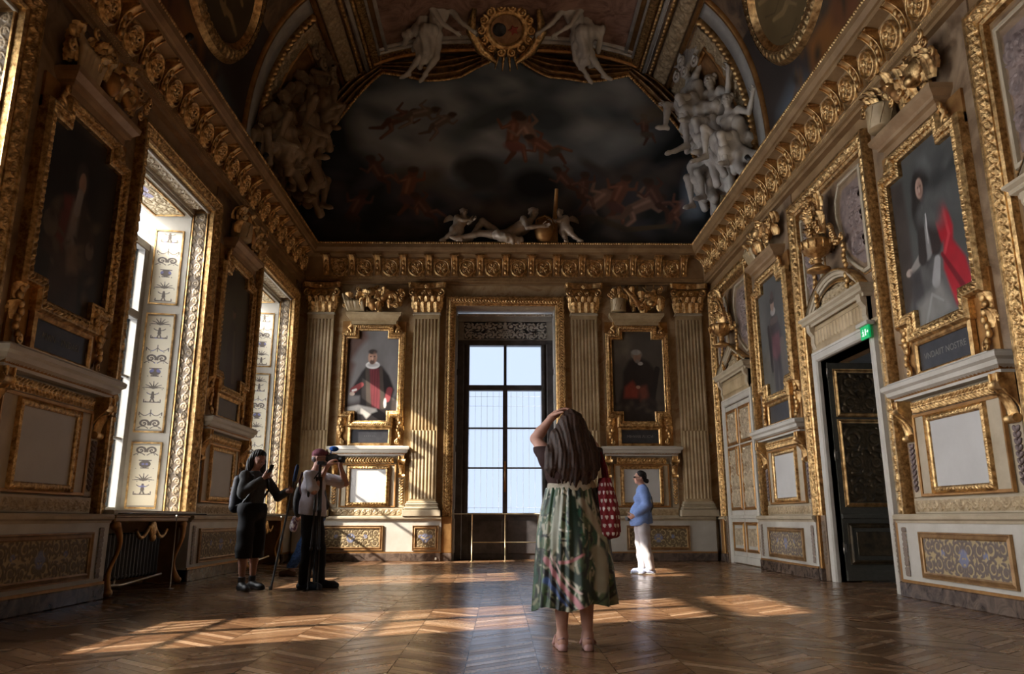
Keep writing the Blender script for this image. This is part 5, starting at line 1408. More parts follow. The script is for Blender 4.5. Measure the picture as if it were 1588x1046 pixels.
spotlight(XL + .40, 9.4, ZS, (-3.5, 11, 10), 3, 'small glowing spotlight on the left cornice high above the large window', .022)
b = MB(); b.box(-.03, .03, -.03, 0, 2.60, 2.78, b=.006); o = b.build('alarm_sensor', M['white']); o.location = (XC + 4.69, YE - .0, 0); tag(o, 'small white upright sensor in the corner right of the last pilaster', 'sensor')
b = MB(); b.box(-.02, .02, -.02, 0, .03, .08, b=.004); o = b.build('socket', M['white']); o.location = (XC - 1.50, YE - .2, 0); tag(o, 'tiny white socket on the dark plinth left of the end window', 'socket')
b = MB(); b.box(-.09, .09, -.05, .05, 0, .06, b=.006); o = b.build('alarm_box', M['white']); o.location = (XL + .62, YE - .12, ZC + .96 + .0); tag(o, 'small white box on the end cornice at its left end', 'box', 'white boxes on the end cornice')
q = o.copy(); C.objects.link(q); q.location = (XR - .62, YE - .12, ZC + .96); tag(q, 'small white box on the end cornice at its right end', 'box', 'white boxes on the end cornice')
# ================================================================== VAULT DECORATION
def P_lunette():
    p = Paint(520, 290, (.012, .016, .018), (.060, .070, .076), 71)
    p.ell(.52, .26, .36, .26, (.10, .11, .115), soft=1.3); p.ell(.50, .45, .26, .2, (.115, .12, .12), soft=1.3); p.ell(.80, .33, .13, .12, (.12, .115, .09), .3, soft=1.4); p.ell(.28, .42, .14, .16, (.11, .105, .10), soft=1.4); p.ell(.47, .52, .12, .1, (.15, .155, .155), soft=1.4)
    p.strokes(90, 10, [(.14, .145, .145), (.06, .07, .074), (.10, .105, .105), (.04, .045, .05)], .02, .07, (.15, .88, .02, .5))
    p.poly([(0, .0), (.10, .0), (.12, .25), (.15, .5), (.25, .66), (.38, .74), (.55, .72), (.70, .74), (.76, .58), (.84, .50), (.93, .3), (.95, .1), (1, 0), (1, 1), (0, 1)], (.010, .012, .012), .05)
    p.strokes(110, 9, [(.04, .034, .028), (.018, .02, .022), (.055, .045, .038), (.03, .03, .034)], .015, .05, (.05, .95, .58, .97))
    F1, F2, F3 = (.085, .038, .024), (.11, .068, .048), (.055, .028, .02)
    def fig(x, y, s, rot, col, dr=None):       # a reclining or seated painted body
        c, q = math.cos(rot), math.sin(rot)
        T = lambda a, b2: (x + (a * c - b2 * q) * s * .55, y + (a * q + b2 * c) * s)
        p.limb([T(0, -.10), T(.02, .08)], .040 * s * 1.6, .034 * s * 1.6, col); p.ell(*T(-.005, -.19), .016 * s * 1.7, .03 * s * 1.7, tuple(v * .8 for v in col))
        p.ell(*T(-.01, -.215), .018 * s * 1.7, .022 * s * 1.7, (.03, .02, .015), soft=.5)
        p.limb([T(.02, .08), T(.12, .10), T(.18, .24)], .032 * s, .016 * s, col); p.limb([T(0, .09), T(.06, .18), T(.02, .30)], .034 * s, .016 * s, tuple(v * .75 for v in col))
        p.limb([T(-.03, -.10), T(-.10, -.04), T(-.16, -.12)], .022 * s, .011 * s, col); p.limb([T(.04, -.10), T(.12, -.14), T(.10, -.22)], .020 * s, .010 * s, col)
        hl = tuple(min(1, v * 1.7) for v in col); p.limb([T(-.012, -.10), T(.005, .05)], .016 * s, .012 * s, hl, soft=1.2); p.limb([T(.05, .08), T(.12, .09), T(.175, .22)], .012 * s, .006 * s, hl, soft=1.2); p.limb([T(-.04, -.09), T(-.10, -.045)], .008 * s, .005 * s, hl, soft=1.2)
        if dr is not None: p.ell(*T(.05, .12), .05 * s, .05 * s, dr, rot, soft=.6)
    p.ell(.47, .33, .10, .05, (.03, .036, .038), -.5, soft=.9); p.ell(.60, .34, .06, .09, (.03, .036, .038), .3, soft=.9)
    p.ell(.53, .60, .11, .07, (.055, .06, .06), soft=.8); p.ell(.44, .62, .06, .09, (.022, .022, .02), .6, soft=.6); p.ell(.57, .68, .06, .08, (.008, .009, .009), soft=.6)
    fig(.515, .42, .50, .25, F1, (.10, .04, .03)); fig(.555, .43, .48, -.3, F2, (.06, .05, .05)); fig(.59, .49, .40, -.8, F1, (.05, .04, .03))
    fig(.24, .34, .42, 1.2, F3); fig(.29, .31, .38, 1.4, (.075, .055, .042)); fig(.34, .36, .34, 1.0, (.07, .05, .04)); fig(.27, .70, .45, .3, F1, (.05, .03, .03)); fig(.20, .62, .38, -.4, F3); fig(.15, .80, .40, .5, F3, (.05, .03, .02)); fig(.31, .80, .36, -.5, F3)
    fig(.71, .76, .50, .9, F2, (.05, .04, .04)); fig(.76, .73, .46, .5, F1, (.06, .03, .025)); fig(.81, .78, .48, 1.2, F2); fig(.85, .74, .42, -.3, F3); fig(.90, .80, .40, .8, F1); fig(.68, .70, .36, .2, F3); fig(.83, .38, .30, .1, F3, (.05, .04, .03)); fig(.64, .66, .34, -.5, F3)
    p.limb([(.62, .88), (.70, .84), (.78, .90), (.88, .88)], .02, .01, (.05, .035, .02))
    p.ell(.935, .78, .022, .16, (.10, .12, .14), soft=1.0); p.ell(.87, .30, .05, .05, (.12, .10, .07), soft=1.2)
    p.strokes(50, 12, [(.008, .01, .01), (.02, .018, .016)], .02, .05, (0, 1, .88, 1)); p.I = np.clip(p.I * 3.2, 0, 1) * np.array([.97, 1.0, 1.05]); return p
def lun_in(x, z): return (np.abs(x) / (VA - .03)) ** VN + (np.clip(z - ZV, 0, 9) / (VB - .03)) ** VN < 1
t = module('lunette_painting', 'end', 0)
o = canvas('painted_scene', None, lun_in, P_lunette(), M['canvas'], t, .03, -VA, VA, ZV + .12, ZV + VB, .022)
b = MB(); b.box(-VA + .2, VA - .2, -.10, -.03, ZV + .1, ZV + .24, b=.01); b.build('lower_moulding', M['gold_plain'], t)
tag(t, 'large dark mythological painting of clouds and figures filling the arched end wall', 'painting')

GB, GP = M['gold_carved'], M['gold_plain']
HT = {k: v[0] for k, v in TILE.items()}
for nm, (Y0, Y1) in (('a', (9.6, 16.75)),):
    struct(vpatch('ceiling_rose_panel', -3.15, 3.1, Y0, Y1, .012, M['vault_pink'], res=.3, sides=False))
    for s in (-1, 1):
        for a, w_, off, mt in ((2.95, .09, .07, M['stucco']), (3.16, .06, .09, M['stucco'])):
            struct(vpatch('trim_vault_frame', s * a, s * (a + w_), Y0, Y1, off, mt, res=.05))
        struct(vpatch('trim_vault_gilt', s * 3.04, s * 3.16, Y0, Y1, .05, GP))
        struct(vpatch('trim_vault_leaf', s * 3.22, s * 3.42, Y0, Y1 + .5, .05, GB, H=HT['leaf'], amp=.03, rep=(1, 30), res=.03))
        struct(vpatch('trim_vault_beads', s * 3.44, s * 3.53, Y0, Y1 + .5, .08, M['gold'], H=HT['bead'], amp=.05, rep=(1, 62), res=.026))
        struct(vpatch('trim_vault_fillet', s * 3.55, s * 3.63, Y0, Y1 + .5, .12, M['stucco_dark'] if 'stucco_dark' in M else M['stucco'], res=.05))
        struct(vpatch('trim_vault_beads', s * 3.70, s * 3.79, Y0, Y1 + .5, .08, M['gold'], H=HT['bead'], amp=.05, rep=(1, 50), res=.026))
        struct(vpatch('trim_vault_braid', s * 3.84, s * 4.22, Y0, Y1 + .5, .06, M['relief_gold'], H=HT['rin'], amp=.05, rep=(1, 11), res=.03))
        struct(vpatch('trim_vault_fillet', s * 4.28, s * 4.36, Y0, Y1 + .5, .10, GP))
        # side compartment: carved border and orange field
        sg = s
        struct(vpatch('ceiling_orange_panel', sg * 4.4, sg * 8.3, 14.55, 17.4, .02, M['vault_orange'], res=.15, sides=False))
        struct(vpatch('trim_panel_border', sg * 4.44, sg * 4.78, 14.6, 17.2, .05, M['relief_gold'], H=HT['gui'], amp=.05, rep=(1, 4.5), res=.03))
        struct(vpatch('trim_panel_border', sg * 4.44, sg * 7.8, 14.6, 14.92, .05, M['relief_gold'], H=HT['gui'], amp=.05, rep=(5, 1), res=.03, along='s'))
        struct(vpatch('trim_panel_border', sg * 4.44, sg * 7.8, 16.95, 17.22, .05, M['relief_gold'], H=HT['leaf'], amp=.05, rep=(9, 1), res=.03, along='s'))
        struct(vpatch('trim_panel_fillet', sg * 4.80, sg * 7.8, 14.94, 15.02, .08, GP, res=.08)); struct(vpatch('trim_panel_fillet', sg * 4.80, sg * 4.88, 15.0, 16.95, .08, GP))
        struct(vpatch('trim_panel_beads', sg * 4.4, sg * 8.3, 14.36, 14.46, .10, M['gold'], H=HT['bead'], amp=.06, rep=(30, 1), res=.028, along='s'))
        struct(vpatch('trim_transverse_band', sg * 4.4, sg * 8.2, 13.86, 14.28, .06, M['shade_wood'], res=.08))
        struct(vpatch('trim_panel_fillet', sg * 4.4, sg * 8.2, 13.72, 13.80, .09, GP, res=.08))
    for a, w_, off, mt in ((16.52, .09, .07, M['stucco']), (16.68, .06, .09, M['stucco'])):
        struct(vpatch('trim_vault_frame', -3.2, 3.2, a, a + w_, off, mt, res=.06))
    struct(vpatch('trim_vault_gilt', -3.2, 3.2, 16.76, 17.0, .05, GB, H=HT['leaf'], amp=.03, rep=(30, 1), res=.03, along='s'))
    struct(vpatch('trim_vault_gilt', -3.4, 3.4, 17.02, 17.14, .09, GP, res=.08))

# ovals with painted grisaille between the ribs
def oval(s0, y0, rs, ry, lab, cols):
    t = empty('oval_medallion', tuple(vpt(np.array(s0), y0))); o0 = Vector(t.location); A = np.linspace(0, 2 * PI, 129)
    def ringmesh(name, r0, r1, off0, off1, mat, H=None, amp=0, rep=1, nr=2):
        nr = 12 if H is not None else nr; v = np.linspace(0, 1, nr); n = 360 if H is not None else 128; A = np.linspace(0, 2 * PI, n + 1)
        G = []
        for q in v:
            r_ = r0 + (r1 - r0) * q; off = off0 + (off1 - off0) * q
            h = sample(H, A / (2 * PI) * rep, np.full(n + 1, q)) * amp if H is not None else 0
            G.append(vpt(s0 + (rs + r_) * np.cos(A), y0 + (ry + r_) * np.sin(A), off + h))
        G = np.array(G) - np.array(o0); a, b2 = G.shape[:2]; I = np.arange(a * b2).reshape(a, b2)
        F = np.stack([I[:-1, :-1], I[:-1, 1:], I[1:, 1:], I[1:, :-1]], -1).reshape(-1, 4)
        return link_mesh(name, np_mesh(name, G.reshape(-1, 3), F, True), mat, t)
    ringmesh('rim', 0, .10, .03, .14, M['gold']); ringmesh('egg_moulding', .10, .30, .14, .10, M['gold_carved'], HT['egg'], .04, 46); ringmesh('outer_rim', .30, .38, .12, .0, M['gold'])
    nr, na = 60, 128; rr, aa = np.meshgrid(np.linspace(0.01, 1, nr), np.linspace(0, 2 * PI, na), indexing='ij')
    P = vpt(s0 + rr * rs * np.cos(aa), y0 + rr * ry * np.sin(aa), .035)
    p = Paint(160, 160, *cols, 91); r = np.random.default_rng(5)
    for k in range(5):
        x, y = r.uniform(.3, .7, 2); p.limb([(x, y - .14), (x + .03, y), (x - .04, y + .16)], .04, .02, (.30, .20, .09)); p.limb([(x, y - .1), (x + .14, y - .2)], .02, .01, (.28, .19, .09)); p.ell(x, y - .18, .03, .03, (.30, .2, .1))
    for k in range(6): x, y = r.uniform(.1, .9, 2); p.limb([(x, y), (x + .1, y - .15), (x + .05, y - .3)], .006, .003, (.07, .045, .02))
    u = .5 + rr * np.cos(aa) * .49; v2 = .5 + rr * np.sin(aa) * .49
    cc = np.stack([sample(p.I[..., q], u, v2) for q in range(3)], -1).reshape(-1, 3)
    G = P - np.array(o0); I = np.arange(nr * na).reshape(nr, na); F = np.stack([I[:-1, :-1], I[:-1, 1:], I[1:, 1:], I[1:, :-1]], -1).reshape(-1, 4)
    link_mesh('painted_field', np_mesh('painted_field', G.reshape(-1, 3), F, True, cc), M['canvas'], t)
    tag(t, lab, 'medallion', 'oval medallions of the vault')
oval(5.95, 11.75, .85, 1.15, 'large gilt rimmed oval medallion high on the right side of the vault', ((.10, .065, .025), (.20, .135, .06)))
oval(-6.05, 11.7, .85, 1.15, 'large dark oval medallion high on the left side of the vault', ((.05, .035, .018), (.10, .07, .035)))
for s in (-1, 1):       # painted drapery and sky between medallion and cornice
    p = Paint(150, 200, (.02, .016, .012), (.07, .055, .05), 93 + s)
    p.poly([(.62, .1), (1, .0), (1, .40), (.7, .42), (.55, .3)], (.13, .15, .17), .05); p.poly([(.5, .45), (.9, .42), (1, .62), (.8, .75), (.5, .65)], (.28, .11, .03), .03); p.poly([(.3, .7), (.6, .62), (.8, .86), (.4, .9)], (.18, .07, .03), .03)
    p.ell(.72, .47, .07, .06, (.34, .17, .08)); p.strokes(30, 3, [(.16, .08, .03), (.04, .03, .02)], area=(.2, 1, .2, .9))
    struct(vpatch('ceiling_painting', s * 5.6, s * 8.8, 9.0, 13.7, .018, M['canvas'], cols=p.I[::-1], res=.03, sides=False))

# gathered curtains round the painting
M['curtain'] = mat_noise('gilt_brown_curtain', (0.10, 0.045, 0.016), (0.34, 0.18, 0.06), 5, .38, .55, .4, 40, .01)
def curtain(name, pts, wid, lab, folds=7, sag=0.0, parent=None):
    """a gathered cloth following pts on the end wall plane, local x,z with depth"""
    t = empty(name, (XC, YE, 0)); n = 60; P = np.array(pts, float); tt = np.linspace(0, 1, len(P)); u = np.linspace(0, 1, n)
    cx = np.interp(u, tt, P[:, 0]); cz = np.interp(u, tt, P[:, 1]); wd = np.interp(u, tt, np.broadcast_to(wid, len(P)))
    k = np.ones(5) / 5; 
    for _ in range(3): cx[2:-2] = np.convolve(cx, k, 'valid'); cz[2:-2] = np.convolve(cz, k, 'valid')
    dx = np.gradient(cx); dz = np.gradient(cz); L = np.hypot(dx, dz); nx, nz = -dz / L, dx / L
    m = 42; v = np.linspace(-1, 1, m); G = np.zeros((n, m, 3))
    for j in range(m):
        ph = v[j] * folds * PI / 2 + .6 * np.sin(u * 3 * PI)
        G[:, j, 0] = cx + nx * v[j] * wd / 2; G[:, j, 2] = cz + nz * v[j] * wd / 2; G[:, j, 1] = -(.22 + .07 * np.cos(ph) + .06 * (1 - v[j] ** 2))
    b = MB(); b.grid(G, True); b.build('cloth', M['curtain'], t)
    f = MB()
    e = G[:, 0] if G[n // 2, 0, 2] < G[n // 2, -1, 2] else G[:, -1]
    for i in range(0, n - 1): f.ell(tuple(e[i] + np.array([0, -.02, 0])), (.05, .035, .045), 6, 4)
    f.build('fringe', M['gold'], t); tag(t, lab, 'curtain', 'carved curtains round the arched painting'); return t
def vloc(s_, off): q = vpt(np.array(float(s_)), 0.0, off); return (float(q[0]) - XC, float(q[2]))
for s in (-1, 1):
    sd = 'left' if s < 0 else 'right'
    curtain('carved_curtain', [vloc(s * .45, .18), vloc(s * 1.2, .42), vloc(s * 2.1, .45), vloc(s * 3.25, .12)], [.25, .6, .62, .25], 'carved gilt curtain swag at the top %s of the arched painting' % sd)
    curtain('carved_curtain', [vloc(s * q, o) for q, o in ((3.2, .10), (4.0, .22), (4.9, .30), (5.8, .26), (6.8, .2), (7.9, .15))], [.25, .5, .55, .48, .36, .25], 'carved curtain hanging down the %s edge of the arched painting' % sd)

# ---- bodies
def hand(b, w, d, n, curl=.5, s=1.0, spread=.0, thumb=True, k=.004):
    w = np.array(w, float); d = np.array(d, float); d /= np.linalg.norm(d); n = np.array(n, float); n -= d * (n @ d); n /= np.linalg.norm(n); sd = np.cross(d, n)
    b.cone(w, w + d * .045 * s, .025 * s, .030 * s, .02)
    for i in range(4):
        o = (i - 1.5) * .0195 * s; base = w + d * (.083 - abs(i - 1.2) * .004) * s + sd * o
        b.cone(w + d * .03 * s + sd * o * .7, base, .0155 * s, .0115 * s, .012)
        p = base; a = curl * .6 + .1; L = [(.040, .026, .020), (.044, .029, .022), (.040, .027, .021), (.031, .021, .018)][i]
        rr = [.0100, .0092, .0085, .0076]
        for q in range(3):
            dr = d * math.cos(a) + n * math.sin(a) + sd * spread * (i - 1.5); dr /= np.linalg.norm(dr)
            p2 = p + dr * L[q] * s; b.cone(p, p2, rr[q] * s, rr[q + 1] * s, k); p = p2; a += curl * 1.1
    if thumb:
        p = w + d * .022 * s - sd * .026 * s; dr = d * .62 - sd * .62 + n * (.25 + curl * .4); dr /= np.linalg.norm(dr)
        p2 = p + dr * .042 * s; b.cone(p, p2, .0145 * s, .0115 * s, .008); dr = dr * .8 + d * .45 + n * curl * .3; dr /= np.linalg.norm(dr); p3 = p2 + dr * .030 * s; b.cone(p2, p3, .0112 * s, .0098 * s, .004); b.cone(p3, p3 + (dr + n * curl * .4) * .022 * s, .0098 * s, .0078 * s, .004)
def headM(J):
    return np.array((Matrix.Translation(Vector(J['head'])) @ Euler((J.get('hpitch', 0), 0, J.get('hyaw', 0)), 'ZXY' if False else 'XYZ').to_matrix().to_4x4()))
def head(b, J, s=1.0):
    """face looks along local -y"""
    Mh = Matrix.Translation(Vector(J['head'])) @ Matrix.Rotation(J.get('hyaw', 0), 4, 'Z') @ Matrix.Rotation(J.get('hpitch', 0), 4, 'X') @ Matrix.Rotation(J.get('hroll', 0), 4, 'Y')
    rot = tuple(Mh.to_euler())
    T = lambda x, y, z: np.array(Mh @ Vector((x * s, y * s, z * s)))
    E = lambda x, y, z, r, k=.02, sub=False: b.ell(T(x, y, z), np.array(r) * s, k, rot, sub)
    E(0, .012, .035, (.076, .094, .082)); E(0, -.03, .0, (.064, .062, .085), .03); E(0, -.038, -.055, (.046, .046, .042), .03)
    E(0, -.066, -.082, (.022, .018, .016), .02)                                   # chin
    b.cone(T(0, -.088, .022), T(0, -.112, -.016), .009 * s, .014 * s, .014); E(0, -.100, -.020, (.017, .013, .010), .008)   # nose
    E(0, -.086, .034, (.052, .014, .010), .012)                                    # brow
    for q in (-1, 1):
        E(q * .031, -.098, .014, (.017, .014, .010), .012, True)                   # eye socket
        E(q * .031, -.080, .013, (.0125, .0125, .0115), .003)
        E(q * .040, -.072, -.022, (.022, .018, .018), .02)
        E(q * .076, .006, -.004, (.011, .020, .032), .006); E(q * .084, -.001, -.002, (.006, .011, .02), .004, True)
    E(0, -.092, -.046, (.025, .012, .007), .006); E(0, -.090, -.057, (.021, .012, .008), .006); E(0, -.106, -.0515, (.022, .009, .0022), .002, True)
    b.cone(J['neck'], T(0, .012, -.06), .054 * s, .052 * s, .03)
    return T
def body(b, J, s=1.0, fem=.0, hands=True, feet=True, hw=.0):
    A = {k: np.array(v, float) for k, v in J.items() if not isinstance(v, (int, float))}
    pe, ch, ne = A['pelvis'], A['chest'], A['neck']; ax = A['shR'] - A['shL']; ax /= np.linalg.norm(ax); up = ch - pe; up /= np.linalg.norm(up); fw = np.cross(ax, up)
    hx = A['hipR'] - A['hipL']; hx /= np.linalg.norm(hx)
    for q in (-1, 1): b.cone(pe + hx * q * .06 * s, pe + hx * q * (.085 + .01 * fem) * s - up * .03, .105 * s, .10 * s, .05)
    mid = pe * .5 + ch * .5
    b.cone(pe + up * .04, mid, .115 * s, (.112 - .012 * fem) * s, .05); 
    for q in (-1, 1):
        b.cone(mid + ax * q * .025 * s, ch + ax * q * .055 * s, .098 * s, .112 * s, .05)
        b.cone(ch + ax * q * .06 * s + up * .06 * s, ne + ax * q * .03 * s - up * .03, .088 * s, .055 * s, .05)
        sh = A['shR'] if q > 0 else A['shL']; b.cone(ch + ax * q * .09 * s + up * .10 * s, sh, .06 * s, .056 * s, .05)
        if fem > 0: b.ell(ch + ax * q * .075 * s - fw * -.085 * s * 1.0 + up * -.005, np.array((.062, .055, .06)) * s * fem ** .5, .03)
    for sd in 'LR':
        sh, el, wr = A['sh' + sd], A['el' + sd], A['wr' + sd]
        b.cone(sh, sh * .55 + el * .45, .054 * s, .048 * s, .03); b.cone(sh * .55 + el * .45, el, .048 * s, .038 * s, .02)
        b.cone(el, el * .7 + wr * .3, .039 * s, .040 * s, .02); b.cone(el * .7 + wr * .3, wr, .040 * s, .025 * s, .02)
        if hands: hand(b, wr, A.get('hd' + sd, wr - el), A.get('hn' + sd, np.array((0, -1, -.2))), J.get('curl' + sd, .5), s)
        hp, kn, an = A['hip' + sd], A['kn' + sd], A['an' + sd]
        b.cone(hp, hp * .5 + kn * .5, .092 * s, .078 * s, .04); b.cone(hp * .5 + kn * .5, kn, .078 * s, .056 * s, .03)
        ck = kn * .68 + an * .32; lg = (an - kn) / np.linalg.norm(an - kn); toe = A['toe' + sd]; ff = toe - an; ff = ff / np.linalg.norm(ff); back = -(ff - lg * (ff @ lg))
        b.cone(kn, ck + back * .016 * s, .054 * s, .056 * s, .03); b.cone(ck + back * .016 * s, an, .056 * s, .033 * s, .03)
        if feet:
            heel = an - ff * .035 * s + np.array((0, 0, -.045 * s)) if toe[2] < an[2] + .05 else an - ff * .02 * s
            b.cone(an, heel, .036 * s, .032 * s, .02); b.cone(an, toe * .6 + an * .4 + np.array((0, 0, -.02 * s)), .038 * s, .034 * s, .02); b.cone(heel, toe - ff * .03 * s, .030 * s, .030 * s, .02); b.cone(toe - ff * .05 * s, toe, .034 * s, .022 * s, .02)
def shift(J, o, sc_=1.0):
    return {k: (tuple(np.array(v, float) * sc_ + np.array(o)) if isinstance(v, (tuple, list)) and not k.startswith(('hd', 'hn')) else v) for k, v in J.items()}
def rotJ(J, ang, axis='Z'):
    m = np.array(Matrix.Rotation(ang, 3, axis)); out = {}
    for k, v in J.items(): out[k] = tuple(m @ np.array(v, float)) if isinstance(v, (tuple, list)) else v
    if axis == 'Z': out['hyaw'] = J.get('hyaw', 0) + ang
    return out
SIT = dict(pelvis=(0, 0, .10), chest=(0, .02, .42), neck=(0, 0, .60), head=(0, -.03, .76), shL=(-.18, 0, .54), shR=(.18, 0, .54), elL=(-.34, -.08, .36), wrL=(-.30, -.30, .30), elR=(.36, .0, .40), wrR=(.52, -.10, .58),
           hipL=(-.09, 0, .06), hipR=(.09, 0, .06), knL=(-.16, -.42, .12), knR=(.14, -.40, .02), anL=(-.20, -.50, -.30), anR=(.12, -.30, -.38), toeL=(-.22, -.66, -.34), toeR=(.12, -.46, -.45), curlL=.5, curlR=.4)
REC = dict(pelvis=(0, 0, .14), chest=(.30, -.02, .30), neck=(.46, -.04, .42), head=(.52, -.06, .57), shL=(.34, -.17, .42), shR=(.44, .14, .40), elL=(.40, -.30, .20), wrL=(.66, -.28, .24), elR=(.66, .05, .34), wrR=(.84, -.10, .36),
           hipL=(-.04, -.09, .13), hipR=(-.02, .09, .13), knL=(-.42, -.12, .16), knR=(-.40, .04, .46), anL=(-.80, -.16, .06), anR=(-.62, -.02, .12), toeL=(-.96, -.2, .05), toeR=(-.78, -.02, .05), curlL=.4, curlR=.4, hyaw=.3)
STAND = dict(pelvis=(0, 0, .95), chest=(0, 0, 1.26), neck=(0, 0, 1.46), head=(0, -.02, 1.62), shL=(-.18, 0, 1.40), shR=(.18, 0, 1.40), elL=(-.24, 0, 1.12), wrL=(-.24, -.08, .88), elR=(.24, 0, 1.12), wrR=(.24, -.08, .88),
             hipL=(-.09, 0, .92), hipR=(.09, 0, .92), knL=(-.10, -.02, .50), knR=(.10, -.02, .50), anL=(-.10, .02, .09), anR=(.10, .02, .09), toeL=(-.12, -.17, .03), toeR=(.12, -.17, .03), curlL=.4, curlR=.4)
def drape(b, a, c, r0, r1, seed, n=6, sp=.12, k=.05):
    r = np.random.default_rng(seed); a = np.array(a); c = np.array(c)
    for i in range(n):
        o = r.normal(0, sp, 3); m = (a + c) / 2 + r.normal(0, sp, 3); b.chain([a + o * .6, m, c + o], [r0, (r0 + r1) / 2 * r.uniform(.7, 1.1), r1], k)
def statue(name, J, lab, group, mat, draps=(), parent_loc=(0, 0, 0), rz=0, tilt=None, cat='statue', scale=1.5, wings=False, ws=1.0, h=.02, extra=None, sfold=60):
    b = Blob(h / scale); body(b, J, 1.0, fem=J.get('fem', 0)); head(b, J); 
    for a in range(16):     # curls of hair
        hd = np.array(J['head']); th = a * 2.4; r_ = .072; q = np.array((math.cos(th) * r_, .03 + math.sin(th) * r_ * .9, .05 + .035 * math.cos(a * 1.7))); b.ell(hd + q, (.03, .03, .03), .01)
    for o in bpy.data.objects: pass
    t = b.build(name, mat); t.location = parent_loc; t.rotation_euler = tilt if tilt else (0, 0, rz); t.scale = (scale,) * 3
    d = Blob(h / scale * 1.1); 
    for i, (a, c, r0, r1, n, sp) in enumerate(draps): drape(d, a, c, r0, r1, 10 + i, n, sp)
    if draps: d.build('drapery', mat, t, disp=lambda X, Y, Z: .006 * np.sin(X * sfold + 3 * np.sin(Z * 9)) + 0 * Y)
    if wings:
        w = MB()
        for s in (-1, 1):
            for q in range(9):
                a = .5 + q * .14; w.tube([(s * .08, .12, J['chest'][2] + .1), (s * (.08 + .30 * ws * math.sin(a)), .16, J['chest'][2] + .1 + .28 * ws * math.cos(a)), (s * (.08 + .62 * ws * math.sin(a)), .16, J['chest'][2] + .05 + .5 * ws * math.cos(a))], [.03 * ws, .035 * ws, .012], 6)
        w.build('wing', mat, t)
    tag(t, lab, cat, group); return t
M['stucco_warm'] = mat_noise('shaded_stucco', (0.19, 0.12, 0.065), (0.32, 0.22, 0.13), 4, .5, 0, .4, 30, .01)  # darker copy of the stucco: the left corner's shade put into the colour
M['gilt_stucco'] = mat_noise('gilt_stucco', (0.40, 0.30, 0.20), (0.62, 0.52, 0.40), 5, .4, .2, .4, 30, .01)
GR = 'white stucco figures at the right corner of the vault'; GL = 'dim stucco figures at the left corner of the vault'
zc = ZC + .96
A1 = dict(SIT); A1.update(elR=(.34, .05, .70), wrR=(.20, -.05, .92), hyaw=-.4, hpitch=.3)
A2 = dict(SIT); A2.update(knL=(-.18, -.38, .28), anL=(-.25, -.30, -.12), elL=(-.36, .02, .30), wrL=(-.46, -.10, .10), hyaw=.6, fem=.7)
A3 = dict(SIT); A3.update(knR=(.20, -.36, -.14), anR=(.22, -.30, -.52), toeR=(.22, -.46, -.6), knL=(-.10, -.35, -.10), anL=(-.16, -.25, -.5), toeL=(-.16, -.40, -.58), elL=(-.30, -.20, .46), wrL=(-.10, -.34, .52), hyaw=-.2)
DR = [((0, -.15, .05), (.25, .0, -.35), .10, .07, 10, .13), ((-.1, .1, .35), (-.3, .15, -.3), .09, .06, 9, .12), ((.1, .1, .3), (.2, .1, -.3), .10, .08, 6, .10)]
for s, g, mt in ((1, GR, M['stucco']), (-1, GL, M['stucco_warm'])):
    side = 'right' if s > 0 else 'left'; f = R(-90) * s + R(18) * s
    def px(x): return XC + s * x
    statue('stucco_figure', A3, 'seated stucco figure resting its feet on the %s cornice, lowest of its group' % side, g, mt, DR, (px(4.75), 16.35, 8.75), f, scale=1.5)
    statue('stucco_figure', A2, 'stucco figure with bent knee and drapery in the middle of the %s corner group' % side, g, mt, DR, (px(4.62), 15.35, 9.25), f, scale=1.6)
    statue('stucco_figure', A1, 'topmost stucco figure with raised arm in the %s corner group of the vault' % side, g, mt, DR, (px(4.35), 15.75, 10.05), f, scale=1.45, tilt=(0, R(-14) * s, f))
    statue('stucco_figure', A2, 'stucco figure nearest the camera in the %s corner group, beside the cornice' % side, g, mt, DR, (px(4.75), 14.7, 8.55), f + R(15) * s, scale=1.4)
    t = empty('carved_trophy', (px(4.15), 15.5, 10.95), f); m = MB(); rr = np.random.default_rng(8)
    for q in range(9):
        a = -.9 + q * .22; m.tube([(0, 0, 0), (.45 * math.sin(a), .05, .42 * math.cos(a)), (.85 * math.sin(a * 1.15), .1, .75 * math.cos(a))], [.07, .08, .015], 6)
    m.build('palm_leaves', mt, t); m = MB()
    for q in range(5): volute(m, rr.uniform(-.5, .5), -.05, rr.uniform(-.3, .3), .14, 1, .045)
    m.build('scrolls', mt, t); tag(t, 'fan of stucco palm leaves and scrolls above the %s corner group' % side, 'carving', 'stucco palm fans of the vault')
# figures holding the cartouche at the crown
W1 = dict(pelvis=(0, 0, 0), chest=(.12, .02, .30), neck=(.20, .0, .48), head=(.26, -.04, .62), shL=(.02, -.05, .44), shR=(.34, .02, .40), elL=(.20, -.24, .24), wrL=(.42, -.30, .12), elR=(.50, -.12, .24), wrR=(.70, -.20, .12),
          hipL=(-.08, -.02, -.03), hipR=(.08, 0, -.03), knL=(-.22, -.22, -.32), knR=(.06, -.16, -.36), anL=(-.46, -.22, -.62), anR=(-.16, -.14, -.66), toeL=(-.60, -.24, -.70), toeR=(-.26, -.16, -.80), curlL=.4, curlR=.4, hyaw=.5, fem=.6)
def mirrorJ(J):
    o = {}
    for k, v in J.items():
        if isinstance(v, (tuple, list)):
            k2 = k[:-1] + {'L': 'R', 'R': 'L'}[k[-1]] if k[-1] in 'LR' else k
            o[k2] = (-v[0],) + tuple(v[1:])
        else: o[k] = -v if k in ('hyaw', 'hroll') else v
    return o
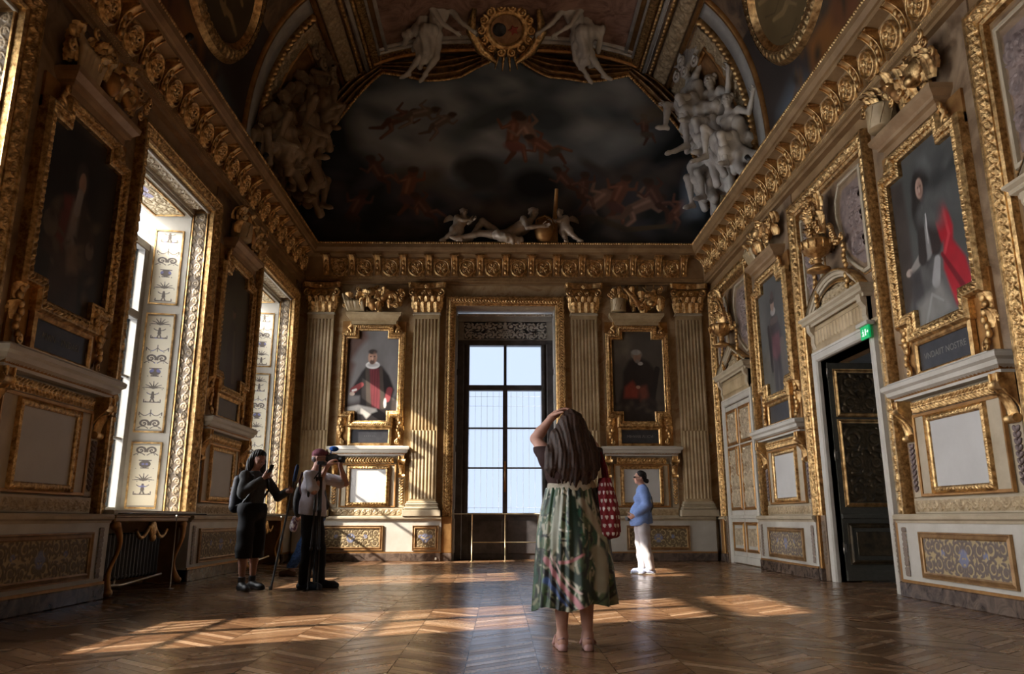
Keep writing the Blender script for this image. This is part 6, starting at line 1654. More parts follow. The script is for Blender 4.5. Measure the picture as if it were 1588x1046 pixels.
for s, J in ((-1, W1), (1, mirrorJ(W1))):
    statue('winged_figure', J, 'winged stucco figure at the crown of the vault, %s of the gilt cartouche' % ('left' if s < 0 else 'right'), 'winged figures beside the cartouche', M['stucco'],
           [((s * .05, -.1, .1), (s * .15, -.1, -.45), .09, .06, 8, .09), ((s * .1, .05, .2), (s * .35, -.05, -.1), .07, .05, 6, .10)], (XC + s * 1.75, 16.0, 12.1), tilt=(R(52), 0, 0), scale=1.35, wings=True)
t = empty('cartouche', (XC, 15.95, 12.2)); t.rotation_euler = (R(55), 0, 0)
b = MB(); b.lathe([(.0, .0), (.34, .0), (.36, .06), (.44, .10), (.48, .05), (.50, 0)], 0, 0, 0, 32, sx=1.1); b.xform(Matrix.Rotation(R(90), 4, 'X')); b.build('rim', M['gold'], t)
b = MB(); b.lathe([(0, .035), (.20, .03), (.345, .0)], 0, 0, 0, 32, sx=1.1); b.xform(Matrix.Rotation(R(90), 4, 'X')); fd = b.build('painted_field', M['vault_orange'], t)
b = MB(); b.lathe([(0, .05), (.12, .045), (.17, .0)], 0, 0, 0, 20); b.xform(Matrix.Translation((-.16, -.02, 0)) @ Matrix.Rotation(R(90), 4, 'X')); b.build('dark_roundel', M['black'], t)
b = MB(); b.prism([(.17 + .13 * math.cos(a) * (1 if i % 2 else .5), .13 * math.sin(a) * (1 if i % 2 else .5)) for i, a in enumerate(np.linspace(0, 2 * PI, 11)[:-1])], -.06, -.03); b.build('red_star', mat_flat('red_enamel', (.30, .05, .03)), t)
b = MB(); rr = np.random.default_rng(3)
for a in np.linspace(0, 2 * PI, 15)[:-1]: volute(b, .60 * math.cos(a), -.05, .54 * math.sin(a), .11, 1 if math.cos(a) > 0 else -1, .045)
for a in np.linspace(R(200), R(340), 12): b.tube([(.5 * math.cos(a), 0, .5 * math.sin(a)), (.85 * math.cos(a), -.05, 1.0 * math.sin(a))], [.06, .012], 6)
for s in (-1, 1): b.tube([(s * .75, -.05, .5), (s * .85, -.12, 0), (s * .6, -.14, -.45), (s * .25, -.1, -.75)], [.06, .12, .12, .05], 10)
b.build('scroll_border', M['gold_carved'], t); tag(t, 'gilt scrolled cartouche with a painted roundel at the crown of the vault', 'cartouche')
# reclining god and two putti on the end cornice
yy = YE - .34
G = 'stucco figures reclining on the end cornice'
statue('river_god', REC, 'reclining bearded stucco figure in gilt drapery on the end cornice below the painting', G, M['gilt_stucco'], [((-.1, -.12, .12), (.2, -.16, .02), .07, .05, 6, .06)], (XC - .03, yy + .10, zc - .0), scale=1.32, h=.016)
PUT = dict(pelvis=(0, 0, .34), chest=(.06, 0, .52), neck=(.10, 0, .62), head=(.14, -.02, .74), shL=(-.02, -.08, .60), shR=(.18, .04, .58), elL=(.14, -.14, .50), wrL=(.28, -.12, .52), elR=(.26, 0, .48), wrR=(.36, -.06, .54),
           hipL=(-.05, -.03, .31), hipR=(.05, .02, .31), knL=(-.16, -.06, .18), knR=(.04, -.04, .16), anL=(-.32, -.06, .05), anR=(-.02, -.04, .04), toeL=(-.40, -.08, .02), toeR=(.03, -.12, .02), curlL=.5, curlR=.5, hyaw=.6)
statue('putto', PUT, 'small winged stucco child leaning on the reclining figure, left on the end cornice', G, M['gilt_stucco'], (), (XC - 1.15, yy, zc), scale=1.0, wings=True, ws=.42, h=.014)
statue('putto', mirrorJ(PUT), 'small winged stucco child right of the reclining figure, on the end cornice', G, M['gilt_stucco'], (), (XC + 1.42, yy, zc), scale=1.0, wings=True, ws=.42, h=.014)
t = empty('carved_urn', (XC + .92, yy, zc)); b = MB(); b.lathe([(0, 0), (.14, .0), (.22, .16), (.25, .34), (.20, .48), (.14, .55), (.17, .62), (0, .62)], 0, 0, 0, 22); b.build('urn', M['gold_plain'], t)
b = MB(); b.tube([(-.22, -.2, .30), (-.20, -.22, .5), (.0, -.22, .60), (.18, -.2, .5), (.22, -.2, .3)], .02, 8); b.tube([(.22, -.05, 0), (.25, -.05, .6), (.30, -.05, 1.35)], [.10, .06, .045], 8); b.build('oar', M['gold_plain'], t)
tag(t, 'gilt urn with an upright oar beside the reclining stucco figure', 'urn')
# ================================================================== PEOPLE
M['skin'] = mat_flat('skin', (.50, .27, .20), .5, var=.06, scale=30)
M['skin_dark'] = mat_flat('tanned_skin', (.36, .18, .125), .5, var=.06, scale=30)
def hair_mat(name, c0, c1):
    m, nt, b = new_mat(name); v = coords(nt); mp = nd(nt, 'ShaderNodeMapping'); mp.inputs['Scale'].default_value = (1, 1, .07); nt.links.new(v, mp.inputs[0])
    f = noise(nt, 90, 5, .6, mp.outputs[0], .5); nt.links.new(ramp(nt, f, [(.35, c0), (.7, c1)]), b.inputs['Base Color'])
    b.inputs['Roughness'].default_value = .55; b.inputs['Specular IOR Level'].default_value = .25; bump(nt, b, f, .7, .004); return m
M['hair_brown'] = hair_mat('brown_hair', (.010, .005, .004), (.075, .038, .024))
M['hair_black'] = hair_mat('black_hair', (.006, .005, .005), (.03, .024, .022))
def fabric(name, c, var=.12, rough=.8): return mat_flat(name, c, rough, .2, var, 40, .3, 300)
def folds(ax=(1, 0, 0), f=70, a=.005, seed=0):
    r = np.random.default_rng(seed); p = r.uniform(0, 6, 6)
    return lambda X, Y, Z: a * (np.sin((X * 1.0 + Y * .8) * f * .5 + 2.2 * np.sin(Z * 7 + p[0]) + p[1]) * .6 + np.sin(Z * f * .45 + 2.0 * np.sin(X * 13 + p[2]) + 2 * np.sin(Y * 11 + p[3])) * .6)
def sub(b, keep):
    n = Blob(b.h); n.p = [b.p[i] for i in keep]; return n
def limbs(J, keys, rads, k=.03, s=1.0, h=.010):
    b = Blob(h); P = [np.array(J[q], float) for q in keys]; b.chain(P, rads, k); return b
def torso(J, s=1.0, fem=0.0, h=.010, arms=None, r=.0, ar=.052):
    """shirt volume: torso with sleeves; arms: {side: fraction of arm covered up to 2}"""
    b = Blob(h); JJ = dict(J); bb = Blob(h); body(bb, J, s, fem, hands=False, feet=False)
    b.p = bb.p[:2] + bb.p[2:3]
    # take torso prims only: first ones up to the shoulders
    b.p = bb.p[:3 + 3 + 3 + (2 if fem > 0 else 0)]
    for sd, fr in (arms or {}).items():
        sh, el, wr = (np.array(J[q + sd], float) for q in ('sh', 'el', 'wr'))
        if fr <= 1: b.cone(sh, sh + (el - sh) * fr, .056 * s, ar * s, .03)
        else: b.cone(sh, el, .056 * s, ar * s, .03); b.cone(el, el + (wr - el) * (fr - 1), ar * s, ar * .88 * s, .025)
    return b

# ---- woman in the long dress, seen from behind (faces +y)
o = (.53, 5.74, 0)
W = dict(pelvis=(0, 0, .93), chest=(0, .01, 1.22), neck=(.0, .02, 1.42), head=(.01, .045, 1.575), hyaw=PI, hpitch=-.05,
         shL=(-.165, .01, 1.335), shR=(.165, .01, 1.335), elL=(-.255, .17, 1.50), wrL=(-.135, .10, 1.655), hdL=(.75, -.10, .55), hnL=(.35, -.2, -.9), curlL=.42,
         elR=(.20, .24, 1.44), wrR=(.10, .30, 1.60), hdR=(-.4, .1, .9), hnR=(-.6, -.3, 0), curlR=.6,
         hipL=(-.09, 0, .90), hipR=(.09, 0, .90), knL=(-.085, .02, .48), knR=(.09, .02, .48), anL=(-.085, 0, .09), anR=(.095, 0, .09), toeL=(-.10, .17, .03), toeR=(.12, .17, .03))
b = Blob(.0065); body(b, W, 1.04, .6); head(b, W, 1.0)
woman = b.build('person', M['skin']); woman.location = o
tag(woman, 'person with long brown hair in a colourful long skirt, back turned, one hand on head', 'person')
t = torso(W, 1.06, .6, arms={'L': .5, 'R': .7}); t.build('dark_top', fabric('dark_brown_jersey', (.035, .016, .014)), woman, inflate=.014, disp=folds(a=.003, f=60), clip=lambda X, Y, Z: np.maximum(1.165 - Z + .03 * np.sin(X * 12), Z - 1.43) + 0 * Y)
t = Blob(.009); t.chain([(0, 0, .90), (0, 0, 1.0), (0, .01, 1.18)], [.15, .135, .135], .05); t.ell((0, 0, 1.12), (.175, .13, .12), .03)
t.build('waistband', fabric('cream_cotton', (.42, .38, .30)), woman, inflate=.006, clip=lambda X, Y, Z: np.maximum(1.09 - Z, Z - 1.185) + 0 * X + 0 * Y)
# skirt: gathered rings widening to the hem
nu, nv = 300, 150; th = np.linspace(0, 2 * PI, nu, endpoint=False); zz = np.linspace(1.12, .30, nv)
G = np.zeros((nv, nu, 3))
for i, z in enumerate(zz):
    u = (1.12 - z) / .82; hx = .185 + .055 * math.sin(min(u * 2.2, 1) * PI / 2) + .035 * u; hy = .135 + .075 * math.sin(min(u * 2, 1) * PI / 2) + .045 * u
    fold = (.003 + .024 * u) * np.sin(th * 7 + 2.2 * np.sin(th * 2 + u * 1.5) + .6) + (.003 + .006 * u) * np.sin(th * 19 + 2 * u + 2.3 * np.sin(th * 3)) + .003 * (1 - u) * np.sin(th * 29 + 2.5 * np.sin(th * 3))
    sway = .03 * u * u * np.clip(np.cos(th), 0, 1) ** 3
    G[i, :, 0] = np.cos(th) * (hx + fold + sway) - .005 * u; G[i, :, 1] = np.sin(th) * (hy + fold); G[i, :, 2] = z + .018 * u * np.sin(th * 5 + 1) + .02 * u * np.cos(th)
p = Paint(320, 240, (.020, .035, .018), (.14, .19, .10), 55); r = np.random.default_rng(12)
cols_ = [(.006, .012, .008), (.012, .05, .02), (.45, .44, .33), (.52, .50, .40), (.06, .11, .04), (.008, .008, .010), (.24, .24, .15), (.012, .07, .04), (.36, .34, .24)]
for _ in range(900):
    x, y = r.random(), r.random(); c = cols_[r.integers(len(cols_))]; l = r.uniform(.04, .13); a = r.uniform(.8, 1.9) if r.random() < .7 else r.uniform(0, 3)
    p.limb([(x - l * .35 * math.cos(a), y - l * math.sin(a)), (x, y), (x + l * .5 * math.cos(a + .5), y + l * math.sin(a + .3))], r.uniform(.003, .014), r.uniform(.002, .010), c, soft=.7)
# angle 270 deg (u=.75) faces the camera
for _ in range(60):  # dark streaks down the cloth: fold shade painted into the print
    x, y = r.random(), r.random(); p.limb([(x, y), (x + r.uniform(-.04, .04), y + r.uniform(.08, .22))], r.uniform(.008, .024), .006, (.006, .012, .009) if r.random() < .7 else (.012, .05, .025), soft=.9)
for pts, w_, c in (([(.60, .60), (.66, .74), (.74, .90), (.77, 1.0)], .018, (.50, .22, .24)), ([(.63, .58), (.69, .72), (.77, .88)], .008, (.55, .40, .36)), ([(.68, .62), (.74, .60), (.78, .57)], .014, (.48, .2, .21)), ([(.62, .78), (.66, .84), (.71, .93)], .032, (.05, .10, .26)),
                    ([(.60, .70), (.66, .82), (.74, .98)], .014, (.012, .012, .014)), ([(.70, .66), (.78, .8), (.84, .95)], .03, (.012, .03, .02)), ([(.86, .55), (.88, .7), (.86, .86)], .05, (.30, .28, .20)), ([(.83, .25), (.90, .42), (.97, .55)], .03, (.30, .31, .2)),
                    ([(.79, .12), (.84, .25), (.88, .38)], .03, (.34, .30, .22)), ([(.68, .1), (.66, .3), (.64, .5)], .035, (.30, .31, .24)), ([(.74, .1), (.75, .35), (.74, .55)], .03, (.012, .03, .018)), ([(.9, .05), (.97, .3), (1, .6)], .05, (.010, .014, .010)), ([(.62, .02), (.6, .2)], .03, (.02, .07, .03))):
    p.limb(pts, w_, w_ * .7, c, soft=.5)
U = (th / (2 * PI)); uu, vv = np.meshgrid(U, (1.12 - zz) / .82)
cc = np.stack([sample(p.I[..., k], uu, vv) for k in range(3)], -1).reshape(-1, 3)
I = np.arange(nu * nv).reshape(nv, nu); In = np.roll(I, -1, 1)
F = np.stack([I[:-1], In[:-1], In[1:], I[1:]], -1).reshape(-1, 4)
M['print'] = mat_attr('printed_satin', .42, .15, 200, spec=.5)
link_mesh('printed_skirt', np_mesh('printed_skirt', G.reshape(-1, 3), F, True, cc), M['print'], woman)
# long wavy hair down to the waist
t = Blob(.007)
t.ell((.01, .045, 1.61), (.090, .108, .10), .03); t.ell((.01, .02, 1.52), (.098, .10, .12), .04)
for i in range(22):
    x = -.15 + .30 * i / 21; q = abs(x) / .15; s = .010 * math.sin(i * 2.1); e = r.uniform(-.01, .06); y_ = r.uniform(-.008, .010)
    t.chain([(.01 + x * .45, -.045 + .05 * q * q, 1.63 - .04 * q), (x * .78, -.085 + .06 * q * q, 1.50), (x * 1.10 + s, -.118 + .05 * q * q + y_, 1.36), (x * 1.18 - s, -.130 + .05 * q * q - y_, 1.26), (x * 1.10 + s, -.138 + .04 * q + y_, 1.17 + .04 * q + e * .5), (x * 1.02 - s * .6, -.142 + .03 * q, 1.10 + .06 * q + e)], [.040, .040, .036, .028, .017, .004], .012)
t.build('long_hair', M['hair_brown'], woman, disp=lambda X, Y, Z: .0025 * np.sin(X * 230 + 2.2 * np.sin(Z * 13 + X * 9) + Y * 60) + .0045 * np.sin(X * 75 + 1.6 * np.sin(Z * 9 + X * 5) + Y * 30))
M['sandal'] = fabric('pink_leather', (.46, .27, .25), .08, .5)
for s in (-1, 1):
    an = W['anL'] if s < 0 else W['anR']; to = W['toeL'] if s < 0 else W['toeR']; x0, x1 = an[0], to[0]
    t = Blob(.005); t.chain([(x0, -.055, .018), (x0 + .2 * (x1 - x0), .05, .018), (x1, .19, .018)], [.034, .036, .042], .03)
    t.chain([(x0 * .6 + x1 * .4 - .05, .10, .03), (x0 * .5 + x1 * .5 - .03, .11, .075), (x1 + .0, .11, .085), (x1 + .04, .10, .03)], [.012] * 4, .01)
    t.chain([(x0 - .03, .0, .04), (x0 - .028, -.045, .075), (x0, -.062, .085), (x0 + .028, -.045, .075), (x0 + .03, .0, .04)], [.007] * 5, .006)
    t.build('sandal', M['sandal'], woman, clip=lambda X, Y, Z: .002 - Z + 0 * X + 0 * Y)
# red tote bag with white hearts hanging from her right shoulder
nu, nv = 120, 110; th = np.linspace(0, 2 * PI, nu, endpoint=False); G = np.zeros((nv, nu, 3)); zz = np.linspace(1.19, .76, nv)
for i, z in enumerate(zz):
    u = i / (nv - 1); w_ = (.045 + .075 * math.sin(min(u * 1.3 + .1, 1) * PI / 2)) * (1 if u < .9 else math.sqrt(max(0, 1 - ((u - .9) / .1) ** 2)) * .7 + .3); d_ = w_ * 1.25
    G[i, :, 0] = np.cos(th) * (w_ * .72 + .006 * np.sin(th * 7 + u * 5)) + .015 * u; G[i, :, 1] = np.sin(th) * (d_ + .008 * np.sin(th * 6 + u * 3)); G[i, :, 2] = z
G = np.concatenate([G, G.mean(1, keepdims=True)[-1:] .repeat(nu, 1) - np.array([0, 0, .012])]); nv += 1
ct = np.tile(np.array([.20, .008, .014]), (nv, nu, 1)); V_, U_ = np.meshgrid(np.linspace(0, 1, nv), np.linspace(0, 1, nu), indexing='ij')
for i in range(7):
    for j in range(14):
        hu = (j + .5 * (i % 2)) / 14; hv = .12 + i / 7.5
        dx = ((U_ - hu + .5) % 1 - .5) / .022; dy = -(V_ - hv) / .040; hrt = (dx * dx + dy * dy - .6) ** 3 - dx * dx * dy ** 3 * .9
        ct[hrt < 0] = (.75, .68, .64)
I = np.arange(nu * nv).reshape(nv, nu); In = np.roll(I, -1, 1); F = np.stack([I[:-1], In[:-1], In[1:], I[1:]], -1).reshape(-1, 4)
bag = empty('tote_bag', (.775, 5.72, 0)); link_mesh('bag_body', np_mesh('bag_body', G.reshape(-1, 3), F, True, ct.reshape(-1, 3)), mat_attr('heart_print_cotton', .7), bag)
b = MB()
for y in (-.03, .05): b.tube([(-.0, y, 1.17), (-.01, y, 1.26), (-.045, y * .6, 1.36), (-.075, y * .5, 1.395)], .009, 6)
for y in (-.03, .05): b.tube([(.02, y, 1.17), (.01, y * 1.2, 1.27), (-.03, y * .8, 1.38)], .008, 6)
b.build('strap', fabric('dark_red_cotton', (.10, .006, .010)), bag); tag(bag, 'red tote bag printed with white hearts, hanging at the side of the long haired person', 'bag')

# ---- woman on the right, in profile facing left
def face_left(J): return rotJ(J, R(-90))       # base poses look along -y
E_ = dict(STAND); E_.update(elL=(-.20, .06, 1.12), wrL=(-.14, -.12, .94), hdL=(.45, -.8, -.45), hnL=(.6, .2, .5), curlL=.9, elR=(.20, .06, 1.12), wrR=(.13, -.14, .95), hdR=(-.45, -.8, -.4), hnR=(-.6, .2, .5), curlR=.9,
          shL=(-.17, .03, 1.365), shR=(.17, .03, 1.365), chest=(0, .03, 1.23), neck=(0, .035, 1.43), head=(0, -.005, 1.575), anL=(-.08, .0, .09), anR=(.08, .10, .09), toeL=(-.09, -.17, .03), toeR=(.10, -.07, .03), knR=(.09, .03, .5), pelvis=(0, .0, .93), fem=.5)
E_ = {k: v for k, v in E_.items() if k != 'fem'}
EJ = face_left(E_); eo = (2.40, 13.24, 0)
b = Blob(.008); body(b, EJ, 1.0, .5); T = head(b, EJ, .96); pr = b.build('person', M['skin']); pr.location = eo
tag(pr, 'person in blue shirt and white trousers, standing in profile facing left', 'person')
t = torso(EJ, 1.0, .5, arms={'L': 1.75, 'R': 1.75}, h=.009, ar=.060); t.cone((.0, 0, 1.0), (.01, 0, .84), .145, .155, .06); t.cone((-.03, 0, 1.0), (-.04, 0, .84), .13, .14, .06)
t.build('blue_shirt', fabric('light_blue_cotton', (.20, .30, .60), .1), pr, inflate=.018, disp=folds(a=.0055, f=80, seed=2), clip=lambda X, Y, Z: np.maximum(.80 - Z + .02 * np.sin(X * 9), Z - 1.47) + 0 * Y)
t = Blob(.009)
for sd in 'LR':
    hp, kn, an = (np.array(EJ[q + sd], float) for q in ('hip', 'kn', 'an')); t.chain([hp, (hp + kn) / 2, kn, (kn + an) / 2, an + np.array((0, 0, .02))], [.100, .094, .078, .074, .070], .03)
t.cone((0, -.07, .92), (0, .07, .92), .115, .115, .04)
t.build('white_trousers', fabric('white_linen', (.50, .47, .49), .05), pr, inflate=.005, disp=folds(a=.004, f=60, seed=4), clip=lambda X, Y, Z: np.maximum(.075 - Z, Z - 1.0) + 0 * X + 0 * Y)
t = Blob(.007); t.ell(T(0, .025, .055), (.090, .090, .080), .02, (0, 0, R(-90))); t.ell(T(0, .07, .0), (.05, .05, .07), .03); t.ell(T(0, .12, -.05), (.040, .038, .042), .012)
t.build('tied_hair', M['hair_black'], pr, disp=lambda X, Y, Z: .0025 * np.sin(Z * 200 + X * 90) + 0 * Y, clip=lambda X, Y, Z: np.maximum(-(X + .045 + .35 * (Z - 1.60)) if False else (-.045 - X) - .25 * (Z - 1.60), 1.45 - Z) + 0 * Y)
b = MB()
for q in (-1, 1): b.ell(T(q * .033, -.100, .014), (.012, .026, .020), 10, 6); b.tube([T(q * .058, -.095, .018), T(q * .080, .0, .010)], .0035, 5)
b.tube([T(-.01, -.108, .016), T(.01, -.108, .016)], .004, 5); b.build('sunglasses', M['black'], pr)
for sd in 'LR':
    a = np.array(EJ['an' + sd], float); q = np.array(EJ['toe' + sd], float); t = Blob(.006); t.chain([a + (.04, 0, -.05), a + (-.03, 0, -.035), q + (.03, 0, .012), q], [.045, .046, .038, .030], .03); t.cone(a + (.015, 0, -.05), a + (.01, 0, .0), .045, .042, .02)
    t.build('sneaker', fabric('pale_blue_grey_canvas', (.36, .40, .55), .3), pr, inflate=.004, clip=lambda X, Y, Z: .012 - Z + 0 * X + 0 * Y)
    t2 = Blob(.006); t2.chain([a + (.05, 0, -.07), q + (0, 0, -.01)], [.040, .036], .02); t2.build('sole', M['white'], pr, inflate=.006, clip=lambda X, Y, Z: np.maximum(.001 - Z, Z - .022) + 0 * X + 0 * Y)
b = MB(); b.box(-.05, .0, -.06, .06, -.035, .035, b=.01); c_ = b.build('small_camera', M['black']); c_.location = (eo[0] - .215, eo[1] - .0, .90); c_.rotation_euler = (0, 0, .2)
c_.name = 'purse'; tag(c_, 'small dark purse held in the hands of the person in the blue shirt', 'purse')
b = MB(); b.tube([(.10, -.03, 1.40), (.17, -.06, 1.25), (.19, -.06, 1.10), (.12, -.10, .98)], .011, 6); b.build('bag_strap', M['black'], pr)

# ---- girl with backpack and pole, turned to the right
def toward(J, ang): return rotJ(J, R(ang))      # 90 turns a figure that looks along -y to look along +x
g = dict(STAND); g.update(shR=(.17, 0, 1.385), shL=(-.17, 0, 1.385), neck=(0, .01, 1.45), head=(.02, -.02, 1.60), hpitch=.35, hyaw=-.25)
# local: looks along -y; her right hand side is local -x
g.update(elL=(-.25, -.06, 1.16), wrL=(-.10, -.25, 1.36), hdL=(.35, -.5, .75), hnL=(.5, .5, .1), curlL=.8, elR=(.23, -.20, 1.14), wrR=(.14, -.44, 1.20), hdR=(-.1, -1, .1), hnR=(-1, 0, .1), curlR=1.25,
         anL=(-.12, -.03, .09), anR=(.11, .03, .09), toeL=(-.18, -.18, .03), toeR=(.10, -.15, .03), knL=(-.11, -.02, .50), knR=(.10, -.01, .50))
GJ = toward(g, 62); GJ = {k: (tuple(np.array(v, float) * (1.045 if not k.startswith(('hd', 'hn')) else 1)) if isinstance(v, (tuple, list)) else v) for k, v in GJ.items()}
go = (-3.27, 10.42, 0)
b = Blob(.0085); body(b, GJ, 1.0, .4); T = head(b, GJ, 1.0); pg = b.build('person', M['skin_dark']); pg.location = go
tag(pg, 'person with long black hair, dark jacket and knee length black shorts, looking at a phone', 'person')
t = torso(GJ, .94, .3, arms={'L': 1.82, 'R': 1.8}, h=.009, ar=.050)
t.build('dark_jacket', fabric('charcoal_fleece', (.055, .055, .055), .2), pg, inflate=.014, disp=folds(a=.006, f=60, seed=7), clip=lambda X, Y, Z: np.maximum(.985 - Z, Z - 1.52) + 0 * X + 0 * Y)
t = Blob(.009)
for sd in 'LR':
    hp, kn, an = (np.array(GJ[q + sd], float) for q in ('hip', 'kn', 'an')); t.chain([hp, (hp + kn) / 2, kn, kn * .7 + an * .3], [.10, .098, .095, .095], .03)
t.cone(np.array(GJ['hipL']) + (0, 0, .06), np.array(GJ['hipR']) + (0, 0, .06), .115, .115, .04); t.cone((0, 0, 1.0), (0, 0, 1.06), .135, .13, .04)
t.build('black_shorts', fabric('black_cotton', (.014, .014, .016), .2), pg, inflate=.008, disp=folds(a=.006, f=55, seed=9), clip=lambda X, Y, Z: np.maximum(.40 - Z, Z - 1.10) + 0 * X + 0 * Y)
t = Blob(.0075); hd = np.array(GJ['head']); 
t.ell(T(0, .022, .055), (.088, .098, .080), .03, (0, 0, GJ['hyaw']))
for q in np.linspace(-1, 1, 11):
    x = q * .082; y = .035 + .055 * (1 - q * q)
    t.chain([T(x * .8, y * .6, .06), T(x * 1.08, y, -.04), hd + (T(x * 1.25, y + .02, -.04) - hd) * (1, 1, 0) + (0, 0, -.22), hd + (T(x * 1.2, y + .05, -.04) - hd) * (1, 1, 0) + (0, 0, -.42)], [.036, .042, .050, .030], .025)
t.build('long_hair', M['hair_black'], pg, disp=lambda X, Y, Z: .003 * np.sin(X * 200 + 2 * np.sin(Z * 20)) + .003 * np.sin(Y * 200))
for sd in 'LR':
    a = np.array(GJ['an' + sd], float); q = np.array(GJ['toe' + sd], float); f_ = (q - a) * (1, 1, 0); f_ /= np.linalg.norm(f_); t = Blob(.007)
    t.chain([a - f_ * .04 + (0, 0, -.055), a + f_ * .03 + (0, 0, -.04), q - f_ * .02, q + f_ * .01], [.044, .046, .040, .030], .03); t.cone(a + (0, 0, -.05), a + (0, 0, -.01), .044, .042, .02)
    t.build('black_shoe', M['black'], pg, inflate=.005, clip=lambda X, Y, Z: .001 - Z + 0 * X + 0 * Y)
    t = Blob(.007); kn = np.array(GJ['kn' + sd]); t.cone(a + (0, 0, -.02), a * .8 + kn * .2, .042, .046, .02); t.build('sock', M['black'], pg, inflate=.004, clip=lambda X, Y, Z: Z - .175 + 0 * X + 0 * Y)
wl = np.array(GJ['wrL']) + np.array(GJ['hdL']) / np.linalg.norm(GJ['hdL']) * .09 + go
b = MB(); b.box(-.036, .036, -.005, .005, -.075, .075, b=.004); b.box(-.033, .033, -.0058, -.005, -.068, .068, mi=1); ph = b.build('phone', [M['black'], M['dark']]); ph.location = tuple(wl + (.02, -.0, .03)); ph.rotation_euler = (R(-25), 0, R(62 + 180))
tag(ph, 'black phone in the raised hand of the person with the backpack', 'phone')
wr = np.array(GJ['wrR']); dr_ = np.array(GJ['hdR']); dr_ = dr_ / np.linalg.norm(dr_); gp = wr + dr_ * .078 + go
top = np.array((gp[0] + .055, gp[1] + .0, 1.60)); bot = np.array((gp[0] - .155, gp[1] - .12, .02)); 
fr_ = (gp[2] - bot[2]) / (top[2] - bot[2]); sh_ = gp - (bot + (top - bot) * fr_); top += sh_ * (1, 1, 0); bot += sh_ * (1, 1, 0)
pl = empty('folding_pole', tuple(bot)); D_ = top - bot
b = MB(); b.tube([(0, 0, 0), tuple(D_ * .45), tuple(D_ * .46), tuple(D_ * .8), tuple(D_ * .81), tuple(D_ * .93)], [.015, .015, .013, .013, .017, .017], 8); b.build('shaft', M['black'], pl)
b = MB(); b.tube([tuple(D_ * .86), tuple(D_ * .93), tuple(D_ * .98), tuple(D_ * 1.0)], [.022, .026, .026, .015], 8); b.build('grip', fabric('dark_blue_foam', (.02, .035, .08)), pl)
b = MB(); b.lathe([(0, 0), (.022, 0), (.024, .03), (.018, .05), (0, .05)], 0, 0, 0, 10); b.build('foot', M['black'], pl)
tag(pl, 'tall black pole standing on the floor, gripped by the person with the backpack', 'pole')
bk = empty('backpack', go); m_ = Matrix.Rotation(R(62), 4, 'Z') @ Matrix.Translation((0, .0, 0))
t = Blob(.009); t.ell((0, .235, 1.22), (.125, .085, .20), .03); t.cone((-.07, .24, 1.06), (-.07, .22, 1.40), .085, .07, .04); t.cone((.07, .24, 1.06), (.07, .22, 1.40), .085, .07, .04)
t.build('pack_body', fabric('black_nylon', (.018, .019, .024), .2, .5), bk, xform=m_, disp=folds(a=.004, f=50))
t = Blob(.009); t.cone((-.05, .30, 1.04), (-.05, .30, 1.20), .055, .05, .03); t.cone((.05, .30, 1.04), (.05, .30, 1.20), .055, .05, .03); t.build('front_pocket', fabric('blue_grey_nylon', (.07, .09, .16), .3, .5), bk, xform=m_, disp=folds(a=.004, f=70))
b = MB()
for q in (-1, 1): b.tube([(q * .10, .20, 1.42), (q * .11, .06, 1.52), (q * .12, -.11, 1.45), (q * .13, -.14, 1.28), (q * .15, .05, 1.08), (q * .12, .18, 1.06)], .016, 6)
b.tube([(-.03, .2, 1.45), (-.03, .22, 1.50), (.03, .22, 1.50), (.03, .2, 1.45)], .009, 6); b.xform(m_); b.build('strap', M['black'], bk)
b = MB()
for q in range(5): b.tube([(-.09 + .0 * q, .335, 1.08 + .055 * q), (.0, .36, 1.10 + .05 * q), (.09, .335, 1.08 + .055 * q)], .005, 5)
b.xform(m_); b.build('cord', mat_flat('pale_cord', (.45, .47, .55)), bk)
tag(bk, 'black backpack with pale cord lacing, worn by the person looking at a phone', 'backpack')

# ---- man filming, turned to the right
g = dict(STAND); g.update(neck=(0, -.01, 1.49), head=(0, -.06, 1.655), hpitch=.05, hyaw=0, chest=(0, 0, 1.28), shL=(-.195, -.01, 1.43), shR=(.195, -.01, 1.43), elL=(-.27, -.10, 1.22), wrL=(-.10, -.21, 1.56), hdL=(.35, -.5, .75), hnL=(.5, -.5, -.1), curlL=.7,
         elR=(.24, -.36, 1.34), wrR=(.12, -.31, 1.57), hdR=(-.35, -.15, .9), hnR=(-.6, .4, 0), curlR=.8, anL=(-.10, .02, .09), anR=(.12, -.10, .09), toeL=(-.14, -.18, .03), toeR=(.14, -.31, .03), knR=(.11, -.08, .50), hipL=(-.10, 0, .92), hipR=(.10, 0, .92))
MJ = toward(g, 84); MJ = {k: (tuple(np.array(v, float) * (1.025 if not k.startswith(('hd', 'hn')) else 1)) if isinstance(v, (tuple, list)) else v) for k, v in MJ.items()}
mo = (-2.53, 10.62, 0)
b = Blob(.0085); body(b, MJ, 1.08); T = head(b, MJ, 1.04); pm = b.build('person', M['skin']); pm.location = mo
tag(pm, 'person in pale short sleeved shirt and black trousers, filming with raised arms', 'person')
t = torso(MJ, 1.12, arms={'L': .78, 'R': .8}, h=.009, ar=.058)
t.cone((0, -.03, 1.10), (0, -.03, .96), .15, .155, .05); t.cone((.0, .05, 1.10), (0, .05, .96), .14, .15, .05)
t.build('pale_shirt', fabric('white_striped_cotton', (.52, .49, .54), .06), pm, inflate=.016, disp=folds(a=.005, f=70, seed=12), clip=lambda X, Y, Z: np.maximum(.945 - Z - .25 * X * .4, Z - 1.53) + 0 * Y)
t = Blob(.009)
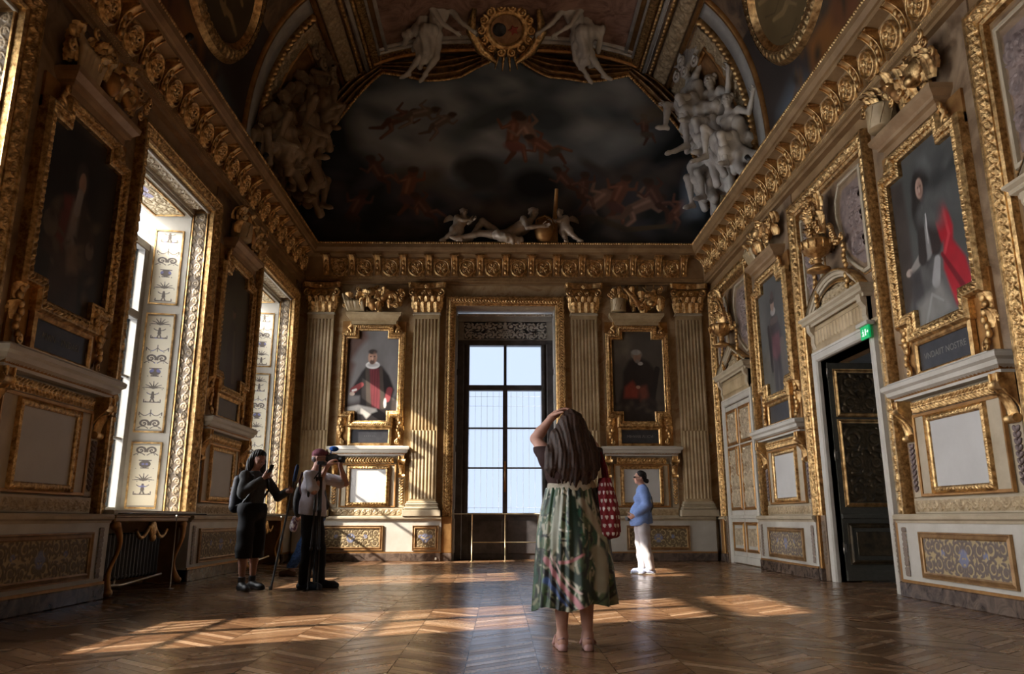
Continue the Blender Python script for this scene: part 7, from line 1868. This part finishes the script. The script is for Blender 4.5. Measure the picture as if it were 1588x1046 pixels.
for sd in 'LR':
    hp, kn, an = (np.array(MJ[q + sd], float) for q in ('hip', 'kn', 'an')); t.chain([hp, (hp + kn) / 2, kn, (kn + an) / 2, an + (0, 0, .01)], [.104, .096, .080, .074, .072], .03)
t.cone(np.array(MJ['hipL']) + (0, 0, .06), np.array(MJ['hipR']) + (0, 0, .0), .105, .105, .04)
t.build('black_trousers', fabric('black_twill', (.012, .012, .014), .2), pm, inflate=.008, disp=folds(a=.005, f=50, seed=5), clip=lambda X, Y, Z: np.maximum(.055 - Z, Z - .99) + 0 * X + 0 * Y)
b = Blob(.007); b.ell(T(0, .010, .060), (.088, .104, .080), .02, (0, 0, MJ['hyaw'])); b.ell(T(0, -.05, .075), (.06, .05, .04), .02)
b.build('cap', fabric('plum_cotton', (.17, .055, .075), .35), pm, clip=lambda X, Y, Z: (MJ['head'][2] + .035) - Z + 0 * X + 0 * Y)
t = Blob(.007); t.ell(T(0, .05, -.0), (.078, .055, .055), .02, (0, 0, MJ['hyaw'])); t.build('grey_hair', hair_mat('grey_hair', (.10, .08, .08), (.30, .26, .26)), pm)
b = MB()
for q in (-1, 1): b.tube([T(q * .05, -.10, .018), T(q * .083, .01, .012)], .003, 5); b.ell(T(q * .033, -.108, .012), (.012, .02, .014), 8, 5)
b.build('spectacles', M['black'], pm)
for sd in 'LR':
    a = np.array(MJ['an' + sd], float); q = np.array(MJ['toe' + sd], float); f_ = (q - a) * (1, 1, 0); f_ /= np.linalg.norm(f_); t = Blob(.007)
    t.chain([a - f_ * .05 + (0, 0, -.055), a + f_ * .03 + (0, 0, -.035), q - f_ * .02 + (0, 0, .004), q + f_ * .02], [.048, .050, .044, .034], .03)
    t.build('dark_shoe', fabric('navy_leather', (.018, .028, .045), .2, .35), pm, inflate=.006, clip=lambda X, Y, Z: .001 - Z + 0 * X + 0 * Y)
b = MB(); b.tube([(-.12, -.17, 1.50), (-.17, -.10, 1.40), (-.165, .0, 1.25), (-.12, .10, 1.1)], .018, 6); b.build('shoulder_strap', fabric('maroon_webbing', (.07, .02, .025)), pm)
# camera at his eye, blue windscreen, folded stand hanging below it
vc = empty('video_camera', (mo[0] + .225, mo[1] - .01, 1.70)); vc.rotation_euler = (0, R(4), R(-4))
b = MB(); b.box(-.10, .10, -.045, .045, -.045, .05, b=.012); b.box(-.03, .07, -.035, .035, .05, .062, b=.004); b.build('camera_body', M['black'], vc)
b = MB(); b.lathe([(0, 0), (.038, 0), (.042, .05), (.050, .09), (.044, .09), (.035, .07), (0, .07)], 0, 0, 0, 16); b.xform(Matrix.Translation((.09, 0, 0)) @ Matrix.Rotation(R(90), 4, 'Y')); b.build('lens', M['black'], vc)
b = MB(); b.lathe([(0, 0), (.022, 0), (.026, .045), (0, .05)], 0, 0, 0, 12); b.xform(Matrix.Translation((-.10, 0, .02)) @ Matrix.Rotation(R(-90), 4, 'Y')); b.build('viewfinder', M['black'], vc)
b = MB(); b.tube([(-.02, 0, .06), (-.02, 0, .12)], .008, 6); b.ell((.02, -.01, .135), (.066, .038, .038), 12, 8); b.build('windscreen', fabric('blue_foam', (.02, .10, .42), .2), vc)
b = MB(); b.ell((-.09, -.03, .07), (.02, .02, .03), 8, 6); b.tube([(-.09, -.03, .05), (-.09, -.03, .11)], .010, 6); b.build('grip_light', M['white'], vc)
tag(vc, 'black video camera with blue foam windscreen held at the eye of the filming person', 'camera')
tp = empty('tripod', (mo[0] + .13, mo[1] - .25, 0)); 
b = MB(); b.box(-.04, .06, -.03, .28, 1.60, 1.645, b=.008); b.tube([(0, 0, 1.30), (0, 0, 1.6)], .020, 8); b.tube([(0, 0, 1.52), (-.10, -.05, 1.36), (-.12, -.06, 1.22)], .010, 6); b.ell((-.12, -.06, 1.22), (.018, .018, .05), 8, 6); b.build('head', M['black'], tp)
for k, (dx, dy) in enumerate(((.055, -.03), (-.06, -.02), (.0, .06))):
    l = MB(); l.tube([(dx * .5, dy * .5, 1.44), (dx * .7, dy * .7, 1.0)], .017, 8); l.tube([(dx * .7, dy * .7, 1.0), (dx * .9, dy * .9, .52)], .013, 8); l.tube([(dx * .9, dy * .9, .52), (dx * 1.1, dy * 1.1, .02)], .010, 8); lg = l.build('leg', M['black'], tp)
    l = MB()
    for z, f_ in ((1.0, .7), (.52, .9)): l.lathe([(0, -.02), (.019, -.02), (.020, .02), (0, .02)], dx * f_, dy * f_, z, 10)
    l.build('clamp', M['dark'], lg); l = MB(); l.ell((dx * 1.1, dy * 1.1, .02), (.018, .018, .02), 8, 6); l.build('rubber_foot', M['black'], lg)
tag(tp, 'slim folded black tripod hanging below the video camera down to the floor', 'tripod')

# ---- person mostly hidden behind the filming man, stepping to the left in jeans
g = dict(STAND); g.update(knL=(-.10, -.22, .50), anL=(-.10, -.38, .10), toeL=(-.12, -.55, .035), knR=(.10, .02, .50), anR=(.10, .10, .10), toeR=(.10, -.08, .03), elL=(-.22, .05, 1.10), wrL=(-.16, -.16, .98), elR=(.22, .04, 1.1), wrR=(.18, -.15, .98), neck=(0, 0, 1.40), head=(0, -.04, 1.54), shL=(-.17, 0, 1.33), shR=(.17, 0, 1.33), chest=(0, 0, 1.2), hpitch=.2)
HJ = rotJ(g, R(-90)); ho = (-2.96, 12.75, 0)
b = Blob(.011); body(b, HJ, .98); T = head(b, HJ, .96); ph_ = b.build('person', M['skin_dark']); ph_.location = ho
tag(ph_, 'person in blue jeans and brown shoes, mostly hidden behind the filming person', 'person')
t = torso(HJ, 1.05, arms={'L': 1.8, 'R': 1.8}, h=.011, ar=.06); t.build('dark_jacket', fabric('dark_wool', (.022, .018, .018)), ph_, inflate=.02, disp=folds(a=.005, f=60, seed=21), clip=lambda X, Y, Z: np.maximum(.90 - Z, Z - 1.45) + 0 * X + 0 * Y)
t = Blob(.009)
for sd in 'LR':
    hp, kn, an = (np.array(HJ[q + sd], float) for q in ('hip', 'kn', 'an')); t.chain([hp, (hp + kn) / 2, kn, (kn + an) / 2, an + (0, 0, .05)], [.105, .10, .078, .072, .07], .03)
t.cone((0, -.07, .93), (0, .07, .93), .12, .12, .04)
t.build('blue_jeans', fabric('blue_denim', (.045, .10, .25), .5), ph_, inflate=.006, disp=folds(a=.006, f=70, seed=31), clip=lambda X, Y, Z: np.maximum(.13 - Z, Z - 1.02) + 0 * X + 0 * Y)
t = Blob(.01); t.ell(T(0, .03, .05), (.085, .09, .075), .02); t.build('short_hair', M['hair_black'], ph_)
for sd in 'LR':
    a = np.array(HJ['an' + sd], float); q = np.array(HJ['toe' + sd], float); t = Blob(.007); t.chain([a + (.03, 0, -.055), a + (-.03, 0, -.045), q + (.02, 0, 0), q], [.044, .046, .040, .030], .03)
    t.build('brown_shoe', fabric('brown_suede', (.13, .07, .035)), ph_, inflate=.005, clip=lambda X, Y, Z: .003 - Z + 0 * X + 0 * Y)
cb = empty('shoulder_bag', (ho[0] - .30, ho[1] - .12, 0)); t = Blob(.009); t.ell((-.02, 0, .82), (.055, .11, .12), .03); t.cone((.06, 0, 1.05), (-.04, 0, .76), .035, .06, .03); t.build('bag_body', mat_noise('patterned_cloth', (.09, .04, .08), (.52, .48, .46), 22, .8, p0=.45, p1=.55), cb, disp=folds(a=.005, f=60))
b = MB(); b.tube([(.05, 0, 1.04), (.12, 0, 1.2), (.22, .05, 1.36)], .014, 6); b.build('strap', M['black'], cb); tag(cb, 'patterned mauve and cream cloth bag slung behind the filming person', 'bag')
# round dark case slung on the back of the filming man
dc = empty('round_case', (mo[0] - .22, mo[1] + .12, 0)); t = Blob(.01); t.ell((0, 0, 1.13), (.075, .10, .22), .03); t.build('case_body', fabric('black_case', (.012, .011, .012), .2, .5), dc); b = MB(); b.tube([(.02, 0, 1.33), (.10, -.02, 1.44), (.18, -.05, 1.47)], .013, 6); b.ell((.0, -.03, 1.34), (.03, .02, .045), 8, 6); b.build('strap', M['cream'], dc)
tag(dc, 'dark rounded case on a pale strap at the back of the filming person', 'case')
print('verts', sum(len(o.data.vertices) for o in bpy.data.objects if o.type == 'MESH'), 'objects', len(bpy.data.objects))
